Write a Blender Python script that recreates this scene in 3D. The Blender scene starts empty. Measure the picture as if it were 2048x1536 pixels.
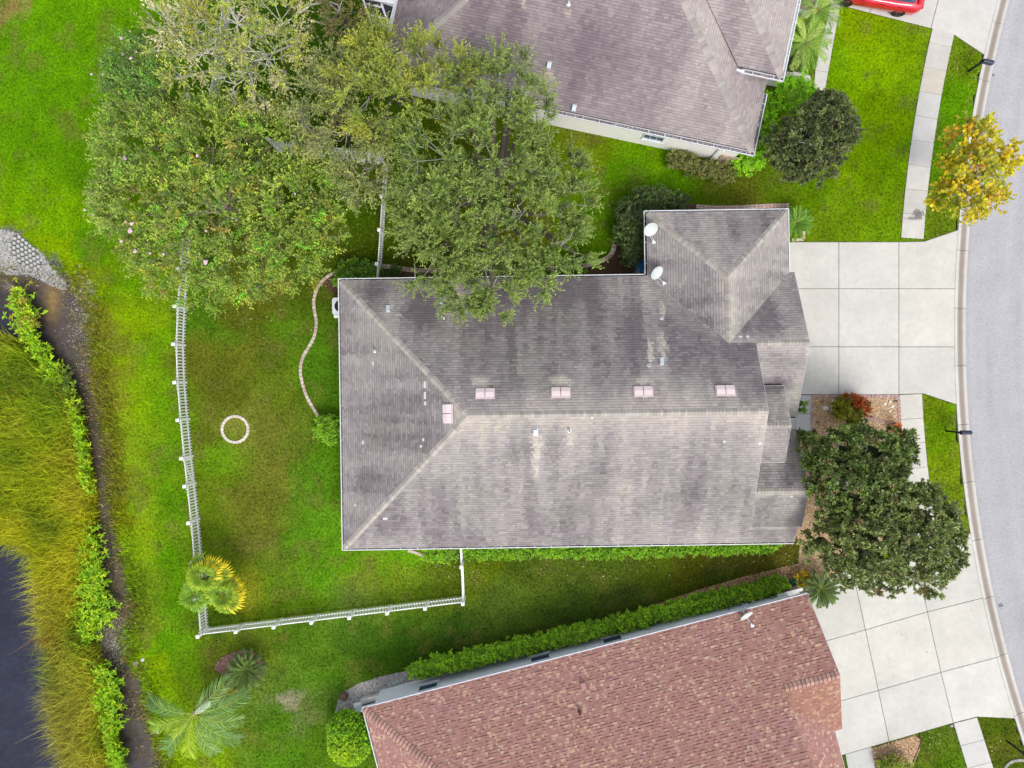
import bpy, math, random
import numpy as np
from mathutils import Matrix, Vector

# ------------------------------------------------------------------ camera, sky, sun, exposure
scene = bpy.context.scene
COL = scene.collection
CAM_H = 35.0          # height of the drone above the lawn (m)
FPX = 1365.0          # focal length in photograph pixels (2048 wide)
cam_d = bpy.data.cameras.new("camera")
cam_d.sensor_width = 36.0
cam_d.lens = 36.0 * FPX / 2048.0
cam_d.clip_start = 0.5
cam_d.clip_end = 1000.0
cam = bpy.data.objects.new("camera", cam_d)
cam.location = (0, 0, CAM_H)
COL.objects.link(cam)
scene.camera = cam

SUN_EL, SUN_AZ = math.radians(52), math.radians(158)      # azimuth measured from +Y towards +X
world = bpy.data.worlds.new("World")
scene.world = world
world.use_nodes = True
wn, wl = world.node_tree.nodes, world.node_tree.links
bg = wn["Background"]
sky = wn.new("ShaderNodeTexSky")
sky.sky_type = 'NISHITA'
sky.sun_disc = False
sky.sun_elevation = SUN_EL
sky.sun_rotation = SUN_AZ
sky.air_density = 1.0
sky.dust_density = 2.0
hsv = wn.new("ShaderNodeHueSaturation")
hsv.inputs["Saturation"].default_value = 0.28              # thin bright overcast: the sky is nearly white
wl.new(sky.outputs[0], hsv.inputs["Color"])
wl.new(hsv.outputs[0], bg.inputs[0])
bg.inputs[1].default_value = 0.15
sun_d = bpy.data.lights.new("sun", 'SUN')
sun_d.energy = 1.25
sun_d.angle = math.radians(22)
sun_d.color = (1.0, 0.95, 0.87)
sun = bpy.data.objects.new("sun", sun_d)
sv = Vector((math.cos(SUN_EL) * math.sin(SUN_AZ), math.cos(SUN_EL) * math.cos(SUN_AZ), math.sin(SUN_EL)))
sun.rotation_euler = sv.to_track_quat('Z', 'Y').to_euler()
sun.location = (0, 0, 60)
COL.objects.link(sun)
vs = scene.view_settings
vs.view_transform = 'Standard'
vs.look = 'None'
vs.gamma = 1.0
vs.use_curve_mapping = False
vs.exposure = 0.66

# ------------------------------------------------------------------ helpers
def P(u, v, z=0.0):
    """place in the scene of the photograph's pixel (u, v) on a surface at height z"""
    k = (CAM_H - z) / FPX
    return np.array([(u - 1024.0) * k, (768.0 - v) * k, z])

def PX(pts, z=0.0):
    return np.array([P(u, v, z) for u, v in pts])

def lin(c):
    c = np.asarray(c, float) / 255.0
    return np.where(c <= 0.04045, c / 12.92, ((c + 0.055) / 1.055) ** 2.4)

def norm(a):
    return a / np.maximum(np.linalg.norm(a, axis=-1, keepdims=True), 1e-9)

class MB:
    """collects faces; build() links them as one mesh object"""
    def __init__(s):
        s.V, s.C, s.L, s.T, s.n = [], [], [], [], 0
    def add(s, V, F, col=None):
        V = np.asarray(V, float).reshape(-1, 3)
        if isinstance(F, np.ndarray):
            s.L.append((F + s.n).ravel()); s.T.append(np.full(len(F), F.shape[1]))
        else:
            s.L.append(np.array([i + s.n for f in F for i in f], int)); s.T.append(np.array([len(f) for f in F], int))
        s.V.append(V)
        c = np.ones((len(V), 3)) if col is None else np.broadcast_to(np.asarray(col, float), (len(V), 3))
        s.C.append(c); s.n += len(V)
    def box(s, c, size, rot=0.0, col=None, M=None):
        hx, hy, hz = np.asarray(size, float) / 2
        v = np.array([[x, y, z] for z in (-hz, hz) for x, y in ((-hx, -hy), (hx, -hy), (hx, hy), (-hx, hy))])
        if M is not None: v = v @ np.asarray(M).T
        elif rot:
            cr, sr = math.cos(rot), math.sin(rot)
            v = np.stack([v[:, 0] * cr - v[:, 1] * sr, v[:, 0] * sr + v[:, 1] * cr, v[:, 2]], 1)
        s.add(v + np.asarray(c, float), [(3, 2, 1, 0), (4, 5, 6, 7), (0, 1, 5, 4), (1, 2, 6, 5), (2, 3, 7, 6), (3, 0, 4, 7)], col)
    def prism(s, poly, z0, z1, col=None):
        poly = np.asarray(poly, float)[:, :2]
        a = np.sum(poly[:, 0] * np.roll(poly[:, 1], -1) - np.roll(poly[:, 0], -1) * poly[:, 1])
        if a < 0: poly = poly[::-1]
        n = len(poly)
        V = np.concatenate([np.c_[poly, np.full(n, z0)], np.c_[poly, np.full(n, z1)]])
        F = [tuple(range(n, 2 * n)), tuple(range(n - 1, -1, -1))] + [(i, (i + 1) % n, n + (i + 1) % n, n + i) for i in range(n)]
        s.add(V, F, col)
    def tube(s, pts, rad, sides=5, col=None, cap=True):
        pts = np.asarray(pts, float); k = len(pts); rad = np.broadcast_to(rad, (k,))
        t = norm(np.gradient(pts, axis=0))
        ref = np.array([0.0, 0, 1.0]) if abs(t[0, 2]) < 0.9 else np.array([1.0, 0, 0])
        a = norm(np.cross(t, ref)); b = np.cross(t, a)
        an = np.arange(sides) * 2 * math.pi / sides
        V = (pts[:, None] + rad[:, None, None] * (a[:, None] * np.cos(an)[None, :, None] + b[:, None] * np.sin(an)[None, :, None])).reshape(-1, 3)
        F = [(i * sides + j, i * sides + (j + 1) % sides, (i + 1) * sides + (j + 1) % sides, (i + 1) * sides + j) for i in range(k - 1) for j in range(sides)]
        if cap: F += [tuple(range(sides - 1, -1, -1)), tuple(range((k - 1) * sides, k * sides))]
        s.add(V, F, col)
    def lathe(s, prof, c=(0, 0, 0), sides=20, col=None):
        """prof: (radius, z) list from bottom to top"""
        an = np.arange(sides) * 2 * math.pi / sides
        V = np.array([[r * math.cos(x), r * math.sin(x), z] for r, z in prof for x in an]) + np.asarray(c, float)
        k = len(prof)
        F = [(i * sides + j, i * sides + (j + 1) % sides, (i + 1) * sides + (j + 1) % sides, (i + 1) * sides + j) for i in range(k - 1) for j in range(sides)]
        F += [tuple(range(sides - 1, -1, -1)), tuple(range((k - 1) * sides, k * sides))]
        s.add(V, F, col)
    def mesh(s, name, mat, off=(0, 0, 0), smooth=False):
        V = np.concatenate(s.V) - np.asarray(off, float); L = np.concatenate(s.L); T = np.concatenate(s.T); C = np.concatenate(s.C)
        me = bpy.data.meshes.new(name)
        me.vertices.add(len(V)); me.vertices.foreach_set("co", V.astype(np.float32).ravel())
        me.loops.add(len(L)); me.loops.foreach_set("vertex_index", L.astype(np.int32))
        me.polygons.add(len(T)); me.polygons.foreach_set("loop_start", np.r_[0, np.cumsum(T)[:-1]].astype(np.int32))
        at = me.attributes.new("tint", 'FLOAT_COLOR', 'POINT')
        at.data.foreach_set("color", np.c_[C, np.ones(len(C))].astype(np.float32).ravel())
        me.update(calc_edges=True)
        (me.shade_smooth if smooth else me.shade_flat)()
        for m in (mat if isinstance(mat, (list, tuple)) else [mat]): me.materials.append(m)
        return me

def tag(o, label=None, cat=None, group=None, kind=None):
    for k, v in (("label", label), ("category", cat), ("group", group), ("kind", kind)):
        if v: o[k] = v
    return o

def obj(name, mb, mat, parent=None, off=(0, 0, 0), smooth=False, basis=None):
    me = mb.mesh(name, mat, off, smooth) if isinstance(mb, MB) else mb
    o = bpy.data.objects.new(name, me); COL.objects.link(o)
    if parent: o.parent = parent
    if basis is not None: o.matrix_basis = basis
    return o

class Thing:
    """an Empty at the base of a thing; part() takes world coordinates"""
    def __init__(s, name, label, cat, loc, group=None):
        s.L = np.asarray(loc, float)
        s.e = bpy.data.objects.new(name, None); s.e.empty_display_size = 0.2
        s.e.location = s.L; COL.objects.link(s.e); tag(s.e, label, cat, group)
    def part(s, name, mb, mat, parent=None, smooth=False, label=None, kind=None):
        o = obj(name, mb, mat, parent or s.e, s.L, smooth)
        return tag(o, label, kind=kind)
    def inst(s, name, me, M, parent=None):
        return obj(name, me, None, parent or s.e, basis=Matrix.Translation(-Vector(s.L)) @ M)

def single(name, mb, mat, label, cat, loc, group=None, smooth=False):
    o = obj(name, mb, mat, None, loc, smooth); o.location = loc
    return tag(o, label, cat, group)

def struct(name, mb, mat, smooth=False, parent=None):
    o = obj(name, mb, mat, parent, smooth=smooth)
    if not parent: o["kind"] = 'structure'
    return o

def copy_thing(root, loc, rz, label, scale=1.0):
    c = root.copy(); COL.objects.link(c); c.location = loc; c.rotation_euler = (0, 0, rz); c.scale = (scale,) * 3
    c["label"] = label
    def rec(a, b):
        for ch in a.children:
            d = ch.copy(); COL.objects.link(d); d.parent = b; rec(ch, d)
    rec(root, c)
    return c

def inside(pts, poly):
    x, y = pts[:, 0], pts[:, 1]; r = np.zeros(len(pts), bool); n = len(poly)
    for i in range(n):
        x0, y0 = poly[i][:2]; x1, y1 = poly[(i + 1) % n][:2]
        if y0 == y1: continue
        c = (y0 > y) != (y1 > y)
        r ^= c & (x < (x1 - x0) * (y - y0) / (y1 - y0) + x0)
    return r

def dist_line(pts, line, closed=False):
    d = np.full(len(pts), 1e9); n = len(line)
    for i in range(n if closed else n - 1):
        a, b = np.asarray(line[i][:2]), np.asarray(line[(i + 1) % n][:2])
        ab = b - a; t = np.clip(((pts[:, :2] - a) @ ab) / max(ab @ ab, 1e-9), 0, 1)
        d = np.minimum(d, np.linalg.norm(pts[:, :2] - (a + t[:, None] * ab), axis=1))
    return d

def vnoise(x, y, seed=0):
    """smooth value noise in 0..1"""
    xi, yi = np.floor(x).astype(np.int64), np.floor(y).astype(np.int64)
    fx, fy = x - xi, y - yi
    fx = fx * fx * (3 - 2 * fx); fy = fy * fy * (3 - 2 * fy)
    def h(a, b):
        n = (a * 374761393 + b * 668265263 + seed * 1442695041) & 0x7fffffff
        n = ((n ^ (n >> 13)) * 1274126177) & 0x7fffffff
        return ((n ^ (n >> 16)) & 0xffff) / 65535.0
    return (h(xi, yi) * (1 - fx) + h(xi + 1, yi) * fx) * (1 - fy) + (h(xi, yi + 1) * (1 - fx) + h(xi + 1, yi + 1) * fx) * fy

def fbm(x, y, seed=0, o=3):
    s = 0; a = 0.5; t = 0
    for i in range(o):
        s = s + a * vnoise(x * 2 ** i, y * 2 ** i, seed + i * 17); t += a; a *= 0.55
    return s / t

def scatter(poly, n, rng):
    poly = np.asarray(poly)[:, :2]; lo, hi = poly.min(0), poly.max(0); out = []
    got = 0
    while got < n:
        p = rng.uniform(lo, hi, (n * 2, 2)); p = p[inside(p, poly)]; out.append(p); got += len(p)
        if len(p) == 0: break
    return np.concatenate(out)[:n]

def smooth_line(pts, n=8):
    """Catmull-Rom through pts"""
    p = np.asarray(pts, float); p = np.vstack([2 * p[0] - p[1], p, 2 * p[-1] - p[-2]]); out = []
    for i in range(1, len(p) - 2):
        for t in np.arange(n) / n:
            a, b, c, d = p[i - 1], p[i], p[i + 1], p[i + 2]
            out.append(0.5 * ((2 * b) + (-a + c) * t + (2 * a - 5 * b + 4 * c - d) * t * t + (-a + 3 * b - 3 * c + d) * t ** 3))
    out.append(p[-2]); return np.array(out)

def resample(line, step):
    line = np.asarray(line, float); d = np.r_[0, np.cumsum(np.linalg.norm(np.diff(line, axis=0), axis=1))]
    n = max(1, int(round(d[-1] / step))); s = np.linspace(0, d[-1], n + 1)
    return np.stack([np.interp(s, d, line[:, k]) for k in range(line.shape[1])], 1)

# ------------------------------------------------------------------ materials
def M(name, color=(1, 1, 1), attr=True, var=0.15, scale=8.0, rough=0.8, bump=0.0, bscale=60.0, spec=0.3, trans=0.0,
      metal=0.0, objcol=False, var2=0.0, scale2=0.6, bdist=0.01, coat=0.0):
    m = bpy.data.materials.new(name); m.use_nodes = True
    nt = m.node_tree; N = nt.nodes; K = nt.links; b = N["Principled BSDF"]
    def mathn(op, a, c):
        n = N.new("ShaderNodeMath"); n.operation = op
        for i, q in enumerate((a, c)):
            if isinstance(q, (int, float)): n.inputs[i].default_value = q
            else: K.new(q, n.inputs[i])
        return n.outputs[0]
    geo = N.new("ShaderNodeNewGeometry")
    rgb = N.new("ShaderNodeRGB"); rgb.outputs[0].default_value = (*color, 1)
    c = rgb.outputs[0]
    def mul(a, q, val=False):
        n = N.new("ShaderNodeMix"); n.data_type = 'RGBA'; n.blend_type = 'MULTIPLY'; n.inputs[0].default_value = 1
        K.new(a, n.inputs[6]); K.new(q, n.inputs[7]); return n.outputs[2]
    if attr:
        a = N.new("ShaderNodeAttribute"); a.attribute_name = "tint"; c = mul(c, a.outputs["Color"])
    if objcol:
        a = N.new("ShaderNodeObjectInfo"); c = mul(c, a.outputs["Color"])
    for amt, sc in ((var, scale), (var2, scale2)):
        if amt > 0:
            t = N.new("ShaderNodeTexNoise"); t.inputs["Scale"].default_value = sc; t.inputs["Detail"].default_value = 5
            t.inputs["Roughness"].default_value = 0.65
            K.new(geo.outputs["Position"], t.inputs["Vector"])
            f = mathn('ADD', mathn('MULTIPLY', mathn('SUBTRACT', t.outputs["Fac"], 0.5), 4 * amt), 1.0)
            f = mathn('MAXIMUM', f, 0.05)
            cb = N.new("ShaderNodeCombineColor")
            for i in range(3): K.new(f, cb.inputs[i])
            c = mul(c, cb.outputs[0])
    K.new(c, b.inputs["Base Color"])
    b.inputs["Roughness"].default_value = rough
    b.inputs["Specular IOR Level"].default_value = spec
    b.inputs["Metallic"].default_value = metal
    if coat: b.inputs["Coat Weight"].default_value = coat
    if bump > 0:
        t = N.new("ShaderNodeTexNoise"); t.inputs["Scale"].default_value = bscale; t.inputs["Detail"].default_value = 4
        K.new(geo.outputs["Position"], t.inputs["Vector"])
        bn = N.new("ShaderNodeBump"); bn.inputs["Strength"].default_value = bump; bn.inputs["Distance"].default_value = bdist
        K.new(t.outputs["Fac"], bn.inputs["Height"]); K.new(bn.outputs[0], b.inputs["Normal"])
    if trans > 0:
        tr = N.new("ShaderNodeBsdfTranslucent"); K.new(c, tr.inputs[0])
        mx = N.new("ShaderNodeMixShader"); mx.inputs[0].default_value = trans
        K.new(b.outputs[0], mx.inputs[1]); K.new(tr.outputs[0], mx.inputs[2])
        K.new(mx.outputs[0], N["Material Output"].inputs[0])
    return m

MAT = dict(
    lawn=M("lawn", var=0.55, scale=8, var2=0.10, scale2=1.3, rough=0.95, bump=0.6, bscale=45, bdist=0.03, spec=0.03),
    blade=M("grass_blade", var=0.48, scale=8, rough=0.8, spec=0.08, trans=0.2),
    concrete=M("concrete", var=0.07, scale=3.5, var2=0.10, scale2=0.6, rough=0.9, bump=0.15, bscale=140, bdist=0.004),
    joint=M("joint_soil", (0.07, 0.06, 0.055), attr=False, var=0.3, scale=12, rough=1),
    old_concrete=M("old_concrete", var=0.10, scale=1.6, var2=0.10, scale2=0.7, rough=0.95, bump=0.2, bscale=120, bdist=0.004),
    asphalt=M("asphalt", var=0.22, scale=15, var2=0.08, scale2=0.7, rough=0.92, bump=0.5, bscale=90, bdist=0.01),
    stucco_w=M("white_stucco", (0.87, 0.86, 0.81), attr=False, var=0.05, scale=3, rough=0.95, bump=0.3, bscale=60),
    stucco_b=M("blue_grey_stucco", (0.76, 0.80, 0.89), attr=False, var=0.04, scale=3, rough=0.95, bump=0.25, bscale=60),
    vinyl=M("white_vinyl", (0.92, 0.925, 0.93), attr=False, var=0.03, scale=4, rough=0.5),
    white_metal=M("white_metal", (0.74, 0.76, 0.79), attr=False, var=0.05, scale=6, rough=0.45),
    shingle=M("shingle_granules", var=0.10, scale=24, rough=0.95, bump=0.25, bscale=150, bdist=0.004, spec=0.15),
    shingle_obj=M("shingle_granules_single", attr=True, objcol=True, var=0.10, scale=24, rough=0.95, bump=0.25, bscale=150, bdist=0.004, spec=0.15),
    deck=M("roof_underlay", (0.06, 0.052, 0.052), attr=False, var=0.2, scale=8, rough=1),
    pinkvent=M("weathered_vent_metal", (0.72, 0.60, 0.62), attr=False, var=0.08, scale=9, rough=0.45),
    galv=M("galvanised_metal", (0.55, 0.62, 0.68), attr=False, var=0.1, scale=9, rough=0.4, metal=0.3),
    dark=M("dark_opening", (0.02, 0.02, 0.025), attr=False, var=0.1, rough=0.8),
    glass=M("window_glass", (0.05, 0.09, 0.16), attr=False, var=0.05, rough=0.08, spec=0.6),
    leaf=M("leaf", (2.05, 2.05, 1.8), var=0.08, scale=5, rough=0.5, spec=0.32, trans=0.18),
    gloss_leaf=M("glossy_leaf", (1.75, 1.8, 1.6), var=0.08, scale=5, rough=0.38, spec=0.45, trans=0.16),
    bark=M("bark", var=0.25, scale=14, rough=0.95, bump=0.4, bscale=30, bdist=0.02),
    stone=M("stone", var=0.15, scale=18, rough=0.95, bump=0.3, bscale=60),
    mulch=M("mulch", var=0.35, scale=16, rough=1, bump=0.8, bscale=40, bdist=0.03),
    water=M("pond_water", var=0.30, scale=4.0, var2=0.40, scale2=0.35, rough=0.05, spec=0.32, bump=0.12, bscale=5, bdist=0.03),
    paint=M("car_paint", (0.60, 0.004, 0.035), attr=False, var=0.0, rough=0.28, coat=1.0, spec=0.5),
    rubber=M("rubber", (0.016, 0.016, 0.018), attr=False, var=0.1, rough=0.85),
    alloy=M("alloy", (0.10, 0.10, 0.11), attr=False, var=0.05, rough=0.35, metal=0.7),
    blackmetal=M("black_metal", (0.012, 0.013, 0.016), attr=False, var=0.1, rough=0.5),
    navy=M("blue_black_metal", (0.03, 0.042, 0.075), attr=False, var=0.08, rough=0.4),
    blue=M("blue_plastic", (0.03, 0.24, 0.68), attr=False, var=0.05, rough=0.45),
    green=M("green_plastic", (0.01, 0.20, 0.09), attr=False, var=0.1, rough=0.5),
    dish=M("dish_enamel", (0.56, 0.60, 0.58), attr=False, var=0.06, scale=4, rough=0.4),
    petal=M("petal", (0.85, 0.62, 0.74), attr=False, var=0.1, scale=20, rough=0.7, trans=0.2),
    plain=M("painted", var=0.08, scale=6, rough=0.6),
)

# ------------------------------------------------------------------ layout curves shared by road, kerb, pavements
RC = np.array([(4458 - 1024) * 35 / 1365, (768 - 660) * 35 / 1365])    # centre of the street's curve
RR = 2550 * 35 / 1365                                                   # radius of the kerb's lawn edge
def arc(v, off=0.0, z=0.0):
    """point of the street curve at photograph row v; off metres away from the road"""
    y = (768 - v) * 35 / 1365
    a = math.asin((y - RC[1]) / RR)
    r = RR + off
    return np.array([RC[0] - r * math.cos(a), RC[1] + r * math.sin(a), z])
def arc_u(v): return 4458 - math.sqrt(2550 ** 2 - (v - 660) ** 2)

# ------------------------------------------------------------------ ground
rng = np.random.default_rng(7)
WATER_Z = -0.45
SHORE = smooth_line(PX([(-260, 430), (-90, 468), (0, 540), (60, 548), (112, 572), (140, 578), (158, 600), (168, 640), (176, 690), (184, 760), (196, 830), (208, 900), (213, 970),
            (222, 1040), (238, 1110), (252, 1180), (262, 1225), (240, 1262), (242, 1300), (262, 1340), (282, 1370), (286, 1420), (302, 1475),
            (322, 1540), (350, 1640), (380, 1800), (400, 2000)], WATER_Z), 4)
POND = np.vstack([SHORE, PX([(-1500, 2000), (-1500, 430)], WATER_Z)])
# grass colours seen in each part of the plot: (u, v, r, g, b)
LAWN = np.array([
    (40, 130, 100, 165, 12), (150, 60, 108, 172, 10), (230, 150, 104, 166, 12), (60, 300, 100, 160, 10), (160, 330, 96, 158, 10),
    (40, 400, 118, 176, 8), (130, 430, 122, 178, 6), (120, 500, 140, 182, 6), (20, 440, 128, 172, 10), (190, 480, 100, 162, 12),
    (165, 545, 150, 150, 14), (185, 600, 150, 140, 42), (205, 560, 120, 160, 10), (250, 560, 110, 165, 12), (260, 640, 140, 182, 10), (230, 700, 132, 165, 18),
    (205, 660, 150, 140, 42), (212, 740, 150, 140, 42), (222, 810, 150, 140, 42), (232, 900, 150, 140, 42), (240, 970, 150, 140, 42),
    (250, 1030, 158, 150, 28), (300, 700, 120, 175, 14), (280, 800, 138, 185, 16), (330, 800, 108, 165, 15), (270, 900, 140, 180, 30), (340, 900, 100, 158, 16),
    (290, 1000, 138, 180, 30), (350, 1000, 100, 158, 18), (280, 1100, 142, 185, 24), (340, 1120, 102, 165, 14), (290, 1180, 120, 160, 34), (360, 1200, 92, 155, 14),
    (290, 1250, 128, 160, 40), (340, 1290, 104, 168, 14), (380, 1340, 112, 160, 24), (300, 1360, 130, 178, 14), (300, 1330, 140, 180, 12),
    (450, 1300, 112, 142, 34), (420, 1500, 150, 180, 20), (340, 1520, 150, 172, 24), (500, 1500, 108, 150, 40), (560, 1440, 84, 138, 24), (590, 1380, 90, 140, 28),
    (560, 1510, 80, 150, 30), (620, 1500, 92, 140, 28), (640, 1300, 92, 135, 34), (600, 1270, 86, 130, 30), (520, 1290, 110, 140, 40), (700, 1270, 78, 122, 34), (760, 1280, 66, 124, 30),
    (660, 1360, 84, 138, 30), (820, 1280, 60, 112, 28), (900, 1260, 66, 108, 34), (1000, 1220, 90, 120, 44), (960, 1130, 116, 130, 24), (1060, 1150, 104, 122, 38), (1200, 1150, 98, 116, 36),
    (1150, 1220, 74, 104, 38), (1300, 1130, 106, 118, 30), (1400, 1130, 112, 112, 30), (1500, 1115, 118, 108, 40), (1450, 1160, 88, 98, 34), (1560, 1120, 112, 100, 36), (1250, 1190, 82, 104, 42),
    (560, 1180, 96, 138, 30), (640, 1160, 92, 150, 26), (720, 1150, 116, 148, 44), (800, 1150, 112, 140, 38), (880, 1150, 112, 128, 36), (700, 1200, 122, 142, 60), (600, 1210, 98, 140, 28), (500, 1230, 92, 128, 28),
    (800, 1125, 98, 158, 20), (700, 1120, 84, 160, 22), (560, 1130, 108, 128, 40), (480, 1190, 150, 140, 42), (520, 1070, 122, 122, 46), (600, 1090, 72, 140, 28), (640, 1060, 74, 148, 30), (500, 1000, 124, 124, 46),
    (430, 1070, 108, 140, 32), (420, 980, 108, 138, 30), (440, 920, 102, 148, 26), (560, 940, 128, 122, 50), (540, 860, 126, 120, 50), (620, 950, 84, 144, 30), (600, 880, 112, 126, 42), (650, 900, 62, 132, 22),
    (470, 858, 142, 136, 62), (420, 860, 112, 120, 36), (440, 780, 108, 112, 34), (480, 710, 122, 118, 40), (400, 720, 116, 116, 38), (560, 780, 100, 126, 34), (540, 700, 104, 122, 32), (450, 660, 86, 130, 30),
    (520, 620, 112, 116, 34), (400, 640, 74, 124, 26), (560, 660, 92, 136, 30), (600, 600, 90, 112, 26), (620, 560, 96, 110, 28), (520, 590, 122, 112, 36), (470, 640, 108, 112, 34), (640, 680, 64, 128, 26), (650, 780, 60, 126, 26), (640, 740, 66, 130, 26),
    (700, 460, 78, 118, 14), (700, 520, 100, 112, 26), (740, 480, 84, 112, 18), (620, 150, 60, 110, 22), (580, 120, 62, 112, 22), (840, 540, 96, 104, 30), (1000, 470, 110, 110, 26), (1020, 500, 112, 112, 24),
    (1200, 320, 118, 150, 14), (1180, 290, 128, 140, 24), (1260, 330, 96, 158, 10), (1300, 310, 112, 166, 10), (1350, 360, 92, 150, 12), (1240, 400, 84, 136, 14), (1200, 450, 86, 132, 14), (1400, 390, 92, 132, 18), (1220, 360, 86, 146, 10),
    (1440, 380, 122, 132, 36), (1480, 390, 128, 128, 40), (1560, 390, 112, 138, 20), (1640, 380, 104, 152, 12), (1700, 330, 132, 180, 8), (1760, 250, 136, 184, 6), (1700, 200, 134, 186, 6), (1760, 120, 136, 186, 6), (1720, 60, 140, 180, 6), (1830, 60, 142, 174, 10),
    (1780, 330, 126, 178, 8), (1700, 420, 116, 160, 18), (1770, 430, 116, 162, 14), (1650, 450, 118, 156, 24), (1790, 470, 112, 156, 18), (1660, 100, 120, 178, 8), (1600, 120, 92, 140, 12),
    (1920, 90, 124, 152, 26), (1920, 120, 132, 150, 38), (1940, 130, 110, 150, 18), (1900, 200, 96, 156, 8), (1880, 280, 84, 146, 12), (1870, 380, 86, 148, 10), (1870, 460, 110, 140, 30), (1900, 440, 112, 146, 26),
    (1870, 810, 122, 160, 22), (1890, 850, 112, 160, 18), (1880, 920, 122, 156, 20), (1910, 960, 132, 166, 28), (1900, 1000, 122, 158, 26), (1920, 1040, 116, 148, 24), (1740, 850, 112, 128, 26),
    (1860, 1480, 112, 134, 40), (1830, 1530, 100, 130, 34), (1890, 1530, 90, 140, 20), (1980, 1470, 92, 124, 26), (1990, 1500, 116, 116, 40), (2010, 1530, 88, 116, 26), (1870, 1510, 120, 130, 44),
    (585, 1405, 150, 140, 96), (440, 1310, 128, 130, 48), (432, 1240, 84, 120, 28)], float)
_yard = (LAWN[:, 0] > 370) & (LAWN[:, 0] < 930) & (LAWN[:, 1] > 560) & (LAWN[:, 1] < 1250)
LAWN[_yard, 2:4] *= 1.07
_LX = PX(LAWN[:, :2])[:, :2]
_lr = np.maximum(LAWN[:, 2], LAWN[:, 3] * 0.62); _or = LAWN[:, 2] > LAWN[:, 3]      # tame pure greens and rusts
_dry = LAWN[:, 2] > LAWN[:, 3] * .8
_LC = lin(np.c_[np.where(_dry, _lr * .90, _lr), np.where(_or, LAWN[:, 3] * 1.04, LAWN[:, 3]), LAWN[:, 4] * 1.15])
GRASS_GAIN = np.array([0.74, 0.66, 0.46])

def lawn_tint(xy):
    """base colour of the turf at xy: kinds of grass, dry patches, bare soil"""
    out = np.zeros((len(xy), 3))
    wx = (fbm(xy[:, 0] * 0.9, xy[:, 1] * 0.9, 3) - 0.5) * 1.6; wy = (fbm(xy[:, 0] * 0.9, xy[:, 1] * 0.9, 9) - 0.5) * 1.6
    q = xy + np.c_[wx, wy] + np.c_[fbm(xy[:, 0] * 4, xy[:, 1] * 4, 13, 2) - .5, fbm(xy[:, 0] * 4, xy[:, 1] * 4, 19, 2) - .5] * .9
    for s in range(0, len(xy), 20000):
        d2 = ((q[s:s + 20000, None] - _LX[None]) ** 2).sum(2)
        w = 1 / (d2 + 0.10) ** 1.9
        out[s:s + 20000] = (w @ _LC) / w.sum(1, keepdims=True)
    out *= GRASS_GAIN
    out = out * (1 + .35 * (fbm(xy[:, 0] * .55, xy[:, 1] * .55, 61, 4) - .5))[:, None]
    def patch(poly, col, soft):
        nonlocal out
        d = dist_line(q, poly, True); ins = inside(q, poly)
        k = np.clip(0.5 + np.where(ins, d, -d) / (2 * soft), 0, 1)[:, None]
        out = out * (1 - k) + np.asarray(col) * k
    patch(PX([(-120, 120), (0, 66), (30, 40), (62, -10), (140, -140), (60, -140), (10, -10), (-10, 20), (-120, 70)])[:, :2], (0.24, 0.19, 0.055), 0.25)
    f = fbm(xy[:, 0] * 1.7, xy[:, 1] * 1.7, 21, 4)
    out *= (0.72 + 0.56 * f)[:, None]
    dry = np.clip((fbm(xy[:, 0] * 1.1, xy[:, 1] * 1.1, 33, 4) - 0.60) * 4, 0, 0.45)[:, None]
    out = out * (1 - dry) + np.array([0.15, 0.15, 0.03]) * dry
    patch(PX([(-60, 450), (20, 460), (46, 470), (66, 486), (92, 508), (112, 540), (128, 566), (126, 584), (100, 574), (74, 562), (40, 554), (0, 551), (-60, 545)], -.2)[:, :2], (.13, .125, .12), .15)
    patch(PX([(560, 1400), (585, 1388), (602, 1396), (600, 1414), (572, 1418)])[:, :2], (.34, .31, .21), .35)
    return out

def pond_sd(xy):
    d = dist_line(xy, POND, True)
    return np.where(inside(xy, POND), d, -d)

def road_r(xy): return np.hypot(xy[:, 0] - RC[0], xy[:, 1] - RC[1])

_fine = np.arange(-34, 34.01, 0.22); _far = np.array([37, 41, 46, 52, 60, 70, 85, 105, 130, 165, 210, 270, 350.])
GX = np.r_[-_far[::-1], _fine, _far]; _fy = np.arange(-27, 27.01, 0.22); GY = np.r_[-_far[::-1][:-1], -30, _fy, 30, _far[1:]]
gx, gy = np.meshgrid(GX, GY); gxy = np.c_[gx.ravel(), gy.ravel()]
sd = pond_sd(gxy)
gz = np.where(sd > 0, np.maximum(WATER_Z - 0.30 * sd, -1.4), 0)
t_ = np.clip(1 + sd / 1.5, 0, 1)
gz = np.where(sd <= 0, WATER_Z * t_ * t_ * (3 - 2 * t_), gz)
gr = road_r(gxy)
gz = np.where((gr < RR - 0.06) & (gr > RR - 8.4), -0.4, gz)
gc = lawn_tint(gxy)
mud = np.array([0.075, 0.055, 0.042]); km = np.clip((sd + 0.25) / 0.35, 0, 1)[:, None]
gc = gc * (1 - km) + mud * km
nxg, nyg = len(GX), len(GY)
ii = (np.arange(nyg - 1)[:, None] * nxg + np.arange(nxg - 1)[None]).ravel()
g = MB(); g.add(np.c_[gxy, gz], np.stack([ii, ii + 1, ii + nxg + 1, ii + nxg], 1), gc)
struct('lawn', g, MAT['lawn'], smooth=True)

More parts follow.
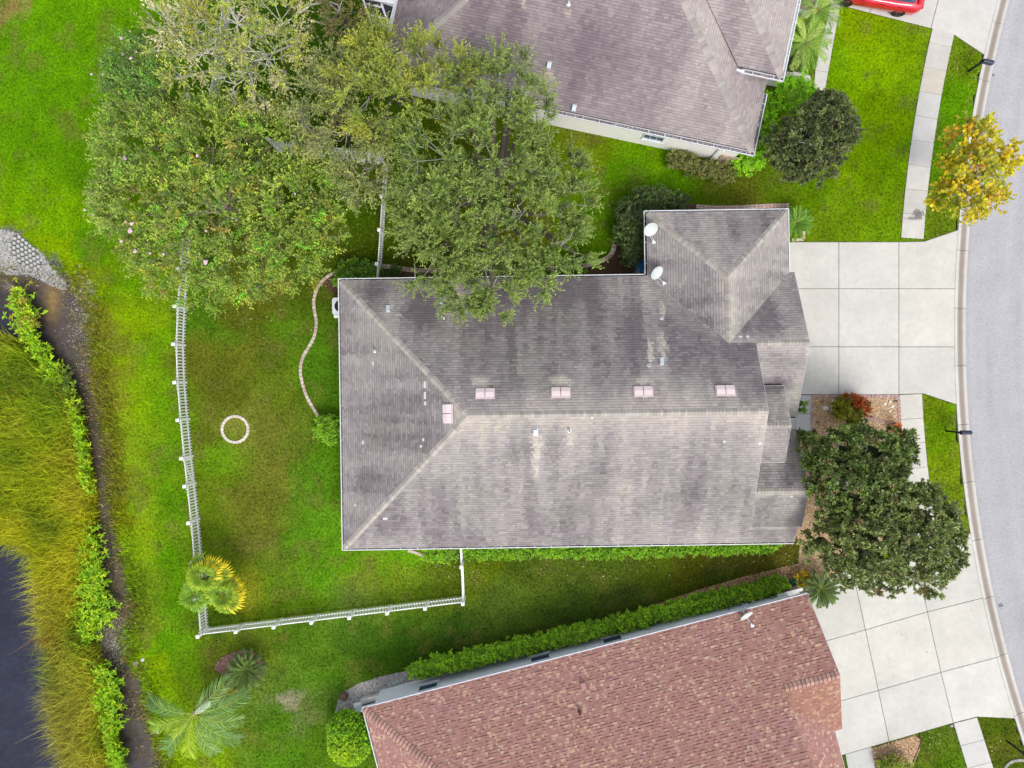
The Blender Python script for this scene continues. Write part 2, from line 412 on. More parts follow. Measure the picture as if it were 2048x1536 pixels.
# pond water: clear brown at the margin, slate blue where it is deep
wx_, wy_ = np.meshgrid(np.r_[-250, -120, -70, -45, np.arange(-33, -14, 0.25)], np.r_[-250, -120, -60, -40, np.arange(-29, 10, 0.25)])
wxy = np.c_[wx_.ravel(), wy_.ravel()]; wsd = pond_sd(wxy)
k = np.clip(wsd / 3.2 + (fbm(wxy[:, 0] * .5, wxy[:, 1] * .5, 5) - .5) * 0.9, 0, 1)[:, None]
wc = np.array([0.100, 0.078, 0.060]) * (1 - k) + np.array([0.024, 0.026, 0.046]) * k
gold = np.exp(-(((wxy - P(105, 600, WATER_Z)[:2]) / np.array([0.38, 1.1])) ** 2).sum(1))[:, None]
wc = wc * (1 - gold) + np.array([0.20, 0.13, 0.05]) * gold
gold = np.exp(-(((wxy - P(10, 560, WATER_Z)[:2]) / np.array([0.9, 0.5])) ** 2).sum(1))[:, None] * .7
wc = wc * (1 - gold) + np.array([0.12, 0.10, 0.045]) * gold
nw = wx_.shape[1]; jj = (np.arange(wx_.shape[0] - 1)[:, None] * nw + np.arange(nw - 1)[None]).ravel()
keep = (wsd[jj] > -1.2) | (wsd[jj + 1 + nw] > -1.2)
jj = jj[keep]
w = MB(); w.add(np.c_[wxy, np.full(len(wxy), WATER_Z)], np.stack([jj, jj + 1, jj + nw + 1, jj + nw], 1), wc)
struct('pond_water', w, MAT['water'], smooth=True)

NOGRASS = []          # paved or planted areas where no blades grow
# ------------------------------------------------------------------ street, kerb
def ring(mb, v0, v1, o0, o1, z0, z1, col, n=40):
    vv = np.linspace(v0, v1, n)
    a = np.array([arc(x, o0, z0) for x in vv]); b = np.array([arc(x, o1, z1) for x in vv])
    V = np.empty((2 * n, 3)); V[0::2] = a; V[1::2] = b
    F = np.array([(2 * i, 2 * i + 1, 2 * i + 3, 2 * i + 2) for i in range(n - 1)])
    mb.add(V, F[:, ::-1] if o1 > o0 else F, col)
rd = MB()
an = np.linspace(-0.62, 0.62, 220); rr = np.linspace(RR - 0.60, RR - 8.1, 26)
ra, rb = np.meshgrid(an, rr); rx = RC[0] - rb * np.cos(ra); ry = RC[1] + rb * np.sin(ra)
lane = (RR - rb) / 7.5
rn = fbm(ry * 0.15 + 9, (RR - rb) * 2.2, 8, 4)
rc_ = np.array([0.395, 0.390, 0.414])[None, None] * (0.86 + 0.26 * rn)[..., None] * (1 - 0.10 * np.exp(-((lane - 0.05) / 0.05) ** 2))[..., None]
kk = (np.arange(25)[:, None] * 220 + np.arange(219)[None]).ravel()
rd.add(np.c_[rx.ravel(), ry.ravel(), np.full(rx.size, -0.045)], np.stack([kk, kk + 1, kk + 221, kk + 220], 1), rc_.reshape(-1, 3))
struct('road', rd, MAT['asphalt'])
kb = MB(); ring(kb, -500, 2100, 0.02, -0.66, -0.10, -0.12, (1, 1, 1), 90)
kerb = struct('kerb', kb, MAT['joint'])
CONC = np.array([0.570, 0.556, 0.526])
joints = [-320, -200, -76, 42, 158, 274, 388, 500, 616, 732, 850, 966, 1082, 1198, 1314, 1432, 1550, 1670]
for a, b in zip(joints[:-1], joints[1:]):
    s = MB(); n = 7
    vv = np.linspace(a + 0.45, b - 0.45, n)
    prof = [(0.0, -0.09), (0.0, 0.035), (-0.13, 0.03), (-0.20, -0.02), (-0.30, -0.055), (-0.42, -0.055), (-0.50, -0.038), (-0.615, -0.035), (-0.615, -0.12)]
    dirt = [0.9, 1.0, 1.0, 0.62, 0.50, 0.56, 0.93, 1.0, .7]
    brown = np.array([[1, 1, 1], [1, 1, 1], [1, 1, 1], [1, .90, .84], [1, .86, .79], [1, .89, .82], [1, .97, .95], [1, 1, 1], [1, 1, 1]])
    V = np.array([arc(x, o, z) for x in vv for o, z in prof]); m = len(prof)
    j = rng.uniform(0.94, 1.04)
    C = np.tile(CONC * 1.0 * j * np.array(dirt)[:, None] * brown, (n, 1)) * rng.uniform(.97, 1.03, (n * m, 1))
    F = [(i * m + q, (i + 1) * m + q, (i + 1) * m + q + 1, i * m + q + 1) for i in range(n - 1) for q in range(m - 1)]
    F += [tuple(range(m)), tuple((n - 1) * m + q for q in range(m - 1, -1, -1))]
    s.add(V, F, C)
    obj('kerb_segment', s, MAT['concrete'], kerb)
NOGRASS.append(np.array([arc(x, 0.09)[:2] for x in np.linspace(-500, 2000, 60)] + [arc(x, -8.2)[:2] for x in np.linspace(2000, -500, 60)]))

# ------------------------------------------------------------------ driveways and footpaths, slab by slab
def shrink(poly, d):
    poly = np.asarray(poly, float)[:, :2]; n = len(poly); out = []
    a = np.sum(poly[:, 0] * np.roll(poly[:, 1], -1) - np.roll(poly[:, 0], -1) * poly[:, 1])
    if a < 0: poly = poly[::-1]
    for i in range(n):
        p, q, r = poly[i - 1], poly[i], poly[(i + 1) % n]
        e1, e2 = norm(q - p), norm(r - q); n1, n2 = np.array([-e1[1], e1[0]]), np.array([-e2[1], e2[0]])
        b = n1 + n2; b = b / max(b @ n1, 0.3); out.append(q + b * d)
    return np.array(out)
def slab(parent, poly, gap=0.011, z=0.04, tint=(1, 1, 1), name='slab'):
    m = MB(); pp = shrink(poly, gap); pi = shrink(pp, 0.018)
    c = CONC * np.asarray(tint) * rng.uniform(0.95, 1.04)
    n = len(pp); V = np.r_[np.c_[pp, np.full(n, -0.06)], np.c_[pp, np.full(n, z - 0.012)], np.c_[pi, np.full(n, z)]]
    F = [(i, (i + 1) % n, n + (i + 1) % n, n + i) for i in range(n)] + [(n + i, n + (i + 1) % n, 2 * n + (i + 1) % n, 2 * n + i) for i in range(n)] + [tuple(range(2 * n, 3 * n))]
    m.add(V, F, c)
    return obj(name, m, MAT['concrete'], parent)
def paved(name, polys, tints=None, gap=0.011, z=0.04, bed=None):
    b = MB()
    for p in polys: b.prism(shrink(p, -0.015), -0.08, 0.006)
    o = struct(name, b, MAT['joint'])
    for i, p in enumerate(polys):
        slab(o, p, gap, z, tints[i] if tints else (1, 1, 1))
        NOGRASS.append(np.asarray(p)[:, :2])
    return o
def UV(*pts): return PX(pts)
def kerbline(v0, v1, n=5): return [tuple(x[:2]) for x in (np.array([arc_u(v), v]) for v in np.linspace(v0, v1, n))]

xs = [1560, 1677, 1797]; ys = [484, 577.5, 693.5, 789]
D = []
for j in range(3):
    for i in range(2):
        D.append(UV((xs[i], ys[j]), (xs[i + 1], ys[j]), (xs[i + 1], ys[j + 1]), (xs[i], ys[j + 1])))
D.append(UV((1797, 484), (1847.6, 483), *kerbline(459.7, 577.5), (1797, 577.5)))
D.append(UV((1797, 577.5), *kerbline(577.5, 693.5), (1797, 693.5)))
D.append(UV((1797, 693.5), *kerbline(693.5, 808.7), (1846, 787), (1797, 788.5)))
paved('driveway', D, [(1, 1, .99), (1, 1, .985), (1.01, 1, .985), (1.0, 1, .985), (1, 1, .985), (.98, .985, .985), (1, 1, .97), (1.02, 1.01, .985), (1.0, 1.0, .98)])

AL = [(1827, 1102), (1854, 1223), (1881, 1344), (1906, 1445)]
BL = [(1704, 1138), (1730, 1259), (1756, 1380), (1777.6, 1482.6)]
HL = [(1560, 1180), (1600, 1296), (1628, 1416), (1648, 1520)]
CV = [1066, 1195.5, 1314, 1436.5]
D = []
for j in range(3):
    D.append(UV(HL[j], BL[j], BL[j + 1], HL[j + 1]))
    D.append(UV(BL[j], AL[j], AL[j + 1], BL[j + 1]))
    if j < 2: D.append(UV(AL[j], *kerbline(CV[j], CV[j + 1]), AL[j + 1]))
D.append(UV(AL[2], *kerbline(CV[2], CV[3]), (1953, 1433), AL[3]))
paved('driveway_south', D, [(1, 1, .97)] * 3 + [(1.01, 1, .97)] * 3 + [(1, 1, .98)] * 3)

D = []
def nd(i, j):   # grid of the northern drive, sloping with its house
    bx, by = [(1617, -6), (1739, 26), (1861, 57)][i]
    return (bx + 30 * j, by - 115 * j)
for j in range(3):
    for i in range(2): D.append(UV(nd(i, j), nd(i + 1, j), nd(i + 1, j + 1), nd(i, j + 1)))
D.append(UV(nd(2, 0), (1905, 68), *kerbline(110, -50), nd(2, 1)))
D.append(UV(nd(2, 1), *kerbline(-50, -170), nd(2, 2)))
paved('driveway_north', D)

# pavements follow the street; panels are about 1.2 m long
def walk(name, v0, v1, tintf, step=46.5, extra=None):
    n = max(1, round((v1 - v0) / step)); vv = np.linspace(v0, v1, n + 1)
    D = []
    k = 35 / 1365
    for a, b in zip(vv[:-1], vv[1:]):
        D.append(np.array([arc(a, 113 * k), arc(a, 67.5 * k), arc(b, 67.5 * k), arc(b, 113 * k)]))
    o = paved(name, D, [tintf(x) for x in vv[:-1]], 0.006, 0.035)
    return o
def tint_n(v):
    t = np.array([0.93, 0.92, 0.91])
    if 140 < v < 190: t = np.array([0.93, 0.88, 0.80])
    if 190 < v < 330: t = np.array([0.86, 0.86, 0.88])
    if 90 < v < 140: t = np.array([0.86, 0.84, 0.82])
    return t
o = walk('pavement_north', 62, 483, tint_n)
for c_ in o.children: c_.data.materials[0] = MAT['old_concrete']
walk('pavement', 784, 1068, lambda v: (1.0, .99, .96))
paved('pavement_south', [UV((1906.5 + 13.8 * i, 1446 + 45 * i), (1953.5 + 14.4 * i, 1434 + 44.5 * i), (1967.9 + 14.4 * i, 1478.5 + 44.5 * i), (1920.3 + 13.8 * i, 1491 + 45 * i)) for i in range(6)], [(1, 1, 1), (.98, .98, 1), (1, .99, .98), (1, 1, 1), (1, 1, 1), (1, 1, 1)], 0.006, 0.035)
D = [UV((1651, 52), (1677, 30), (1665, 94), (1641, 88)), UV((1668, -20), (1686, -10), (1677, 30), (1651, 52)), UV((1641, 88), (1665, 94), (1656, 145), (1630, 140)), UV((1630, 140), (1656, 145), (1647.6, 191.5), (1626, 186)),
     UV((1585, 142), (1620, 151), (1628, 188), (1581, 180)), UV((1530, 134), (1585, 142), (1581, 180), (1530, 170))]
paved('footpath', D, None, 0.006, 0.035)
D = [UV((1590, 790), (1621.5, 790), (1621.5, 827), (1590, 827)), UV((1590, 827), (1621.5, 827), (1621.5, 864), (1590, 864)), UV((1560, 827), (1590, 827), (1590, 864), (1560, 864))]
paved('front_path', D, [(.93, .95, 1.0)] * 3, 0.008, 0.035)
D = [UV((1690, 1508), (1742, 1493), (1752, 1545), (1700, 1560)), UV((1700, 1560), (1752, 1545), (1765, 1610), (1714, 1625))]
paved('front_path_south', D, [(.95, .97, 1.0)] * 2, 0.008, 0.035)
# dark blotch on the pavement, rust marks
st = MB()
for (u, v, ru, rv, n, c) in ((1836, 428, 11, 9, 420, (0.19, 0.17, 0.17)), (1828, 437, 20, 3, 200, (0.24, 0.22, 0.21)), (2002, 1212, 6, 6, 50, (0.10, 0.10, 0.12)), (1986, 150, 2.2, 2.2, 14, (0.06, 0.06, 0.07))):
    for _ in range(n):
        q = rng.normal(0, .45, 2); p = P(u + q[0] * ru, v + q[1] * rv, 0.037 if u < 1900 else -0.042); r = rng.uniform(.008, .028)
        a0 = rng.uniform(0, 6); st.add([p + np.array([r * math.cos(a0 + k * 1.26), r * math.sin(a0 + k * 1.26), 0.002 + _ * 1e-5]) for k in range(5)], [(0, 1, 2, 3, 4)], np.array(c) * rng.uniform(.7, 1.4))
o = obj('stain', st, MAT['plain']); tag(o, 'dark dried stain spots on pavement and road', 'stains', kind='stuff')

# ------------------------------------------------------------------ planting beds
def bed(name, px, col, z=0.015, n=16, mat='mulch'):
    p = PX(px)[:, :2]; NOGRASS.append(p)
    m = MB(); m.prism(p, -0.05, z, col); return struct(name, m, MAT[mat]), p
def chips(name, polys, n, size, pal, z, label, cat, flat=0.5, mat='stone', avoid=None, cloud=None):
    m = MB(); pal = np.array(pal); pts = []
    if cloud is not None: polys = []; pts = [cloud]
    tot = [abs(np.sum(q[:, 0] * np.roll(q[:, 1], -1) - np.roll(q[:, 0], -1) * q[:, 1])) for q in polys]
    for q, a in zip(polys, tot): pts.append(scatter(q, int(n * a / sum(tot)) + 1, rng))
    pts = np.concatenate(pts)
    if avoid is not None: pts = pts[~inside(pts, avoid)]
    n = len(pts)
    base = np.array([[-.5, -.35, 0], [.3, -.5, 0], [.5, .3, 0], [-.2, .5, 0], [-.3, -.2, .7], [.2, -.25, .8], [.25, .2, .65], [-.15, .25, .75]])
    F0 = np.array([[4, 5, 6, 7], [0, 1, 5, 4], [1, 2, 6, 5], [2, 3, 7, 6], [3, 0, 4, 7]])
    s = rng.uniform(.6, 1.4, (n, 3)) * size; s[:, 2] *= flat; a = rng.uniform(0, 6.3, n)
    B = base[None] * s[:, None]
    X = B[..., 0] * np.cos(a)[:, None] - B[..., 1] * np.sin(a)[:, None]; Y = B[..., 0] * np.sin(a)[:, None] + B[..., 1] * np.cos(a)[:, None]
    zz = z if np.isscalar(z) else z(pts)
    V = np.stack([X + pts[:, :1], Y + pts[:, 1:2], B[..., 2] + (zz if np.isscalar(zz) else zz[:, None])], 2)
    C = pal[rng.integers(0, len(pal), n)] * rng.uniform(.75, 1.2, (n, 1))
    m.add(V.reshape(-1, 3), (F0[None] + (np.arange(n) * 8)[:, None, None]).reshape(-1, 4), np.repeat(C, 8, 0))
    o = obj(name, m, MAT[mat]); tag(o, label, cat, kind='stuff'); return o

TAN = [(0.66, 0.46, 0.28), (0.72, 0.54, 0.36), (0.55, 0.33, 0.17), (0.78, 0.65, 0.48), (0.60, 0.37, 0.20), (0.36, 0.22, 0.13)]
_, b1 = bed('gravel_bed', [(1621.5, 789.5), (1797, 789), (1801, 880), (1805, 960), (1760, 1090), (1640, 1160), (1588, 1180), (1540, 1150), (1596, 1128), (1600, 1085), (1585, 1060), (1585, 866), (1622, 866)], (0.50, 0.37, 0.23))
chips('tan_gravel', [b1], 17000, 0.058, TAN, 0.014, 'tan and orange wood chips in the front bed', 'gravel')
_, b2 = bed('gravel_bed_south', [(1740, 1498), (1828, 1470), (1840, 1478), (1838, 1500), (1826, 1530), (1812, 1556), (1770, 1600)], (0.30, 0.20, 0.11))
chips('tan_gravel_south', [b2], 2600, 0.06, TAN, 0.014, 'tan chips in the bed beside the red roofed house', 'gravel')
_, b3 = bed('mulch_bed', [(830, 1362), (1100, 1295), (1400, 1215), (1600, 1165), (1592, 1196), (1400, 1258), (1100, 1335), (850, 1392)], (0.10, 0.055, 0.04))
chips('bark_mulch', [b3], 5000, 0.07, [(0.12, 0.06, 0.045), (0.07, 0.04, 0.03), (0.18, 0.09, 0.06)], 0.014, 'dark brown bark mulch under the long hedge', 'mulch', mat='mulch')
_, b3b = bed('chip_strip', [(1280, 1220), (1395, 1180), (1500, 1150), (1596, 1127), (1600, 1150), (1520, 1162), (1400, 1196)], (0.24, 0.13, 0.07))
chips('orange_chips', [b3b], 2500, 0.06, TAN[:3] + [(0.3, 0.14, 0.07)], 0.014, 'strip of orange chips along the hedge', 'gravel')
_, b4 = bed('side_bed', [(640, 560), (680, 541), (720, 532), (770, 533), (840, 541), (950, 538), (1080, 540), (1165, 532), (1200, 524), (1222, 510), (1230, 488), (1234, 450), (1248, 420), (1300, 402), (1420, 412), (1580, 410), (1585, 440), (1300, 440), (1300, 590), (690, 600), (655, 580)], (0.11, 0.065, 0.04))
chips('leaf_mulch', [b4], 6000, 0.06, [(0.14, 0.075, 0.045), (0.09, 0.05, 0.035), (0.22, 0.12, 0.06)], 0.014, 'brown leaf mulch between house wall and brick edging', 'mulch', mat='mulch')
_, b5 = bed('sand_bed', [(671, 1425), (676, 1402), (690, 1382), (720, 1366), (765, 1352), (815, 1342), (850, 1352), (850, 1385), (790, 1402), (760, 1425), (735, 1450), (690, 1432)], (0.40, 0.37, 0.36), mat='stone')
chips('grey_shell_sand', [b5], 2600, 0.06, [(0.50, 0.46, 0.44), (0.36, 0.33, 0.33), (0.58, 0.55, 0.52), (0.22, 0.20, 0.2)], 0.012, 'pale grey shell sand round the corner of the red roofed house', 'sand')
_, b6 = bed('bark_ring', [(430, 1338), (432, 1326), (446, 1312), (468, 1304), (485, 1298), (505, 1301), (520, 1312), (528, 1330), (520, 1352), (490, 1362), (450, 1352)], (0.22, 0.12, 0.10))
chips('pine_bark', [b6], 900, 0.07, [(0.30, 0.17, 0.15), (0.22, 0.12, 0.10), (0.40, 0.26, 0.22)], 0.014, 'reddish bark mulch round the dark cycad', 'mulch', mat='mulch')

# brick edgings: every brick an object of its own
BRICK = [(0.52, 0.40, 0.34), (0.58, 0.46, 0.38), (0.47, 0.36, 0.31), (0.60, 0.50, 0.43)]
def edging(name, label, line, step, wid, hgt, cat='edging', rows=1, pal=BRICK, closed=False, piece='brick'):
    line = np.asarray(line)[:, :2]; line = resample(np.vstack([line, line[:1]]) if closed else line, step)
    t = Thing(name, label, cat, (*line[len(line) // 2], 0.0))
    mats = [MB() for _ in pal]; ms = []
    for c in pal:
        m = MB(); L, W = step * 0.94, wid / rows * 0.92
        v = np.array([[x * L / 2, y * W / 2, -0.03] for x, y in ((-1, -1), (1, -1), (1, 1), (-1, 1))]); top = v * np.array([.86, .86, 1]) + np.array([0, 0, hgt + .03]); mid = v + np.array([0, 0, hgt * .75 + .03])
        m.add(np.r_[v, mid, top], [(8, 9, 10, 11)] + [(a + i, a + (i + 1) % 4, a + 4 + (i + 1) % 4, a + 4 + i) for a in (0, 4) for i in range(4)], c)
        ms.append(m.mesh('brick', MAT['stone']))
    for i in range(len(line) - 1):
        a, b = line[i], line[i + 1]; d = norm(b - a); nrm = np.array([-d[1], d[0]])
        for r in range(rows):
            p = (a + b) / 2 + nrm * (r - (rows - 1) / 2) * wid / rows
            rot = math.atan2(d[1], d[0]) + rng.normal(0, .02)
            t.inst(piece, ms[rng.integers(len(ms))], Matrix.Translation((p[0], p[1], rng.normal(0, .003))) @ Matrix.Rotation(rot, 4, 'Z'))
    NOGRASS.append(np.vstack([line + np.array([0.0, wid / 2]), (line - np.array([0, wid / 2]))[::-1]]) if not closed else line)
    return t
E1 = smooth_line([(641, 838), (626, 815), (612, 789), (603, 758), (601, 735), (607, 712), (619, 692), (629, 672), (633, 645), (629, 620), (628, 600), (634, 578), (645, 562), (660, 550), (680, 541)])
edging('brick_edging', 'winding tan brick lawn edging behind the grey house', PX(E1), 0.20, 0.17, 0.05)
E2 = smooth_line([(680, 541), (720, 532), (770, 533), (840, 541), (950, 538), (1080, 540), (1165, 532), (1200, 523), (1222, 509), (1230, 488)])
edging('brick_edging', 'double row brick edging running under the big dark green tree beside the house', PX(E2), 0.20, 0.24, 0.05, rows=2)
edging('brick_edging', 'pinkish bricks along the garage wing end wall', PX([(1392, 413), (1430, 416), (1480, 415), (1530, 412), (1578, 411)]), 0.20, 0.22, 0.05, rows=2, pal=[(.5, .36, .33), (.56, .42, .37)])
edging('brick_edging', 'short brick edge at the driveway corner under the cycad', PX([(1583, 480), (1607, 479), (1607, 462)]), 0.20, 0.16, 0.05, pal=[(.55, .4, .32), (.6, .46, .4)])
ringpts = [(470.5 + 26.3 * math.cos(a), 858.5 + 26.3 * math.sin(a)) for a in np.linspace(0, 2 * math.pi, 25)[:-1]]
edging('stone_ring', 'circle of pale blocks in the brown back lawn', PX(ringpts), 0.17, 0.16, 0.06, closed=True, pal=[(.62, .55, .47), (.68, .62, .55), (.6, .52, .46)], cat='stone ring', piece='block')
NOGRASS.pop()
PB = [(0.44, 0.29, 0.27), (0.50, 0.35, 0.32), (0.40, 0.27, 0.26)]
edging('brick_border', 'dusty pink brick border round the croton gravel bed', PX([(1624, 862), (1624, 792.6), (1796.3, 792.4), (1800, 862)]), 0.20, 0.17, 0.055, pal=PB, cat='border')
E5 = smooth_line([(1716, 846), (1730, 839), (1745, 837.5), (1760, 841), (1775, 849)])
edging('brick_border', 'curved pink brick border at the tip of the lawn island', PX(E5), 0.16, 0.15, 0.055, pal=PB, cat='border')
E6 = smooth_line([(1839, 1465), (1840, 1484), (1834, 1502), (1827, 1520), (1817, 1540), (1800, 1562)])
edging('metal_edging', 'thin dark brown curved edging between chips and lawn', PX(E6), 0.25, 0.05, 0.05, pal=[(.12, .06, .045)], cat='edging', piece='strip')
NOGRASS.pop()
edging('concrete_edging', 'whitish concrete curve at the mailbox by the last driveway', PX(smooth_line([(2008, 1540), (2014, 1528), (2028, 1521), (2048, 1520), (2070, 1524)])), 0.24, 0.16, 0.06, pal=[(.36, .34, .31), (.30, .28, .26)])
edging('stone_edging', 'few tan stones at the foot of the south wall hedge', PX([(816, 1101), (830, 1104), (846, 1111)]), 0.3, 0.16, 0.07, pal=[(.55, .45, .38), (.5, .42, .36)], piece='block')
edging('stone_edging', 'small curved tan stone pair beside the side gate post', PX([(900, 1118), (908, 1115), (918, 1115)]), 0.3, 0.13, 0.07, pal=[(.45, .36, .28), (.4, .33, .27)], piece='block')

# pale stone mat with hexagonal blocks on the pond bank
gp = PX([(-40, 452), (20, 462), (45, 470), (62, 486), (90, 508), (110, 540), (128, 566), (126, 582), (100, 572), (74, 560), (40, 552), (0, 549), (-60, 540)], -0.2)[:, :2]
NOGRASS.append(gp)
def ground_z(p):
    s = pond_sd(p); t = np.clip(1 + s / 1.5, 0, 1)
    return np.where(s > 0, np.maximum(WATER_Z - 0.3 * s, -1.4), WATER_Z * t * t * (3 - 2 * t))
GREYS = [(0.42, 0.42, 0.42), (0.32, 0.32, 0.33), (0.50, 0.49, 0.48), (0.22, 0.22, 0.23), (0.42, 0.39, 0.34)]
HEXP = PX([(34, 470), (52, 474), (78, 500), (88, 524), (70, 540), (36, 528), (24, 500)], -.2)[:, :2]
chips('shore_gravel', [gp], 5200, 0.085, GREYS, lambda q: ground_z(q) + 0.0, 'pale grey gravel on the pond bank', 'gravel', avoid=HEXP)
tb = Thing('erosion_mat', 'half buried grey hexagonal blocks in the shore gravel', 'block mat', (*P(58, 505)[:2], 0.0))
hm = MB(); hx = [(math.cos(a) * .100, math.sin(a) * .100) for a in np.arange(6) * math.pi / 3]; hm.prism(hx, -.1, .04, (.33, .33, .33)); hm.prism([(x * .8, y * .8) for x, y in hx], .03, .055, (.44, .44, .43)); hme = hm.mesh('block', MAT['stone'])
for i in range(-4, 6):
    for j in range(-4, 6):
        c = P(57, 506, -.2)[:2] + np.array([i * 0.235 + (j % 2) * 0.118, j * 0.205]) @ np.array([[.94, .34], [-.34, .94]])
        if inside(c[None], PX([(34, 470), (52, 474), (78, 500), (88, 524), (70, 540), (36, 528), (24, 500)], -.2)[:, :2])[0]:
            z = float(ground_z(c[None])[0]) + 0.045
            tb.inst('block', hme, Matrix.Translation((c[0], c[1], z)) @ Matrix.Rotation(.35 + rng.normal(0, .1), 4, 'Z') @ Matrix.Rotation(rng.normal(0, .06), 4, 'X'))
cl = np.concatenate([np.c_[rng.normal(P(a, b, WATER_Z)[0], sx, n_), rng.normal(P(a, b, WATER_Z)[1], sy, n_)] for a, b, sx, sy, n_ in ((232, 1285, .36, .75, 1100), (166, 612, .38, .75, 700), (178, 580, .3, .2, 200), (160, 670, .5, .6, 250))])
chips('shore_pebbles', None, 0, 0.07, GREYS + [(.12, .14, .06), (.3, .25, .15), (.16, .12, .07), (.08, .09, .04)], lambda q: np.maximum(ground_z(q), WATER_Z - .02), 'mottled pebbles and weed at the pond edge', 'pebbles', cloud=cl)

# ------------------------------------------------------------------ houses
PITCH = 0.458
def clip_convex(poly, clip):
    out = poly
    n = len(clip)
    for i in range(n):
        ax, ay = clip[i]; bx, by = clip[(i + 1) % n]; ex, ey = bx - ax, by - ay
        inp = out; out = []
        if not inp: return []
        sx, sy = inp[-1]; ds = ex * (sy - ay) - ey * (sx - ax)
        for px, py in inp:
            dp = ex * (py - ay) - ey * (px - ax)
            if (dp >= 0) != (ds >= 0):
                t = ds / (ds - dp); out.append((sx + (px - sx) * t, sy + (py - sy) * t))
            if dp >= 0: out.append((px, py))
            sx, sy, ds = px, py, dp
    return out

class Face:
    """one roof slope, convex, corners anticlockwise from above"""
    def __init__(s, key, pts):
        s.key = key; s.p = np.asarray(pts, float)
        n = np.cross(s.p[1] - s.p[0], s.p[2] - s.p[0])
        if n[2] < 0: s.p = s.p[::-1]; n = -n
        s.n = norm(n); z = np.array([0, 0, 1.0])
        s.v = norm(z - s.n * s.n[2]); s.u = np.cross(s.v, s.n)
        s.uv = np.c_[s.p @ s.u, s.p @ s.v]; s.w = float(s.p[0] @ s.n)
    def at(s, u, v, h=0.0): return s.u * u + s.v * v + s.n * (s.w + h)
    def hit(s, px, py):
        """where the photograph's pixel falls on this slope"""
        c = np.array([0, 0, CAM_H]); d = np.array([(px - 1024) / FPX, (768 - py) / FPX, -1.0])
        return c + d * ((s.w - c @ s.n) / (d @ s.n))

def to_px(p):
    k = FPX / (CAM_H - p[..., 2]); return np.stack([1024 + p[..., 0] * k, 768 - p[..., 1] * k], -1)

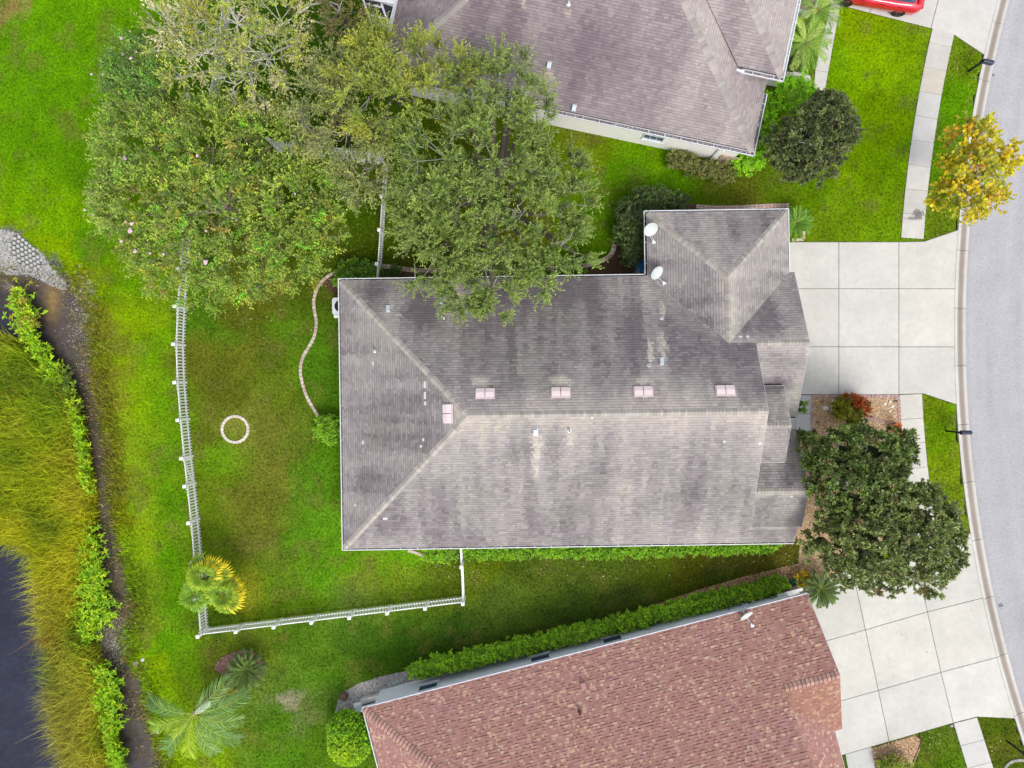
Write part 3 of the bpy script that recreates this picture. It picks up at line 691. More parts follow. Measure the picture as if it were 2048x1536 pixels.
def build_roof(t, faces, tint, thick, widths, expo=0.127, singles=300, shadow=None, edge=None):
    deck = MB()
    for f in faces:
        n = len(f.p); dn = f.p - np.array([0, 0, 0.14])
        deck.add(np.r_[f.p, dn], [tuple(range(n)), tuple(range(2 * n - 1, n - 1, -1))] + [(i, n + i, n + (i + 1) % n, (i + 1) % n) for i in range(n)])
    roof = t.part('roof', deck, MAT['deck'])
    tabs = []
    for fi, f in enumerate(faces):
        lo, hi = f.uv.min(0), f.uv.max(0); clip = [tuple(x) for x in f.uv]
        for j in range(int(math.floor(lo[1] / expo)), int(math.ceil(hi[1] / expo))):
            r = random.Random(f.key * 100003 + j)
            u = math.floor(lo[0]) - 2 + r.random() * .3
            rr_ = random.Random((f.key * 7919 + j) * 31 + int(math.floor(lo[0])))
            while u < hi[0]:
                w = rr_.choice(widths); v0 = j * expo; th = rr_.choice(thick); q = rr_.random()
                if u + w > lo[0]:
                    rect = [(u, v0), (u + w, v0), (u + w, v0 + expo), (u, v0 + expo)]
                    pol = clip_convex(rect, clip)
                    if len(pol) >= 3:
                        area = abs(sum(pol[k][0] * pol[k - 1][1] - pol[k - 1][0] * pol[k][1] for k in range(len(pol)))) / 2
                        if area > 2e-4: tabs.append((fi, u, v0, w, th, q, pol, area > 0.98 * w * expo))
                u += w
    cen = np.array([faces[a[0]].at(a[1] + a[3] / 2, a[2] + expo / 2) for a in tabs]); key = np.array([faces[a[0]].key for a in tabs])
    uv = np.array([(a[1] + a[3] / 2, a[2] + expo / 2) for a in tabs]); q = np.array([a[5] for a in tabs])
    top = np.array([faces[a[0]].uv[:, 1].max() for a in tabs]); bot = np.array([faces[a[0]].uv[:, 1].min() for a in tabs])
    C = tint(cen, uv, key, q, (uv[:, 1] - bot) / np.maximum(top - bot, .1))
    px = to_px(cen)
    view = (px[:, 0] > 5) & (px[:, 0] < 2043) & (px[:, 1] > 5) & (px[:, 1] < 1531)
    size = np.array([a[3] if a[7] else 0 for a in tabs]) / (CAM_H - cen[:, 2]) ** 2 * view
    top_n = set(np.argsort(-size)[:singles].tolist())
    protos = {}
    mb = MB()
    for i, (fi, u, v0, w, th, _, pol, full) in enumerate(tabs):
        f = faces[fi]
        if i in top_n:
            if th not in protos:
                m = MB(); m.add([(0, 0, 0), (1, 0, 0), (1, 0, th + .004), (0, 0, th + .004), (1, expo, .004), (0, expo, .004)], [(3, 2, 4, 5), (0, 1, 2, 3), (1, 4, 2), (0, 3, 5)])
                protos[th] = m.mesh('shingle', MAT['shingle_obj'])
            o = f.at(u, v0)
            Mx = Matrix(((f.u[0] * w, f.v[0], f.n[0], o[0]), (f.u[1] * w, f.v[1], f.n[1], o[1]), (f.u[2] * w, f.v[2], f.n[2], o[2]), (0, 0, 0, 1)))
            so = t.inst('shingle', protos[th], Mx, roof); so.color = (*C[i], 1)
        else:
            n = len(pol)
            tp = [f.at(a, b, .004 + th * (1 - (b - v0) / expo)) for a, b in pol]
            F = [tuple(range(n))]; V = list(tp)
            for k in range(n):
                a, b = pol[k], pol[(k + 1) % n]
                if abs(a[1] - v0) < 1e-6 and abs(b[1] - v0) < 1e-6:
                    V += [f.at(a[0], a[1]), f.at(b[0], b[1])]; F.append((n, n + 1, (k + 1) % n, k)); break
            mb.add(V, F, C[i])
        if edge and full:      # shadow line painted just below the lower edge of each course
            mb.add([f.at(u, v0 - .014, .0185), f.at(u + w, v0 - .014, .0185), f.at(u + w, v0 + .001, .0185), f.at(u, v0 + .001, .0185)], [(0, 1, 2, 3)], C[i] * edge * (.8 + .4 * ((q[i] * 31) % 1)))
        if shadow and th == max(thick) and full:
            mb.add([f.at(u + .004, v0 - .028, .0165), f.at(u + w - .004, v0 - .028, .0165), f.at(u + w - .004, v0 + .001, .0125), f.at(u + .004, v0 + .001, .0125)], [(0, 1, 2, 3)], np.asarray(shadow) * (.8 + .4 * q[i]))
    t.part('shingle_courses', mb, MAT['shingle'], roof, kind='stuff')
    return roof

def caps(t, roof, p0, p1, fa, fb, col, width=0.145, expo=0.15, left=300, name='ridge_cap', hi=.034, line=None):
    """folded cap shingles along a hip or ridge, p0 the lower end"""
    p0, p1 = np.asarray(p0, float), np.asarray(p1, float); L = np.linalg.norm(p1 - p0); d = (p1 - p0) / L
    def side(f):
        s = norm(np.cross(d, f.n)); return s if s @ -f.v > 0 else -s
    sa, sb = side(fa), side(fb)
    up = norm(fa.n + fb.n); n = int(L / expo)
    V = []
    for x, h in ((0, hi), (expo * 1.06, .018)):
        V += [d * x + sa * width + fa.n * h * .8, d * x + up * (h + .01), d * x + sb * width + fb.n * h * .8]
    V += [sa * width, np.zeros(3), sb * width]
    V = np.array(V); F = [(0, 1, 4, 3), (1, 2, 5, 4), (6, 7, 1, 0), (7, 8, 2, 1)]
    if np.cross(V[1] - V[0], V[4] - V[0])[2] < 0: F = [x[::-1] for x in F]
    m = MB(); m.add(V, F)
    if line:      # painted shadow line of the butt edge, lying on the cap below
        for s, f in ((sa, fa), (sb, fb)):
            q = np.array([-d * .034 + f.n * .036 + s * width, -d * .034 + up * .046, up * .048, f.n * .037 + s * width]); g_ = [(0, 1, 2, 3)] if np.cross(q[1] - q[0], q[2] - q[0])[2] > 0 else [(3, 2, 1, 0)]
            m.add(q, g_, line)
    me = m.mesh(name, MAT['shingle_obj']); rest = MB()
    for i in range(n):
        q = p0 + d * (i * L / n); c = np.asarray(col) * rng.uniform(.82, 1.16) * rng.uniform(.97, 1.03, 3)
        px = to_px(q)
        if left > 0 and -20 < px[0] < 2068 and -20 < px[1] < 1556:
            o = t.inst(name, me, Matrix.Translation(Vector(q)), roof); o.color = (*c, 1); left -= 1
        else: rest.add(V + q, F, c)
    if rest.n: t.part('ridge_cap_row', rest, MAT['shingle'], roof, kind='stuff')
    return left

def gutter(t, p0, p1, out, debris=None, step=0.78, wd=.135):
    """U trough hung along an eave from p0 to p1 (outer top edge), out = outward direction"""
    p0, p1, out = (np.asarray(x, float) for x in (p0, p1, out)); d = norm(p1 - p0); L = np.linalg.norm(p1 - p0)
    prof = [(-wd, .0), (-wd, -.12), (-.01, -.12), (.012, .005), (-.026, .005), (-.038, -.10), (.028 - wd, -.10), (.028 - wd, .0)]
    V = np.array([p + out * o + np.array([0, 0, z]) for p in (p0, p1) for o, z in prof]); n = len(prof)
    F = [(i, (i + 1) % n, n + (i + 1) % n, n + i) for i in range(n)] + [tuple(range(n))[::-1], tuple(range(n, 2 * n))]
    if np.cross(d, out)[2] > 0: F = [f[::-1] for f in F]
    m = MB(); m.add(V, F); gt = t.part('gutter', m, MAT['white_metal'])
    h = MB(); ang = math.atan2(d[1], d[0])
    h.box((0, 0, 0), (.024, wd, .012), 0); hme = h.mesh('gutter_hanger', MAT['white_metal'])
    k = max(1, int(L / step))
    for i in range(k):
        q = p0 + d * ((i + .5) * L / k) - out * wd * .5 + np.array([0, 0, .008])
        t.inst('gutter_hanger', hme, Matrix.Translation(Vector(q)) @ Matrix.Rotation(ang, 4, 'Z'), gt)
    if debris is not None:
        b = MB(); hw = wd * .5 - .03; c0, c1 = p0 - out * (wd * .5 + .006), p1 - out * (wd * .5 + .006)
        b.add([c0 - out * hw + [0, 0, -.085], c1 - out * hw + [0, 0, -.085], c1 + out * hw + [0, 0, -.085], c0 + out * hw + [0, 0, -.085]], [(0, 1, 2, 3)], np.asarray(debris) * .6)
        for _ in range(int(L * 26)):
            q = c0 + (c1 - c0) * rng.random() + out * rng.uniform(-.035, .035) + np.array([0, 0, rng.uniform(-.085, -.055)]); a = rng.uniform(0, 6.3); r = rng.uniform(.01, .035)
            b.add([q + r * np.array([math.cos(a + k_), math.sin(a + k_) * .6, 0]) for k_ in (0, 1.5, 3.1, 4.6)], [(0, 1, 2, 3)], np.asarray(debris) * rng.uniform(.5, 3.2))
        t.part('leaf_litter', b, MAT['mulch'], gt, kind='stuff')

def frame_of(f, p):
    return Matrix(((f.u[0], -f.v[0], f.n[0], p[0]), (f.u[1], -f.v[1], f.n[1], p[1]), (f.u[2], -f.v[2], f.n[2], p[2]), (0, 0, 0, 1)))

def ridge_vent(t, f, px, py, me={}):
    """low twin hooded attic vent; local x along the slope's courses, y downhill"""
    if not me:
        m = MB(); m.box((0, 0, .012), (.86, .46, .02)); m.box((0, -.235, .035), (.88, .03, .035)); me['b'] = m.mesh('attic_vent', MAT['pinkvent'])
        m = MB(); v = [(-.195, -.20, .02), (.195, -.20, .02), (.195, .23, .02), (-.195, .23, .02), (-.19, -.195, .075), (.19, -.195, .075), (.185, .02, .125), (-.185, .02, .125), (.185, .225, .10), (-.185, .225, .10)]
        m.add(v, [(4, 5, 6, 7), (7, 6, 8, 9), (0, 1, 5, 4), (2, 3, 9, 8), (1, 2, 8, 6, 5), (3, 0, 4, 7, 9)]); me['h'] = m.mesh('hood', MAT['pinkvent'])
    p = f.hit(px, py); b = t.inst('attic_vent', me['b'], frame_of(f, p + f.n * .02))
    for x in (-.205, .205): obj('hood', me['h'], None, b, basis=Matrix.Translation((x, 0, 0)))
def gooseneck(t, f, px, py, me={}):
    if not me:
        m = MB(); m.box((0, .01, .014), (.20, .30, .012)); me['b'] = m.mesh('exhaust_vent', MAT['galv'])
        m = MB(); m.add([(-.085, -.12, .015), (.085, -.12, .015), (.085, .13, .015), (-.085, .13, .015), (-.08, -.10, .14), (.08, -.10, .14), (.085, .15, .18), (-.085, .15, .18), (.085, .17, .07), (-.085, .17, .07)],
                       [(4, 5, 6, 7), (6, 8, 9, 7), (0, 1, 5, 4), (1, 2, 8, 6, 5), (3, 0, 4, 7, 9), (2, 3, 9, 8)]); me['h'] = m.mesh('hood', MAT['galv'])
    p = f.hit(px, py); b = t.inst('exhaust_vent', me['b'], frame_of(f, p + f.n * .014)); obj('hood', me['h'], None, b)
def vent_pipe(t, f, px, py, mat='white_metal', me={}):
    if mat not in me:
        m = MB(); an = [(.075 - .0, 0), (.07, .03), (.05, .05)]
        m.lathe([(.10, 0), (.095, .02), (.055, .06), (.052, .30), (.036, .30), (.036, .12)], sides=12); me[mat] = m.mesh('vent_pipe', [MAT[mat]], smooth=False)
        m = MB(); m.lathe([(.035, .2), (.034, .285)], sides=12); me[mat + 'd'] = m.mesh('pipe_mouth', MAT['dark'])
    p = f.hit(px, py); b = t.inst('vent_pipe', me[mat], Matrix.Translation(Vector(p - f.n * .0))); obj('pipe_mouth', me[mat + 'd'], None, b)

def fascia(m, p0, p1, out, h=0.17, th=0.025, drop=0.0):
    """white board under a roof edge, just outside it"""
    p0, p1, out = (np.asarray(x, float) for x in (p0, p1, out))
    a = [p0 + out * .004, p1 + out * .004, p1 + out * th, p0 + out * th]
    V = np.array([q + np.array([0, 0, -drop - .002]) for q in a] + [q + np.array([0, 0, -drop - h]) for q in a])
    F = [(0, 1, 2, 3), (7, 6, 5, 4), (0, 4, 5, 1), (1, 5, 6, 2), (2, 6, 7, 3), (3, 7, 4, 0)]
    m.add(V, F)

def windowed(t, wall, c, along, out, w, h, nx, ny, frame_mat='white_metal', sill=True):
    """framed window on a wall: c its centre on the wall surface"""
    c, along, out = (np.asarray(x, float) for x in (c, along, out)); up = np.array([0, 0, 1.0])
    Mx = np.stack([along, out, up], 1)
    m = MB(); fr = .05
    for s in (-1, 1):
        m.box(c + along * s * (w / 2 + fr / 2) + out * .02, (fr, .08, h + 2 * fr), M=Mx)
        m.box(c + up * s * (h / 2 + fr / 2) + out * .02, (w - .004, .08, fr), M=Mx)
    for i in range(1, nx): m.box(c + along * (-w / 2 + w * i / nx) + out * .02, (.022, .03, h - .004), M=Mx)
    for j in range(1, ny): m.box(c + up * (-h / 2 + h * j / ny) + out * .024, (w - .006, .026, .022), M=Mx)
    o = t.part('window', m, MAT[frame_mat])
    g = MB(); g.box(c + out * .008, (w, .012, h), M=Mx); t.part('pane', g, MAT['glass'], o)
    if sill:
        g = MB(); g.box(c - up * (h / 2 + fr + .03) + out * .05, (w + .16, .10, .05), M=Mx); t.part('sill', g, MAT[frame_mat], o)

# ---- the grey house in the middle
TH = math.radians(0.85); e1 = np.array([math.cos(TH), math.sin(TH), 0]); e2 = np.array([-math.sin(TH), math.cos(TH), 0])
Z0 = 2.70; O1 = P(684, 1101, Z0)
def h1(a, b, z): return O1 * np.array([1, 1, 0]) + e1 * a + e2 * b + np.array([0, 0, z])
def zS(b): return Z0 + PITCH * b
W1 = 12.87; HB = W1 / 2; RZ = zS(HB); RK = 19.17; RE = 21.6; SE_ = 21.4; HA = 6.25
def zN(b): return Z0 + PITCH * (W1 - b)
WA, WB, WN = 14.53, 21.39, 15.87; WM = (WA + WB) / 2; WH = (WB - WA) / 2; WZ = Z0 + PITCH * WH; VB = W1 - WH
g0 = .10
F1 = [
    Face(1, [h1(g0, W1 - g0, zN(W1 - g0)), h1(HA, HB, RZ), h1(WM, HB, RZ), h1(WM, VB, WZ), h1(WA + g0, W1 - g0, zN(W1 - g0))]),
    Face(1, [h1(WM, VB, WZ), h1(WM, HB, RZ), h1(RK, HB, RZ), h1(RK, VB, WZ)]),
    Face(1, [h1(WM, VB, WZ), h1(RE, VB, WZ), h1(RE, W1 - .02, zN(W1 - .02)), h1(WB, W1 - .02, zN(W1 - .02))]),
    Face(2, [h1(g0, g0, zS(g0)), h1(RK, g0, zS(g0)), h1(RK, HB, RZ), h1(HA, HB, RZ)]),
    Face(2, [h1(RK, g0, zS(g0)), h1(SE_, g0, zS(g0)), h1(SE_, .90, zS(.90)), h1(RK, .90, zS(.90))]),
    Face(2, [h1(RK, .90, zS(.90)), h1(RE, .90, zS(.90)), h1(RE, 2.71, zS(2.71)), h1(RK, 2.71, zS(2.71))]),
    Face(3, [h1(g0, W1 - g0, zS(g0)), h1(g0, g0, zS(g0)), h1(HA, HB, RZ)]),
    Face(4, [h1(WA + g0, WN - g0, zS(g0)), h1(WM, WN - WH, WZ), h1(WB - g0, WN - g0, zS(g0))]),
    Face(5, [h1(WA + g0, WN - g0, zS(g0)), h1(WA + g0, W1 - g0, zS(g0)), h1(WM, VB, WZ), h1(WM, WN - WH, WZ)]),
    Face(6, [h1(WB - g0, WN - g0, zS(g0)), h1(WM, WN - WH, WZ), h1(WM, VB, WZ), h1(WB - g0, W1 - g0, zS(g0))]),
    Face(7, [h1(RK - .5, VB, WZ), h1(RK - .5, VB - WH, Z0), h1(RE, VB - WH, Z0), h1(RE, VB, WZ)]),
    Face(8, [h1(RK - .5, 5.73, 4.406), h1(20.66, 5.73, 4.406), h1(20.66, 7.49, 3.60), h1(RK - .5, 7.49, 3.60)]),
    Face(9, [h1(RK - .5, 5.73, 4.406), h1(RK - .5, 3.97, 3.60), h1(20.66, 3.97, 3.60), h1(20.66, 5.73, 4.406)]),
    Face(10, [h1(RK - .5, 2.71, zS(2.71)), h1(RE, 2.71, zS(2.71)), h1(RE, 5.42, Z0), h1(RK - .5, 5.42, Z0)]),
]
STREAKS = [  # pale wash marks below metal vents: (u, v, length, width) in photograph pixels, + down the picture
    (1298, 728, -62, 9), (1323, 724, -68, 11), (1323, 634, -34, 7), (886, 634, -20, 8), (1071, 866, 80, 13), (1138, 862, 34, 7), (777, 618, -14, 8),
    (1071, 928, 34, 9), (960, 780, -30, 26), (1120, 778, -30, 30), (1285, 776, -24, 26)]
def tint_main(cen, uv, key, q, t):
    n = len(cen); px = to_px(cen)
    streak = .55 * fbm(uv[:, 0] * 1.25 + key * 7, uv[:, 1] * 0.17 + key * 3, 41, 3) + .45 * fbm(uv[:, 0] * 3.1 + key * 7, uv[:, 1] * 0.4 + key * 3, 47, 3)
    blot = fbm(uv[:, 0] * .32 + 5, uv[:, 1] * .32 + key, 43, 4)
    base = np.select([key == 1, key == 2, key == 3, key == 4, key == 5, key == 6, key == 7], [.68, .52, .56, .47, .56, .32, .56], .44)  # darker and lighter slopes: partly algae, partly painted light and shade
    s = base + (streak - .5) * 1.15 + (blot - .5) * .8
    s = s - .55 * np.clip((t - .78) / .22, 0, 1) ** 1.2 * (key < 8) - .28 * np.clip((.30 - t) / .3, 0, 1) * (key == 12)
    def spot(u, v, ru, rv, amt):
        nonlocal s
        s = s + amt * np.exp(-(((px[:, 0] - u) / ru) ** 2 + ((px[:, 1] - v) / rv) ** 2))
    spot(850, 620, 42, 36, .55); spot(740, 580, 50, 14, .3); spot(1080, 600, 70, 60, .28); spot(910, 590, 45, 26, -.6); spot(760, 880, 80, 160, .22); spot(760, 680, 70, 90, -.25)
    spot(1550, 770, 26, 14, .9); spot(1530, 745, 14, 40, -.2); spot(1460, 700, 90, 50, .25); spot(1540, 600, 46, 60, .18); spot(1400, 470, 30, 30, -.1); spot(1510, 450, 50, 30, .25)  # first spot paints the shade under the porch gable's eave
    spot(1575, 955, 18, 26, .45); spot(1540, 890, 30, 30, -.15); spot(1000, 1060, 300, 34, .16); spot(1250, 900, 260, 50, -.10); spot(1490, 1060, 80, 30, .12); spot(1330, 600, 80, 40, -.1)
    s = s + (q - .5) * .22
    s = np.clip(s, 0, 1)[:, None]
    lo = np.array([0.405, 0.358, 0.325]); mid = np.array([0.282, 0.256, 0.254]); hi = np.array([0.142, 0.122, 0.132])
    c = np.where(s < .5, lo * (1 - 2 * s) + mid * 2 * s, mid * (2 - 2 * s) + hi * (2 * s - 1))
    moss = np.clip((fbm(uv[:, 0] * .5 + 31, uv[:, 1] * .5, 51, 3) - .55) * 3, 0, .5)[:, None]
    c = c * (1 - moss) + c * np.array([.94, 1.0, .90]) * moss
    for (u, v, l, w) in STREAKS:
        rel = (px[:, 1] - v) / l; k = np.exp(-((px[:, 0] - u - 3 * np.sin(rel * 4)) / (w * .6)) ** 2) * np.clip(rel * 12, 0, 1) * np.clip((1 - rel) * 2.2, 0, 1)
        k = np.clip(k * 1.25, 0, .9); c = c * (1 - k[:, None]) + np.array([0.45, 0.40, 0.355]) * k[:, None]
    c = c * (1 + (q[:, None] * 7919 % 1 - .5) * .17)
    c = c * 1.14
    white = ((q * 104729 % 1) > .9988) & ((key == 2) | (key == 3))
    c[white] = (.58, .56, .56)
    for (u, v) in ((850, 765), (850, 772), (850, 786), (851, 797), (851, 808), (846, 880), (846, 892), (1470, 677), (1482, 677), (1496, 677)):
        j = np.argmin((px[:, 0] - u) ** 2 + (px[:, 1] - v) ** 2); c[j] = (.60, .58, .58)
    return c
HM = Thing('grey_house', 'grey brown shingled house with gabled front between the two neighbours', 'house', h1(10.7, 6.4, 0))
random.seed(1)
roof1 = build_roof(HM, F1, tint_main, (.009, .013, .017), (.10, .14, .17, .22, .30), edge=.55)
capc = (0.375, 0.345, 0.315)
left = 300
for (a, b, fa, fb) in ((h1(.15, W1 - .15, zS(.15)), h1(HA, HB, RZ), 0, 6), (h1(.15, .15, zS(.15)), h1(HA, HB, RZ), 3, 6), (h1(HA, HB, RZ), h1(RK, HB, RZ), 0, 3),
                       (h1(WA + .15, WN - .15, zS(.15)), h1(WM, WN - WH, WZ), 7, 8), (h1(WB - .15, WN - .15, zS(.15)), h1(WM, WN - WH, WZ), 7, 9), (h1(WM, WN - WH, WZ), h1(WM, VB + .1, WZ), 8, 9),
                       (h1(RK + .05, VB, WZ), h1(RE, VB, WZ), 2, 10), (h1(RK, 5.73, 4.406), h1(20.66, 5.73, 4.406), 11, 12), (h1(RK + .1, 2.71, zS(2.71)), h1(RE, 2.71, zS(2.71)), 5, 13)):
    left = caps(HM, roof1, a, b, F1[fa], F1[fb], capc, left=left)
DEB = (0.07, 0.06, 0.055)
gutter(HM, h1(0, W1, Z0 - .02), h1(WA - .02, W1, Z0 - .02), e2, DEB)
gutter(HM, h1(0, 0, Z0 - .02), h1(0, W1, Z0 - .02), -e1, (.10, .10, .12))
gutter(HM, h1(SE_, 0, Z0 - .02), h1(0, 0, Z0 - .02), -e2, (.09, .085, .09))
gutter(HM, h1(WA, W1 + .02, Z0 - .02), h1(WA, WN, Z0 - .02), -e1, DEB)
gutter(HM, h1(WA, WN, Z0 - .02), h1(WB, WN, Z0 - .02), e2, None)
gutter(HM, h1(WB, WN, Z0 - .02), h1(WB, W1 + .05, Z0 - .02), e1, None)
gutter(HM, h1(RE, VB - WH - .10, Z0 - .02), h1(20.7, VB - WH - .10, Z0 - .02), -e2, (.16, .16, .17))
fm = MB()
fascia(fm, h1(RK, HB, RZ + .02), h1(RK, VB, WZ + .02), e1, .12, .012); fascia(fm, h1(RK, 2.71, zS(2.71) + .02), h1(RK, HB, RZ + .02), e1, .12, .012)
fascia(fm, h1(RE, VB, WZ), h1(RE, W1, Z0), e1, .16, .012); fascia(fm, h1(RE, VB - WH, Z0), h1(RE, VB, WZ), e1, .16, .012)
fascia(fm, h1(20.66, 5.73, 4.4), h1(20.66, 7.49, 3.6), e1, .16, .012); fascia(fm, h1(20.66, 3.97, 3.6), h1(20.66, 5.73, 4.4), e1, .16, .012)
fascia(fm, h1(RE, .9, zS(.9)), h1(RE, 2.71, zS(2.71)), e1, .16, .012); fascia(fm, h1(RE, 2.71, zS(2.71)), h1(RE, 5.42, Z0), e1, .16, .012); fascia(fm, h1(SE_, .1, zS(.1)), h1(SE_, .88, zS(.88)), e1, .14, .012)
fascia(fm, h1(SE_, .90, zS(.9)), h1(RE, .90, zS(.9)), -e2, .16, .02); fascia(fm, h1(RK, 7.49, 3.6), h1(20.66, 7.49, 3.6), e2, .14, .02); fascia(fm, h1(RK, 3.97, 3.6), h1(20.66, 3.97, 3.6), -e2, .14, .02)
HM.part('fascia', fm, MAT['white_metal'])
wm = MB()
def foot(h, pts): return np.array([h(a, b, 0)[:2] for a, b in pts])
wp = foot(h1, [(.45, .45), (21.0, .45), (21.0, 12.42), (20.95, 12.5), (20.95, 15.42), (14.98, 15.42), (14.98, 12.42), (.45, 12.42)]); wm.prism(wp, -.1, 2.56)
NOGRASS.append(wp)
def gable(m, h, a, pts, th=.2):
    V = np.array([h(a, b, z) for b, z in pts] + [h(a - th, b, z) for b, z in pts]); n = len(pts)
    m.add(V, [tuple(range(n)), tuple(range(2 * n - 1, n - 1, -1))] + [(i, n + i, n + (i + 1) % n, (i + 1) % n) for i in range(n)])
gable(wm, h1, 18.85, [(.6, 2.55), (12.2, 2.55), (HB, RZ - .18)]); gable(wm, h1, 21.0, [(6.3, 2.55), (12.2, 2.55), (VB, WZ - .2)]); gable(wm, h1, 20.98, [(.8, 2.4), (5.1, 2.4), (2.71, zS(2.71) - .2)])
gable(wm, h1, 20.3, [(4.2, 2.6), (7.25, 2.6), (7.25, 3.5), (5.73, 4.2), (4.2, 3.5)])
HM.part('wall', wm, MAT['stucco_w'])
gd = MB(); Mx = np.stack([e2, e1, [0, 0, 1]], 1)
for j in range(4): gd.box(h1(21.02, 9.4, .32 + .56 * j), (4.9, .05, .55), M=Mx)
HM.part('garage_door', gd, MAT['white_metal'])
N_, S_, W_, = F1[0], F1[3], F1[6]
for u, v in ((970, 788), (1121, 786)): ridge_vent(HM, N_, u, v)
for u, v in ((1286, 784), (1450, 782)): ridge_vent(HM, N_, u, v)
ridge_vent(HM, W_, 897, 827)
for u, v in ((777, 620), (881, 603), (1323, 725)): gooseneck(HM, N_, u, v)
gooseneck(HM, S_, 1071, 861)
for f, u, v in ((N_, 886, 636), (N_, 1298, 731), (N_, 1323, 637), (S_, 1138, 861), (W_, 750, 702)): vent_pipe(HM, f, u, v)

g2 = .19
# ---- the northern neighbour
T2 = math.radians(-12.03); n1 = np.array([math.cos(T2), math.sin(T2), 0]); n2 = np.array([-math.sin(T2), math.cos(T2), 0])
O2 = P(757, 151.5, Z0)
def h2(a, b, z): return O2 * np.array([1, 1, 0]) + n1 * a + n2 * b + np.array([0, 0, z])
L2 = float((P(1508.5, 312.5, Z0) - O2) @ n1); D2 = 14.0; R2 = Z0 + PITCH * 7
ZW = 3.55; cw = P(1567.5, 162.5, ZW) - O2; aw, bw = float(cw @ n1), float(cw @ n2); av = L2 - (ZW - Z0) / PITCH
K2 = 4.6
F2 = [
    Face(21, [h2(g2, g2, zS(g2)), h2(L2 - g2, g2, zS(g2)), h2(L2 - 7, 7, R2), h2(7, 7, R2)]),
    Face(22, [h2(L2 - g2, g2, zS(g2)), h2(L2 - g2, D2, zS(g2)), h2(L2 - 7, D2, R2), h2(L2 - 7, 7, R2)]),
    Face(23, [h2(g2, D2, zS(g2)), h2(g2, g2, zS(g2)), h2(7, 7, R2), h2(7, D2, R2)]),
    Face(24, [h2(av, bw + g2, ZW + PITCH * g2), h2(aw - g2, bw + g2, ZW + PITCH * g2), h2(aw - K2, bw + K2, ZW + PITCH * K2), h2(av - K2, bw + K2, ZW + PITCH * K2)]),
    Face(25, [h2(aw - g2, bw + g2, ZW + PITCH * g2), h2(aw - g2, bw + 2 * K2, ZW + PITCH * g2), h2(aw - K2, bw + K2, ZW + PITCH * K2)]),
]
ST2 = [(1137, 10, 28, 9), (1098, 134, 30, 12), (1148, 219, 14, 10), (1047, -10, 34, 9)]
def tint_north(cen, uv, key, q, t):
    px = to_px(cen)
    streak = fbm(uv[:, 0] * .95 + key * 7, uv[:, 1] * 0.18 + key * 3, 141, 4); blot = fbm(uv[:, 0] * .3 + 5, uv[:, 1] * .3 + key, 143, 4)
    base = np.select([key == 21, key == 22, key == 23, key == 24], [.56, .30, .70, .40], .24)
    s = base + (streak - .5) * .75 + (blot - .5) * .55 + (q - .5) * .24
    s = s + .25 * np.exp(-(((px[:, 0] - 1150) / 130) ** 2 + ((px[:, 1] - 120) / 90) ** 2)) - .3 * np.clip((px[:, 0] - 1380) / 150, 0, 1) * (key == 21) * .6
    s = np.clip(s, 0, 1)[:, None]
    lo = np.array([0.42, 0.375, 0.35]); mid = np.array([0.295, 0.252, 0.258]); hi = np.array([0.165, 0.132, 0.150])
    c = np.where(s < .5, lo * (1 - 2 * s) + mid * 2 * s, mid * (2 - 2 * s) + hi * (2 * s - 1))
    for (u, v, l, w) in ST2:
        rel = (px[:, 1] - v) / l; k = np.exp(-((px[:, 0] - u) / (w * .5)) ** 2) * np.clip(rel * 12, 0, 1) * np.clip((1 - rel) * 3, 0, 1)
        c = c * (1 - .8 * k[:, None]) + np.array([0.42, 0.34, 0.28]) * .8 * k[:, None]
    return 1.06 * c * (1 + (q[:, None] * 7919 % 1 - .5) * .15)
HN = Thing('grey_house', 'grey shingled house with white side wall beyond the big dark green tree', 'house', h2(9, 7, 0))
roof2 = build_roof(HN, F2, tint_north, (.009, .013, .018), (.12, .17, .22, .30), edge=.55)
left = 300
for (a, b, fa, fb) in ((h2(.15, .15, zS(.15)), h2(7, 7, R2), 0, 2), (h2(L2 - .15, .15, zS(.15)), h2(L2 - 7, 7, R2), 0, 1), (h2(aw - .15, bw + .15, ZW + .07), h2(aw - K2, bw + K2, ZW + PITCH * K2), 3, 4)):
    left = caps(HN, roof2, a, b, F2[fa], F2[fb], (0.36, 0.325, 0.31), width=.18, left=left)
gutter(HN, h2(L2, 0, Z0 - .02), h2(0, 0, Z0 - .02), -n2, (.30, .26, .29), wd=.21)
gutter(HN, h2(L2, bw - .3, Z0 - .02), h2(L2, 0, Z0 - .02), n1, (.30, .26, .29), wd=.21)
gutter(HN, h2(0, 0, Z0 - .02), h2(0, 12, Z0 - .02), -n1, None, wd=.21)
gutter(HN, h2(aw, bw, ZW - .02), h2(av + .25, bw, ZW - .02), -n2, (.30, .26, .29), wd=.21)
gutter(HN, h2(aw, bw + 8, ZW - .02), h2(aw, bw, ZW - .02), n1, None, wd=.21)
fm = MB(); fascia(fm, h2(av - .02, bw + .1, ZW + .05), h2(av + .35, bw + .1, ZW + .05), -n2, .12, .09); HN.part('fascia', fm, MAT['white_metal'])
wm = MB(); oh = .45
wp = foot(h2, [(oh, oh), (L2 - oh, oh), (L2 - oh, bw + .5), (aw - oh, bw + .5), (aw - oh, bw + 8), (oh, 13.5)]); wm.prism(wp, -.1, Z0 - .15)
wp2 = foot(h2, [(av, bw + .5), (aw - oh, bw + .5), (aw - oh, bw + 7.9), (av, bw + 7.9)]); wm.prism(wp2, Z0 - .149, ZW - .12)
NOGRASS.append(wp); wo = HN.part('wall', wm, MAT['stucco_w'])
def on_wall(h, O, n1_, n2_, b, px, py, z):
    q = P(px, py, z) - O; return float(q @ n1_)
a0 = on_wall(h2, O2, n1, n2, oh, 1309, 278, 1.7)
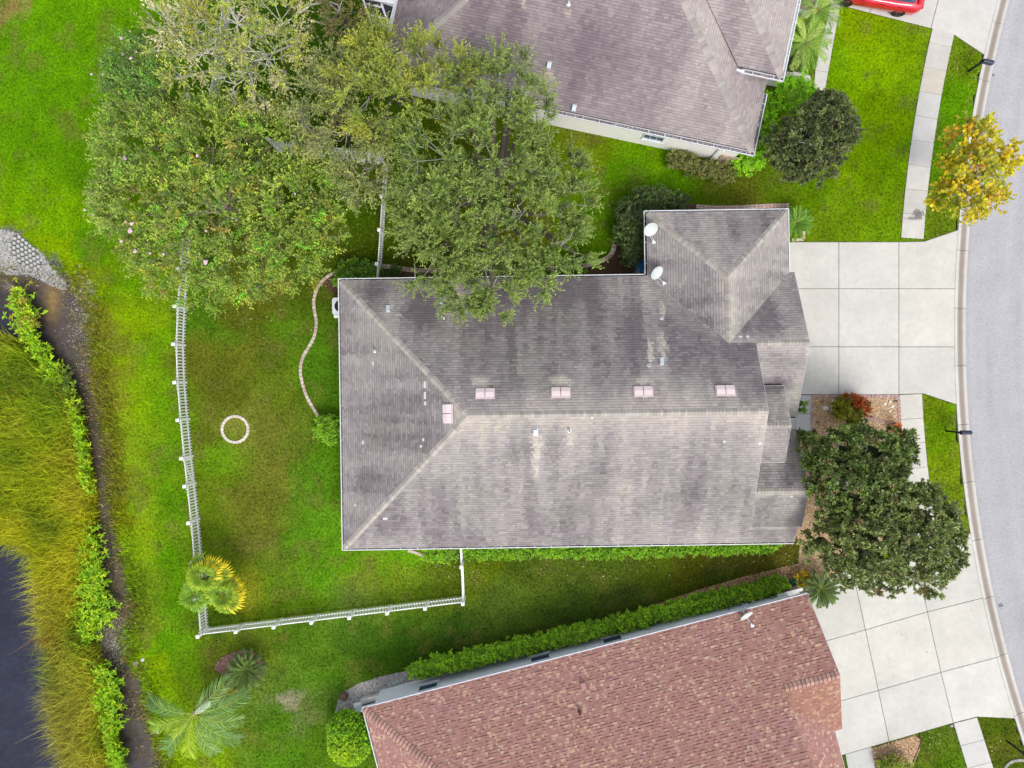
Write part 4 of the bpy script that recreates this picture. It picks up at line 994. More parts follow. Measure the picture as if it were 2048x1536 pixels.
windowed(HN, wo, h2(a0, oh, 1.45), n1, -n2, .95, 1.0, 3, 2)
ds = MB(); a0 = on_wall(h2, O2, n1, n2, oh, 1446, 303, 2.4); Mx = np.stack([n1, n2, [0, 0, 1]], 1)
ds.box(h2(a0, oh - .055, 1.3), (.09, .07, 2.5), M=Mx); ds.box(h2(a0, oh - .17, .10), (.09, .26, .07), M=Mx); ds.box(h2(a0, .2, 2.52), (.09, .5, .07), M=Mx); HN.part('downspout', ds, MAT['white_metal'])
sv_ = MB(); a0 = on_wall(h2, O2, n1, n2, oh, 1455, 322, .5)
for j in range(4):
    for i in range(3): sv_.box(h2(a0 - .30 + .30 * i + (.05 if j % 2 else 0), oh - .035, .14 + .24 * j), (.285, .06, .225), M=Mx, col=np.array((.46, .37, .27)) * rng.uniform(.8, 1.15))
HN.part('stone_veneer', sv_, MAT['stone'])
for u, v in ((1098, 130), (1148, 215)): gooseneck(HN, F2[0], u, v)
vent_pipe(HN, F2[0], 1137, 9)

# screened porch behind the northern house
sp_ = Thing('screen_enclosure', 'white framed porch cage with dark mesh beside the northern house', 'screen enclosure', P(758, 28, 0))
fr = MB(); zc = 2.45
c4 = [P(724, -8, zc), P(789, 12, zc), P(778, 54, zc), P(741, 43, zc)]
def beam(m, a, b, w=.09, hgt=.09):
    a, b = np.asarray(a, float), np.asarray(b, float); d = norm(b - a); s = norm(np.cross(d, [0, 0, 1])) if abs(d[2]) < .9 else np.array([1.0, 0, 0]); u_ = np.cross(s, d)
    m.box((a + b) / 2, (np.linalg.norm(b - a), w, hgt), M=np.stack([d, s, u_], 1))
for i in range(4): beam(fr, c4[i], c4[(i + 1) % 4], .13 if i == 2 else .09)
beam(fr, P(763, 8, zc), P(778, 52, zc)); beam(fr, P(732, 8, zc), P(763, 15, zc), .06); beam(fr, P(738, 30, zc), P(772, 38, zc), .05)
for q in c4: fr.box((q[0], q[1], zc / 2), (.08, .08, zc))
sp_.part('frame', fr, MAT['white_metal'])
ms_ = MB(); ms_.add(np.array(c4) - [0, 0, .03], [(0, 1, 2, 3)][::-1]); sp_.part('mesh_panel', ms_, M('screen_mesh', (.035, .035, .05), attr=False, var=.2, scale=40, rough=.8))
pn = MB(); pn.prism(np.array([P(690, -60, 2.6), P(724, -4, 2.6), P(790, 9, 2.6), P(802, -40, 2.6)]), 2.52, 2.6); sp_.part('roof_panel', pn, MAT['white_metal'])

# ---- the red roofed neighbour
T3 = math.radians(14.44); s1 = np.array([math.cos(T3), math.sin(T3), 0]); s2 = np.array([-math.sin(T3), math.cos(T3), 0])
Z3 = 2.50; O3 = P(724, 1417, Z3)
def h3(a, d, z): return O3 * np.array([1, 1, 0]) + s1 * a - s2 * d + np.array([0, 0, z])
def z3(d): return Z3 + PITCH * d
L3 = float((P(1617, 1188.5, Z3) - O3) @ s1)
tmp = Face(31, [h3(0, 0, Z3), h3(10, 0, Z3), h3(10, 5, z3(5))])
def loc3(p): q = p - O3; return float(q @ s1), float(-(q @ s2))
LU, dD = loc3(tmp.hit(1569, 1376)); LD, dD2 = loc3(tmp.hit(1681, 1352)); dD = (dD + dD2) / 2
ZD = z3(dD); aE = LD - .35; H3 = 7.4
F3 = [
    Face(31, [h3(0, 0, Z3), h3(LU, 0, Z3), h3(LU, H3, z3(H3)), h3(H3, H3, z3(H3))]),
    Face(31, [h3(LU, 0, Z3), h3(LD, 0, Z3), h3(LD, dD, ZD), h3(LU, dD, ZD)]),
    Face(32, [h3(g0, g0, z3(g0)), h3(H3, H3, z3(H3)), h3(H3, 15, z3(H3)), h3(g0, 15, z3(g0))]),
    Face(33, [h3(LU - .3, dD, ZD), h3(LD, dD, ZD), h3(LD, 2 * dD, Z3), h3(aE, 2 * dD, Z3), h3(LU - .3, 2 * dD - (aE - LU + .3), Z3 + PITCH * (aE - LU + .3))]),
    Face(34, [h3(aE, 2 * dD, Z3), h3(aE, 2 * dD + 6, Z3), h3(LU - .3, 2 * dD + 6, Z3 + PITCH * (aE - LU + .3)), h3(LU - .3, 2 * dD - (aE - LU + .3), Z3 + PITCH * (aE - LU + .3))]),
]
def tint_red(cen, uv, key, q, t):
    n = len(cen)
    pal = np.array([(.375, .200, .166), (.345, .180, .150), (.400, .222, .190), (.360, .200, .180), (.368, .190, .155), (.50, .330, .24), (.465, .295, .215), (.42, .255, .205)])
    cum = np.cumsum([.22, .18, .14, .13, .13, .085, .055, .06])
    i = np.clip(np.searchsorted(cum, q), 0, 7)
    c = pal[i]
    mauve = np.clip((fbm(uv[:, 0] * .5, uv[:, 1] * .5, 77, 3) - .42) * 2.4, 0, 1)[:, None]
    c = c * (1 - mauve * .6) + c * np.array([.98, 1.0, 1.12]) * mauve * .6
    c = np.where((key == 33)[:, None], c * np.array([.84, .80, .72]), c)  # slope facing the sun darkened in its colour to offset the stronger light
    return c * (1 + (q[:, None] * 7919 % 1 - .5) * .18)
HS = Thing('red_roofed_house', 'house with mottled reddish brown shingle roof and blue grey wall', 'house', h3(11, 7, 0))
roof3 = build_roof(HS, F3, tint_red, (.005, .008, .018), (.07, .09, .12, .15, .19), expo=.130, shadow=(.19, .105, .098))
left = 300
for (a, b, fa, fb, w_) in ((h3(.1, .1, z3(.1)), h3(H3, H3, z3(H3)), 0, 2, .19), (h3(LU + .02, dD, ZD), h3(LD, dD, ZD), 1, 3, .19)):
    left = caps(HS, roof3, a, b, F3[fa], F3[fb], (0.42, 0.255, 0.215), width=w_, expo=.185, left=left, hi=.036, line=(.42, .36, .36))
gutter(HS, h3(0, 0, Z3 - .02), h3(0, 15, Z3 - .02), -s1, (.14, .09, .09))
fm = MB(); fascia(fm, h3(0, 0, Z3 + .012), h3(LD, 0, Z3 + .012), s2, .16, .045); fascia(fm, h3(LD, 0, Z3), h3(LD, dD, ZD), s1, .14, .012); fascia(fm, h3(LD, dD, ZD), h3(LD, 2 * dD, Z3), s1, .14, .012)
fascia(fm, h3(aE, 2 * dD, Z3), h3(aE, 2 * dD + 6, Z3), s1, .14, .02)
HS.part('fascia', fm, M('blue_white_trim', (.62, .66, .78), attr=False, var=.03, rough=.5))
wm = MB(); oh = .33
wp = foot(h3, [(oh, oh), (LD - .5, oh), (LD - .5, 2 * dD - .3), (aE - .6, 2 * dD - .3), (aE - .6, 14.5), (oh, 14.5)]); wm.prism(wp, -.1, Z3 - .14); NOGRASS.append(wp)
gable(wm, h3, LU - .28, [(.5, Z3 - .1), (14, Z3 - .1), (H3, z3(H3) - .2)]); gable(wm, h3, LD - .5, [(.7, Z3 - .15), (2 * dD - .4, Z3 - .15), (dD, ZD - .2)])
wo = HS.part('wall', wm, MAT['stucco_b'])
for u, v in ((856, 1377), (1081, 1320), (1226, 1283)):
    a0 = float((P(u, v, 1.35) - O3) @ s1); windowed(HS, wo, h3(a0, oh, 1.42), -s1, s2, .92, 1.1, 1, 2)
sv_ = MB(); Mx = np.stack([s1, s2, [0, 0, 1]], 1); a0 = float((P(1572, 1186, .5) - O3) @ s1)
for j in range(5):
    for i in range(4): sv_.box(h3(a0 - .42 + .28 * i + (.06 if j % 2 else 0), oh - .035, .11 + .2 * j), (.265, .06, .185), M=Mx, col=np.array((.44, .33, .31)) * rng.uniform(.75, 1.15))
HS.part('stone_veneer', sv_, MAT['stone'])
sl = MB(); sl.box(h3(a0, oh - .06, 1.12), (1.3, .14, .07), M=Mx); HS.part('sill', sl, MAT['white_metal'])
rv = MB(); p = F3[0].hit(1167, 1373); rv.add([(-.13, -.16, 0), (.13, -.16, 0), (.13, .16, 0), (-.13, .16, 0), (-.11, -.13, .06), (.11, -.13, .06), (.11, .14, .16), (-.11, .14, .16)], [(4, 5, 6, 7), (0, 1, 5, 4), (1, 2, 6, 5), (2, 3, 7, 6), (3, 0, 4, 7)], (.36, .20, .19))
HS.inst('exhaust_vent', rv.mesh('exhaust_vent', MAT['plain']), frame_of(F3[0], p + F3[0].n * .02))
MAT['pipe_brown'] = M('brown_pipe', (.16, .06, .045), attr=False, var=.15, rough=.7)
vent_pipe(HS, F3[0], 1159, 1423, 'pipe_brown')

# ------------------------------------------------------------------ white picket fences
_pm = MB(); _pm.box((0, 0, 0.5), (1, 1, 1)); 
def _picket():
    m = MB(); w = .033; v = [(-w, -.011, .05), (w, -.011, .05), (w, .011, .05), (-w, .011, .05), (-w, -.011, .97), (w, -.011, .97), (w, .011, .97), (-w, .011, .97), (0, -.011, 1.0), (0, .011, 1.0)]
    m.add(v, [(0, 1, 5, 8, 4), (3, 7, 9, 6, 2), (1, 2, 6, 5), (3, 0, 4, 7), (5, 6, 9, 8), (7, 4, 8, 9)]); return m.mesh('picket', MAT['vinyl'])
PICK = _picket()
def _post():
    m = MB(); m.box((0, 0, .6), (.125, .125, 1.2)); return m.mesh('post', MAT['vinyl'])
def _cap():
    m = MB(); m.box((0, 0, 1.215), (.165, .165, .03)); m.add([(-.075, -.075, 1.23), (.075, -.075, 1.23), (.075, .075, 1.23), (-.075, .075, 1.23), (0, 0, 1.29)], [(0, 1, 4), (1, 2, 4), (2, 3, 4), (3, 0, 4)]); return m.mesh('post_cap', MAT['vinyl'])
POST, CAP = _post(), _cap()
def fence(name, label, posts, pickets=11, skip=(), ends=(True, True)):
    """posts: base points in order, one section between each pair"""
    posts = [np.asarray(p, float)[:2] for p in posts]; c = posts[len(posts) // 2]
    t = Thing(name, label, 'fence', (c[0], c[1], 0), 'white picket fence runs')
    for i, p in enumerate(posts):
        if (i == 0 and not ends[0]) or (i == len(posts) - 1 and not ends[1]): continue
        a, b = posts[max(i - 1, 0)], posts[min(i + 1, len(posts) - 1)]; r = math.atan2(b[1] - a[1], b[0] - a[0])
        o = t.inst('post', POST, Matrix.Translation((*p, 0)) @ Matrix.Rotation(r, 4, 'Z')); obj('post_cap', CAP, None, o)
    for i in range(len(posts) - 1):
        if i in skip: continue
        a, b = posts[i], posts[i + 1]; d = norm(b - a); L = np.linalg.norm(b - a); r = math.atan2(d[1], d[0])
        for z, nm in ((.20, 'lower_rail'), (.86, 'upper_rail')):
            m = MB(); m.box((*((a + b) / 2), z), (L - .13, .05, .075), r); t.part(nm, m, MAT['vinyl'])
        for k in range(pickets):
            f = (k + .6) / (pickets + .2); q = a + (b - a) * (.065 + (L - .13) * f) / L
            h = 1.02 + .13 * (2 * f - 1) ** 2
            t.inst('picket', PICK, Matrix.Translation((*q, 0)) @ Matrix.Rotation(r, 4, 'Z') @ Matrix.Translation((0, .036, 0)) @ Matrix.Diagonal((1, 1, h, 1)))
    return t
def B(u, v): return P(u, v, 0)
back = [B(384, 470), B(377, 545), B(372.5, 618), B(369.5, 691), B(372, 765), B(378, 838), B(385, 912), B(391, 966), B(398.5, 1037), B(405, 1113), B(411.5, 1186), B(417, 1256)]
gate_i = 6
fence('picket_fence', 'long white picket fence between back lawn and pond bank', back, skip=(gate_i,))
# gate in the run: close boards, rails and a diagonal brace
a, b = back[gate_i][:2], back[gate_i + 1][:2]; d = norm(b - a); L = np.linalg.norm(b - a); r = math.atan2(d[1], d[0]); nrm = np.array([-d[1], d[0]])
gt = Thing('gate', 'white picket gate with diagonal brace in the pond side fence', 'gate', (*((a + b) / 2), 0))
for k in range(9):
    f = (k + .5) / 9; q = a + d * (.09 + (L - .18) * f); h = .98 + .12 * (2 * f - 1) ** 2
    gt.inst('picket', PICK, Matrix.Translation((*q, 0.02)) @ Matrix.Rotation(r, 4, 'Z') @ Matrix.Translation((0, .036, 0)) @ Matrix.Diagonal((1, 1, h, 1)))
for z in (.20, .86):
    m = MB(); m.box((*((a + b) / 2), z), (L - .17, .05, .085), r); gt.part('rail', m, MAT['vinyl'])
for s in (.10, L - .10):
    q = a + d * s; m = MB(); m.box((*q, .53), (.06, .055, .9), r); gt.part('stile', m, MAT['vinyl'])
m = MB(); beam(m, [*(a + d * .16 - nrm * .03), .82], [*(b - d * .16 - nrm * .03), .24], .03, .06); gt.part('brace', m, MAT['vinyl'])
south = [B(417 + (929 - 417) * i / 7, 1256 + (1193 - 1256) * i / 7) for i in range(8)]
fence('picket_fence', 'white picket fence run across the lawn toward the red roofed house', south, pickets=12, ends=(False, True))
fence('picket_fence', 'short white picket fence run from lawn corner to the house wall', [south[-1], B(926, 1122), B(924, 1080)], ends=(False, True))
# the house side run that ends under the trees
side = [B(775, 338), B(771, 405), B(767, 470), B(762.5, 536), B(760, 572)]
fence('picket_fence', 'white picket fence run beside the big dark green tree, shaded by branches', side, pickets=12)
far = [B(470, -60), B(462, 12), B(454, 84), B(444, 150), B(432, 220)]
fence('picket_fence', 'white picket fence glimpsed below the half bare tree', far, pickets=13)
# solid privacy fence under the trees
pf = Thing('privacy_fence', 'solid white board fence half hidden beneath the tree crowns', 'fence', B(600, 312))
pa, pb = B(770, 330)[:2], B(560, 302)[:2]; d = norm(pb - pa); L = np.linalg.norm(pb - pa); r = math.atan2(d[1], d[0])
bm = MB(); bm.box((0, 0, .85), (.145, .03, 1.6)); bme = bm.mesh('board', MAT['vinyl'])
for k in range(int(L / .15)): pf.inst('board', bme, Matrix.Translation((*(pa + d * (.15 * k + .08)), 0)) @ Matrix.Rotation(r, 4, 'Z'))
for z in (.10, 1.66):
    m = MB(); m.box((*((pa + pb) / 2), z), (L, .06, .10), r); pf.part('rail', m, MAT['vinyl'])
for k in range(5): o = pf.inst('post', POST, Matrix.Translation((*(pa + d * L * k / 4), 0)) @ Matrix.Rotation(r, 4, 'Z') @ Matrix.Diagonal((1, 1, 1.5, 1)))

# ------------------------------------------------------------------ letter boxes on posts
def mailbox(base, head, label):
    """post at base, box pointing along head (radians)"""
    t = Thing('mailbox', label, 'mailbox', base, 'mailboxes along the kerb'); x, y = base[0], base[1]
    m = MB(); m.box((x, y, .52), (.085, .085, 1.04), head); t.part('post', m, MAT['blackmetal'])
    c, s = math.cos(head), math.sin(head); Mx = np.array([[c, -s, 0], [s, c, 0], [0, 0, 1]])
    m = MB(); m.box(np.array([x, y, 1.02]) + Mx @ [.12, 0, 0], (.42, .07, .06), head); m.box(np.array([x, y, 1.09]) + Mx @ [-.06, 0, 0], (.10, .10, .12), head); t.part('arm', m, MAT['blackmetal'])
    prof = [(-.10, 0), (.10, 0), (.10, .13)] + [(.10 * math.cos(q), .13 + .09 * math.sin(q)) for q in np.linspace(0, math.pi, 9)[1:-1]] + [(-.10, .13)]
    n = len(prof); V = np.array([Mx @ np.array([xx, yy, zz]) for xx in (-.02, .47) for yy, zz in prof]) + [x, y, 1.05]
    m = MB(); m.add(V, [tuple(range(n))[::-1], tuple(range(n, 2 * n))] + [(i, (i + 1) % n, n + (i + 1) % n, n + i) for i in range(n)]); bo = t.part('box', m, MAT['navy'])
    m = MB(); m.box(np.array([x, y, 1.13]) + Mx @ [.485, 0, 0], (.025, .17, .15), head); m.box(np.array([x, y, 1.2]) + Mx @ [.51, 0, 0], (.03, .04, .03), head); t.part('lid', m, MAT['navy'], bo)
    m = MB(); m.box(np.array([x, y, 1.20]) + Mx @ [.12, .115, 0], (.03, .012, .16), head); t.part('flag', m, MAT['paint'], bo)
    return t
mailbox(B(1893, 862), 0.0, 'black mailbox on a post beside the magnolias')
mailbox(B(1936, 143), math.radians(-12), 'black mailbox on the verge near the red car driveway')
mailbox(B(2015, 1483), math.radians(-25), 'dark mailbox at the kerb past the red roofed house driveway')

# ------------------------------------------------------------------ satellite dishes
def dish(loc, aim, tilt, label, rad=.34, arms=1):
    """aim = compass of the bowl, tilt from the zenith, radians"""
    t = Thing('satellite_dish', label, 'satellite dish', loc, 'satellite dishes on the roofs')
    ax = np.array([math.cos(aim) * math.sin(tilt), math.sin(aim) * math.sin(tilt), math.cos(tilt)]); sx = norm(np.cross([0, 0, 1], ax)); sy = np.cross(ax, sx)
    c = np.asarray(loc) + [0, 0, .42]
    m = MB(); rings = [0, .35, .7, .95, 1.0]; N = 24; V = []; F = []
    for side, off in ((0, 0), (1, -.018)):
        for q in rings[1:]:
            for k in range(N):
                a = 2 * math.pi * k / N; V.append(c + (sx * math.cos(a) * 1.0 + sy * math.sin(a) * 1.12) * rad * q + ax * (.09 * q * q + off))
    for s in (0, 1):
        base = s * 4 * N
        F.append(tuple(base + k for k in (range(N) if s == 0 else range(N - 1, -1, -1))))
        for i in range(3):
            for k in range(N):
                f = (base + i * N + k, base + i * N + (k + 1) % N, base + (i + 1) * N + (k + 1) % N, base + (i + 1) * N + k); F.append(f[::-1] if s == 0 else f)
    F = [f for f in F] + [(3 * N + k, 3 * N + (k + 1) % N, 7 * N + (k + 1) % N, 7 * N + k) for k in range(N)]
    F[0] = tuple(range(N)); m.add(V, F); t.part('reflector', m, MAT['dish'], smooth=False)
    m = MB(); foc = c + ax * .42 - sy * .42; low = c - sy * rad * 1.05 + ax * .05
    for k in range(arms): m.tube([low + sx * .05 * (k * 2 - 1) * (arms > 1), foc + sx * .035 * (k * 2 - 1) * (arms > 1)], .018, 6)
    t.part('feed_arm', m, MAT['white_metal'])
    m = MB(); u_ = norm(c - foc); m.tube([foc - u_ * .07, foc + u_ * .06], [.05, .035], 10); m.box(foc - u_ * .08, (.16, .09, .07), math.atan2(sx[1], sx[0])); t.part('receiver', m, MAT['white_metal'])
    m = MB(); m.tube([np.asarray(loc) + [0, 0, -.02], np.asarray(loc) + [0, 0, .2], c - ax * .02], .024, 8); m.box(np.asarray(loc) + [0, 0, .0], (.18, .18, .02)); t.part('mast', m, MAT['galv'])
    return t
def spot_on(f, u, v): return f.hit(u, v)
dish(F1[8].hit(1297, 461), math.radians(-75), math.radians(50), 'pale satellite dish with two thin arms on the garage wing corner', arms=2)
dish(F1[8].hit(1308, 547), math.radians(-52), math.radians(54), 'white satellite dish in the roof valley above the blue chair')
dish(F3[0].hit(1485, 1223), math.radians(-58), math.radians(52), 'white satellite dish on the eave of the red roofed house')

# ------------------------------------------------------------------ air conditioners and yard things
def ac_unit(c, label, rot, mat, size=.80):
    x, y = c[:2]; t = Thing('air_conditioner', label, 'air conditioner', (x, y, 0))
    m = MB(); m.box((x, y, .05), (size + .2, size + .2, .10), rot); t.part('pad', m, MAT['concrete'])
    hs = size / 2; k = .10; out = []
    for cx, cy, a0 in ((hs - k, hs - k, 0), (-hs + k, hs - k, 90), (-hs + k, -hs + k, 180), (hs - k, -hs + k, 270)):
        out += [(cx + k * math.cos(math.radians(a0 + q)), cy + k * math.sin(math.radians(a0 + q))) for q in (0, 30, 60, 90)]
    out = np.array(out); R_ = np.array([[math.cos(rot), -math.sin(rot)], [math.sin(rot), math.cos(rot)]]); out = out @ R_.T + [x, y]
    m = MB(); m.prism(out, .101, .78); t.part('cabinet', m, MAT['galv'])
    N = 28; r0 = .30
    inn = np.array([[x + r0 * math.cos(q), y + r0 * math.sin(q)] for q in np.arange(N) * 2 * math.pi / N])
    m = MB(); n = len(out); ang_o = np.arctan2(out[:, 1] - y, out[:, 0] - x)
    mid = []
    for q in np.arange(N) * 2 * math.pi / N:
        dvec = np.array([math.cos(q), math.sin(q)]); loc = R_.T @ dvec; s_ = hs / max(abs(loc[0]), abs(loc[1])); s_ = min(s_, hs * 1.27); mid.append([x + dvec[0] * s_, y + dvec[1] * s_])
    mid = np.array(mid)
    V = np.r_[np.c_[mid, np.full(N, .80)], np.c_[inn, np.full(N, .82)], np.c_[inn, np.full(N, .74)], np.c_[mid, np.full(N, .78)]]
    m.add(V, [(i, (i + 1) % N, N + (i + 1) % N, N + i) for i in range(N)] + [(N + i, N + (i + 1) % N, 2 * N + (i + 1) % N, 2 * N + i) for i in range(N)] + [(3 * N + i, 3 * N + (i + 1) % N, (i + 1) % N, i) for i in range(N)]); t.part('top_ring', m, MAT[mat])
    m = MB(); m.prism([(x + .295 * math.cos(q), y + .295 * math.sin(q)) for q in np.arange(24) * math.pi / 12], .785, .79); t.part('fan_well', m, MAT['dark'])
    m = MB()
    for r in (.06, .12, .18, .24, .29):
        pts = [(x + r * math.cos(q), y + r * math.sin(q), .815) for q in np.linspace(0, 2 * math.pi, 21)]; m.tube(pts, .006, 4, cap=False)
    for q in np.arange(6) * math.pi / 3: m.tube([(x, y, .812), (x + .3 * math.cos(q), y + .3 * math.sin(q), .812)], .006, 4)
    t.part('guard', m, MAT['navy'])
    m = MB()
    for q in np.arange(3) * 2 * math.pi / 3:
        cq, sq = math.cos(q), math.sin(q); m.add([(x + cq * .04, y + sq * .04, .797), (x + cq * .25 - sq * .02, y + sq * .25 + cq * .02, .797), (x + cq * .25 - sq * .16, y + sq * .25 + cq * .16, .802), (x + cq * .05 - sq * .07, y + sq * .05 + cq * .07, .802)], [(0, 1, 2, 3)])
    t.part('fan_blade', m, MAT['navy'])
    NOGRASS.append(out)
ac_unit(P(681, 612, .8), 'white air conditioner with round fan half under the grey eave', TH, 'white_metal', .84)
ac_unit(P(724.5, 1436, .8), 'grey air conditioner at the corner of the red roofed house', T3, 'galv', .80)
pb_ = Thing('equipment_pad', 'pale concrete block beside the grey air conditioner', 'concrete pad', B(742, 1402))
m = MB(); m.box(P(741, 1398, .15) , (.92, .30, .30), T3, col=(.55, .53, .5)); pb_.part('slab', m, MAT['concrete'])
m = MB(); m.box(P(740, 1411, .25), (.66, .34, .5), T3); pb_.part('unit', m, MAT['navy'])
m = MB(); m.box(P(757, 1392.5, .25), (.15, .12, .14), T3); pb_.part('meter', m, MAT['white_metal'])
sb = MB(); cx = P(820, 1367.5, .1)
sb.box(cx, (1.2, .17, .09), T3, col=(.62, .62, .6)); single('splash_block', sb, MAT['concrete'], 'long whitish concrete splash block at the foot of the wall', 'splash block', (cx[0], cx[1], 0))
for i, (u, v) in enumerate(((779, 1369.5), (787.5, 1366), (795, 1362.5), (803, 1359.5))):
    m = MB(); q = B(u, v); m.lathe([(.098, .0), (.098, .045), (.085, .055)], q, 18, (.40, .47, .42)); m.lathe([(.05, .054), (.048, .060)], q, 14, (.34, .42, .37))
    single('stepping_stone', m, MAT['stone'], ['round greenish stepping stone, farthest from the hedge', 'round greenish stepping stone, second from the grey sand', 'round greenish stepping stone, second from the hedge', 'round greenish stepping stone touching the hedge end'][i], 'stepping stone', q, 'green stepping stones in the sand bed')
q = B(688, 1391); m = MB(); m.lathe([(.24, 0), (.23, .10), (.19, .16), (.12, .17)], q, 16, (.13, .085, .07)); t_ = Thing('tree_stump', 'cut brown tree stump in the grey sand bed', 'stump', q); t_.part('stump', m, MAT['bark'])
m = MB(); m.lathe([(.11, .165), (.10, .185)], q, 12, (.24, .15, .10)); m.lathe([(.05, .18), (.045, .195)], q, 10, (.12, .07, .05)); t_.part('heartwood', m, MAT['bark'])

# blue chair, bucket, grey board in the corner of the wing
q = P(1278, 534, .4); t_ = Thing('yard_chair', 'blue plastic yard chair tucked in the corner by the garage wing', 'chair', (q[0], q[1], 0)); x, y = q[:2]
m = MB(); m.box((x + .07, y + .0, .42), (.26, .50, .03)); m.box((x + .07, y, .30), (.24, .46, .02)); t_.part('seat', m, MAT['blue'])
m = MB(); Mx = Matrix.Rotation(math.radians(-22), 3, 'Y'); m.box((x - .14, y, .66), (.03, .50, .5), M=Mx); t_.part('backrest', m, MAT['blue'])
for s in (-1, 1):
    m = MB(); m.box((x + .05, y + s * .27, .60), (.40, .05, .03)); m.box((x + .22, y + s * .27, .5), (.03, .04, .2)); t_.part('armrest', m, MAT['blue'])
    for k in (-.12, .18): m = MB(); m.box((x + k, y + s * .22, .205), (.04, .04, .41)); t_.part('leg', m, MAT['white_metal'])
q = P(1267.5, 525.5, .2); m = MB(); m.lathe([(.12, 0), (.14, .30), (.15, .32), (.125, .32), (.115, .05)], q * [1, 1, 0], 18); t_ = Thing('bucket', 'round whitish bucket next to the blue chair', 'bucket', q * [1, 1, 0]); t_.part('shell', m, MAT['white_metal'])
m = MB(); m.tube([q * [1, 1, 0] + [.14 * math.cos(a), .14 * math.sin(a) * .3, .30 + .0 * a] for a in np.linspace(0, math.pi, 9)], .006, 5); t_.part('handle', m, MAT['galv'])
m = MB(); q = P(1275.5, 543, .3); m.box((q[0], q[1], .3), (.05, .34, .6), .25); single('leaning_board', m, MAT['galv'], 'narrow grey board standing against the wall by the blue chair', 'board', (q[0], q[1], 0))
# green hose reel by the cycad
q = P(1590, 1168, .4); t_ = Thing('hose_reel', 'green garden hose reel behind the cycad', 'hose reel', (q[0], q[1], 0)); x, y = q[:2]
m = MB()
for r_, z in ((.15, .30), (.17, .36), (.16, .42), (.18, .48), (.155, .52)): m.tube([(x + r_ * math.cos(a), y + r_ * math.sin(a), z) for a in np.linspace(0, 2 * math.pi, 25)], .016, 6, cap=False)
t_.part('hose_coil', m, MAT['green'])
m = MB(); m.lathe([(.05, .02), (.05, .55)], (x, y, 0), 10); m.lathe([(.2, .0), (.2, .03)], (x, y, 0), 16); t_.part('stand', m, MAT['green'])
m = MB(); pts = smooth_line([(x + .15, y, .3), (x + .35, y + .25, .05), (x + .15, y + .6, .03), (x - .1, y + .75, .03), (x + .1, y + 1.0, .03), (x - .2, y + 1.15, .03)], 5); m.tube(pts, .014, 5); t_.part('loose_hose', m, MAT['green'])
# conduit and meter boxes on the blue grey wall near the dish
t_ = Thing('cable_box', 'small dark cable boxes and loose wires on the blue grey wall', 'cable box', h3(19, .45, 1.4))
a0 = float((P(1490, 1201, 1.4) - O3) @ s1); Mx = np.stack([s1, s2, [0, 0, 1]], 1)
m = MB(); m.box(h3(a0, .27, 1.15), (.28, .11, .36), M=Mx); m.box(h3(a0 + .45, .28, 0.95), (.16, .08, .2), M=Mx); t_.part('box', m, MAT['galv'])
m = MB()
for (da, za, db, zb) in ((-.1, 1.3, -.75, .8), (.1, 1.4, .9, 1.2), (0, 1.2, .35, .7), (.3, 1.1, 1.4, 1.5), (-.3, 1.0, -.9, 1.6)): m.tube(smooth_line([h3(a0 + da, .28, za - .2), h3(a0 + (da + db) / 2, .24, min(za, zb) - .32), h3(a0 + db, .28, zb - .2)], 4), .014, 5)
t_.part('cable', m, MAT['blackmetal'])

# pale stones and lights in the croton bed
for i, (u, v, r, lab) in enumerate(((1769, 807.5, .085, 'larger round white stone nearest the crotons, in the group of four'), (1779, 803.5, .07, 'round white stone at the driveway end of the group of four'), (1784, 813, .085, 'round white stone in the group of four nearest the pavement'), (1779, 822, .07, 'round white stone in the group of four nearest the magnolia'), (1666, 801, .065, 'small lone white stone by the yellow side of the croton'))):
    q = B(u, v); m = MB(); m.lathe([(r * .8, 0), (r, .03), (r * .8, .07), (r * .4, .085)], q, 14, (.75, .75, .75)); single('white_stone', m, MAT['stone'], lab, 'stone', q, 'white stones in the croton bed', smooth=True)
q = B(1651, 816); m = MB(); m.add(np.array([(-.2, .02, 0), (-.06, -.12, 0), (.12, -.13, 0), (.2, -.02, 0), (.1, .1, 0), (-.08, .12, 0), (-.13, .01, .10), (-.02, -.07, .13), (.1, -.06, .12), (.12, .02, .11), (.02, .07, .12)]) + q,
      [(0, 1, 7, 6), (1, 2, 8, 7), (2, 3, 9, 8), (3, 4, 9), (4, 5, 10, 9), (5, 0, 6, 10), (6, 7, 8, 9, 10)], (.72, .72, .74)); single('white_rock', m, MAT['stone'], 'angular white rock lying in the gravel by the front path', 'rock', q)
for i, (u, v) in enumerate(((1642, 803), (1733, 802), (1790, 802), (1635, 844), (1741, 833), (1788, 846))):
    q = B(u, v); m = MB(); m.box(q + [0, 0, .04], (.17, .045, .05), rng.uniform(-.2, .2), col=(.07, .03, .02))
    single('path_light', m, MAT['plain'], ['small brown light bar at the bed corner by the front path', 'small brown light bar right behind the red croton leaves', 'small brown light bar at the bed corner by the pavement', 'small brown light bar along the border toward the magnolia', 'small reddish brown light bar at the curved border', 'small brown light bar by the lower pavement corner'][i], 'garden light', q, 'brown light bars in the gravel')
for (u, v, lab) in ((1791, 797.5, 'small round grey water meter lid at the bed corner'), (1902.5, 1451, 'small round grey water meter lid at the south pavement corner')):
    q = B(u, v); m = MB(); m.lathe([(.09, 0), (.09, .05), (.07, .055)], q, 16, (.16, .15, .15)); m.lathe([(.045, .056), (.04, .062)], q, 12, (.5, .5, .5)); single('meter_lid', m, MAT['plain'], lab, 'meter lid', q, 'round meter lids')

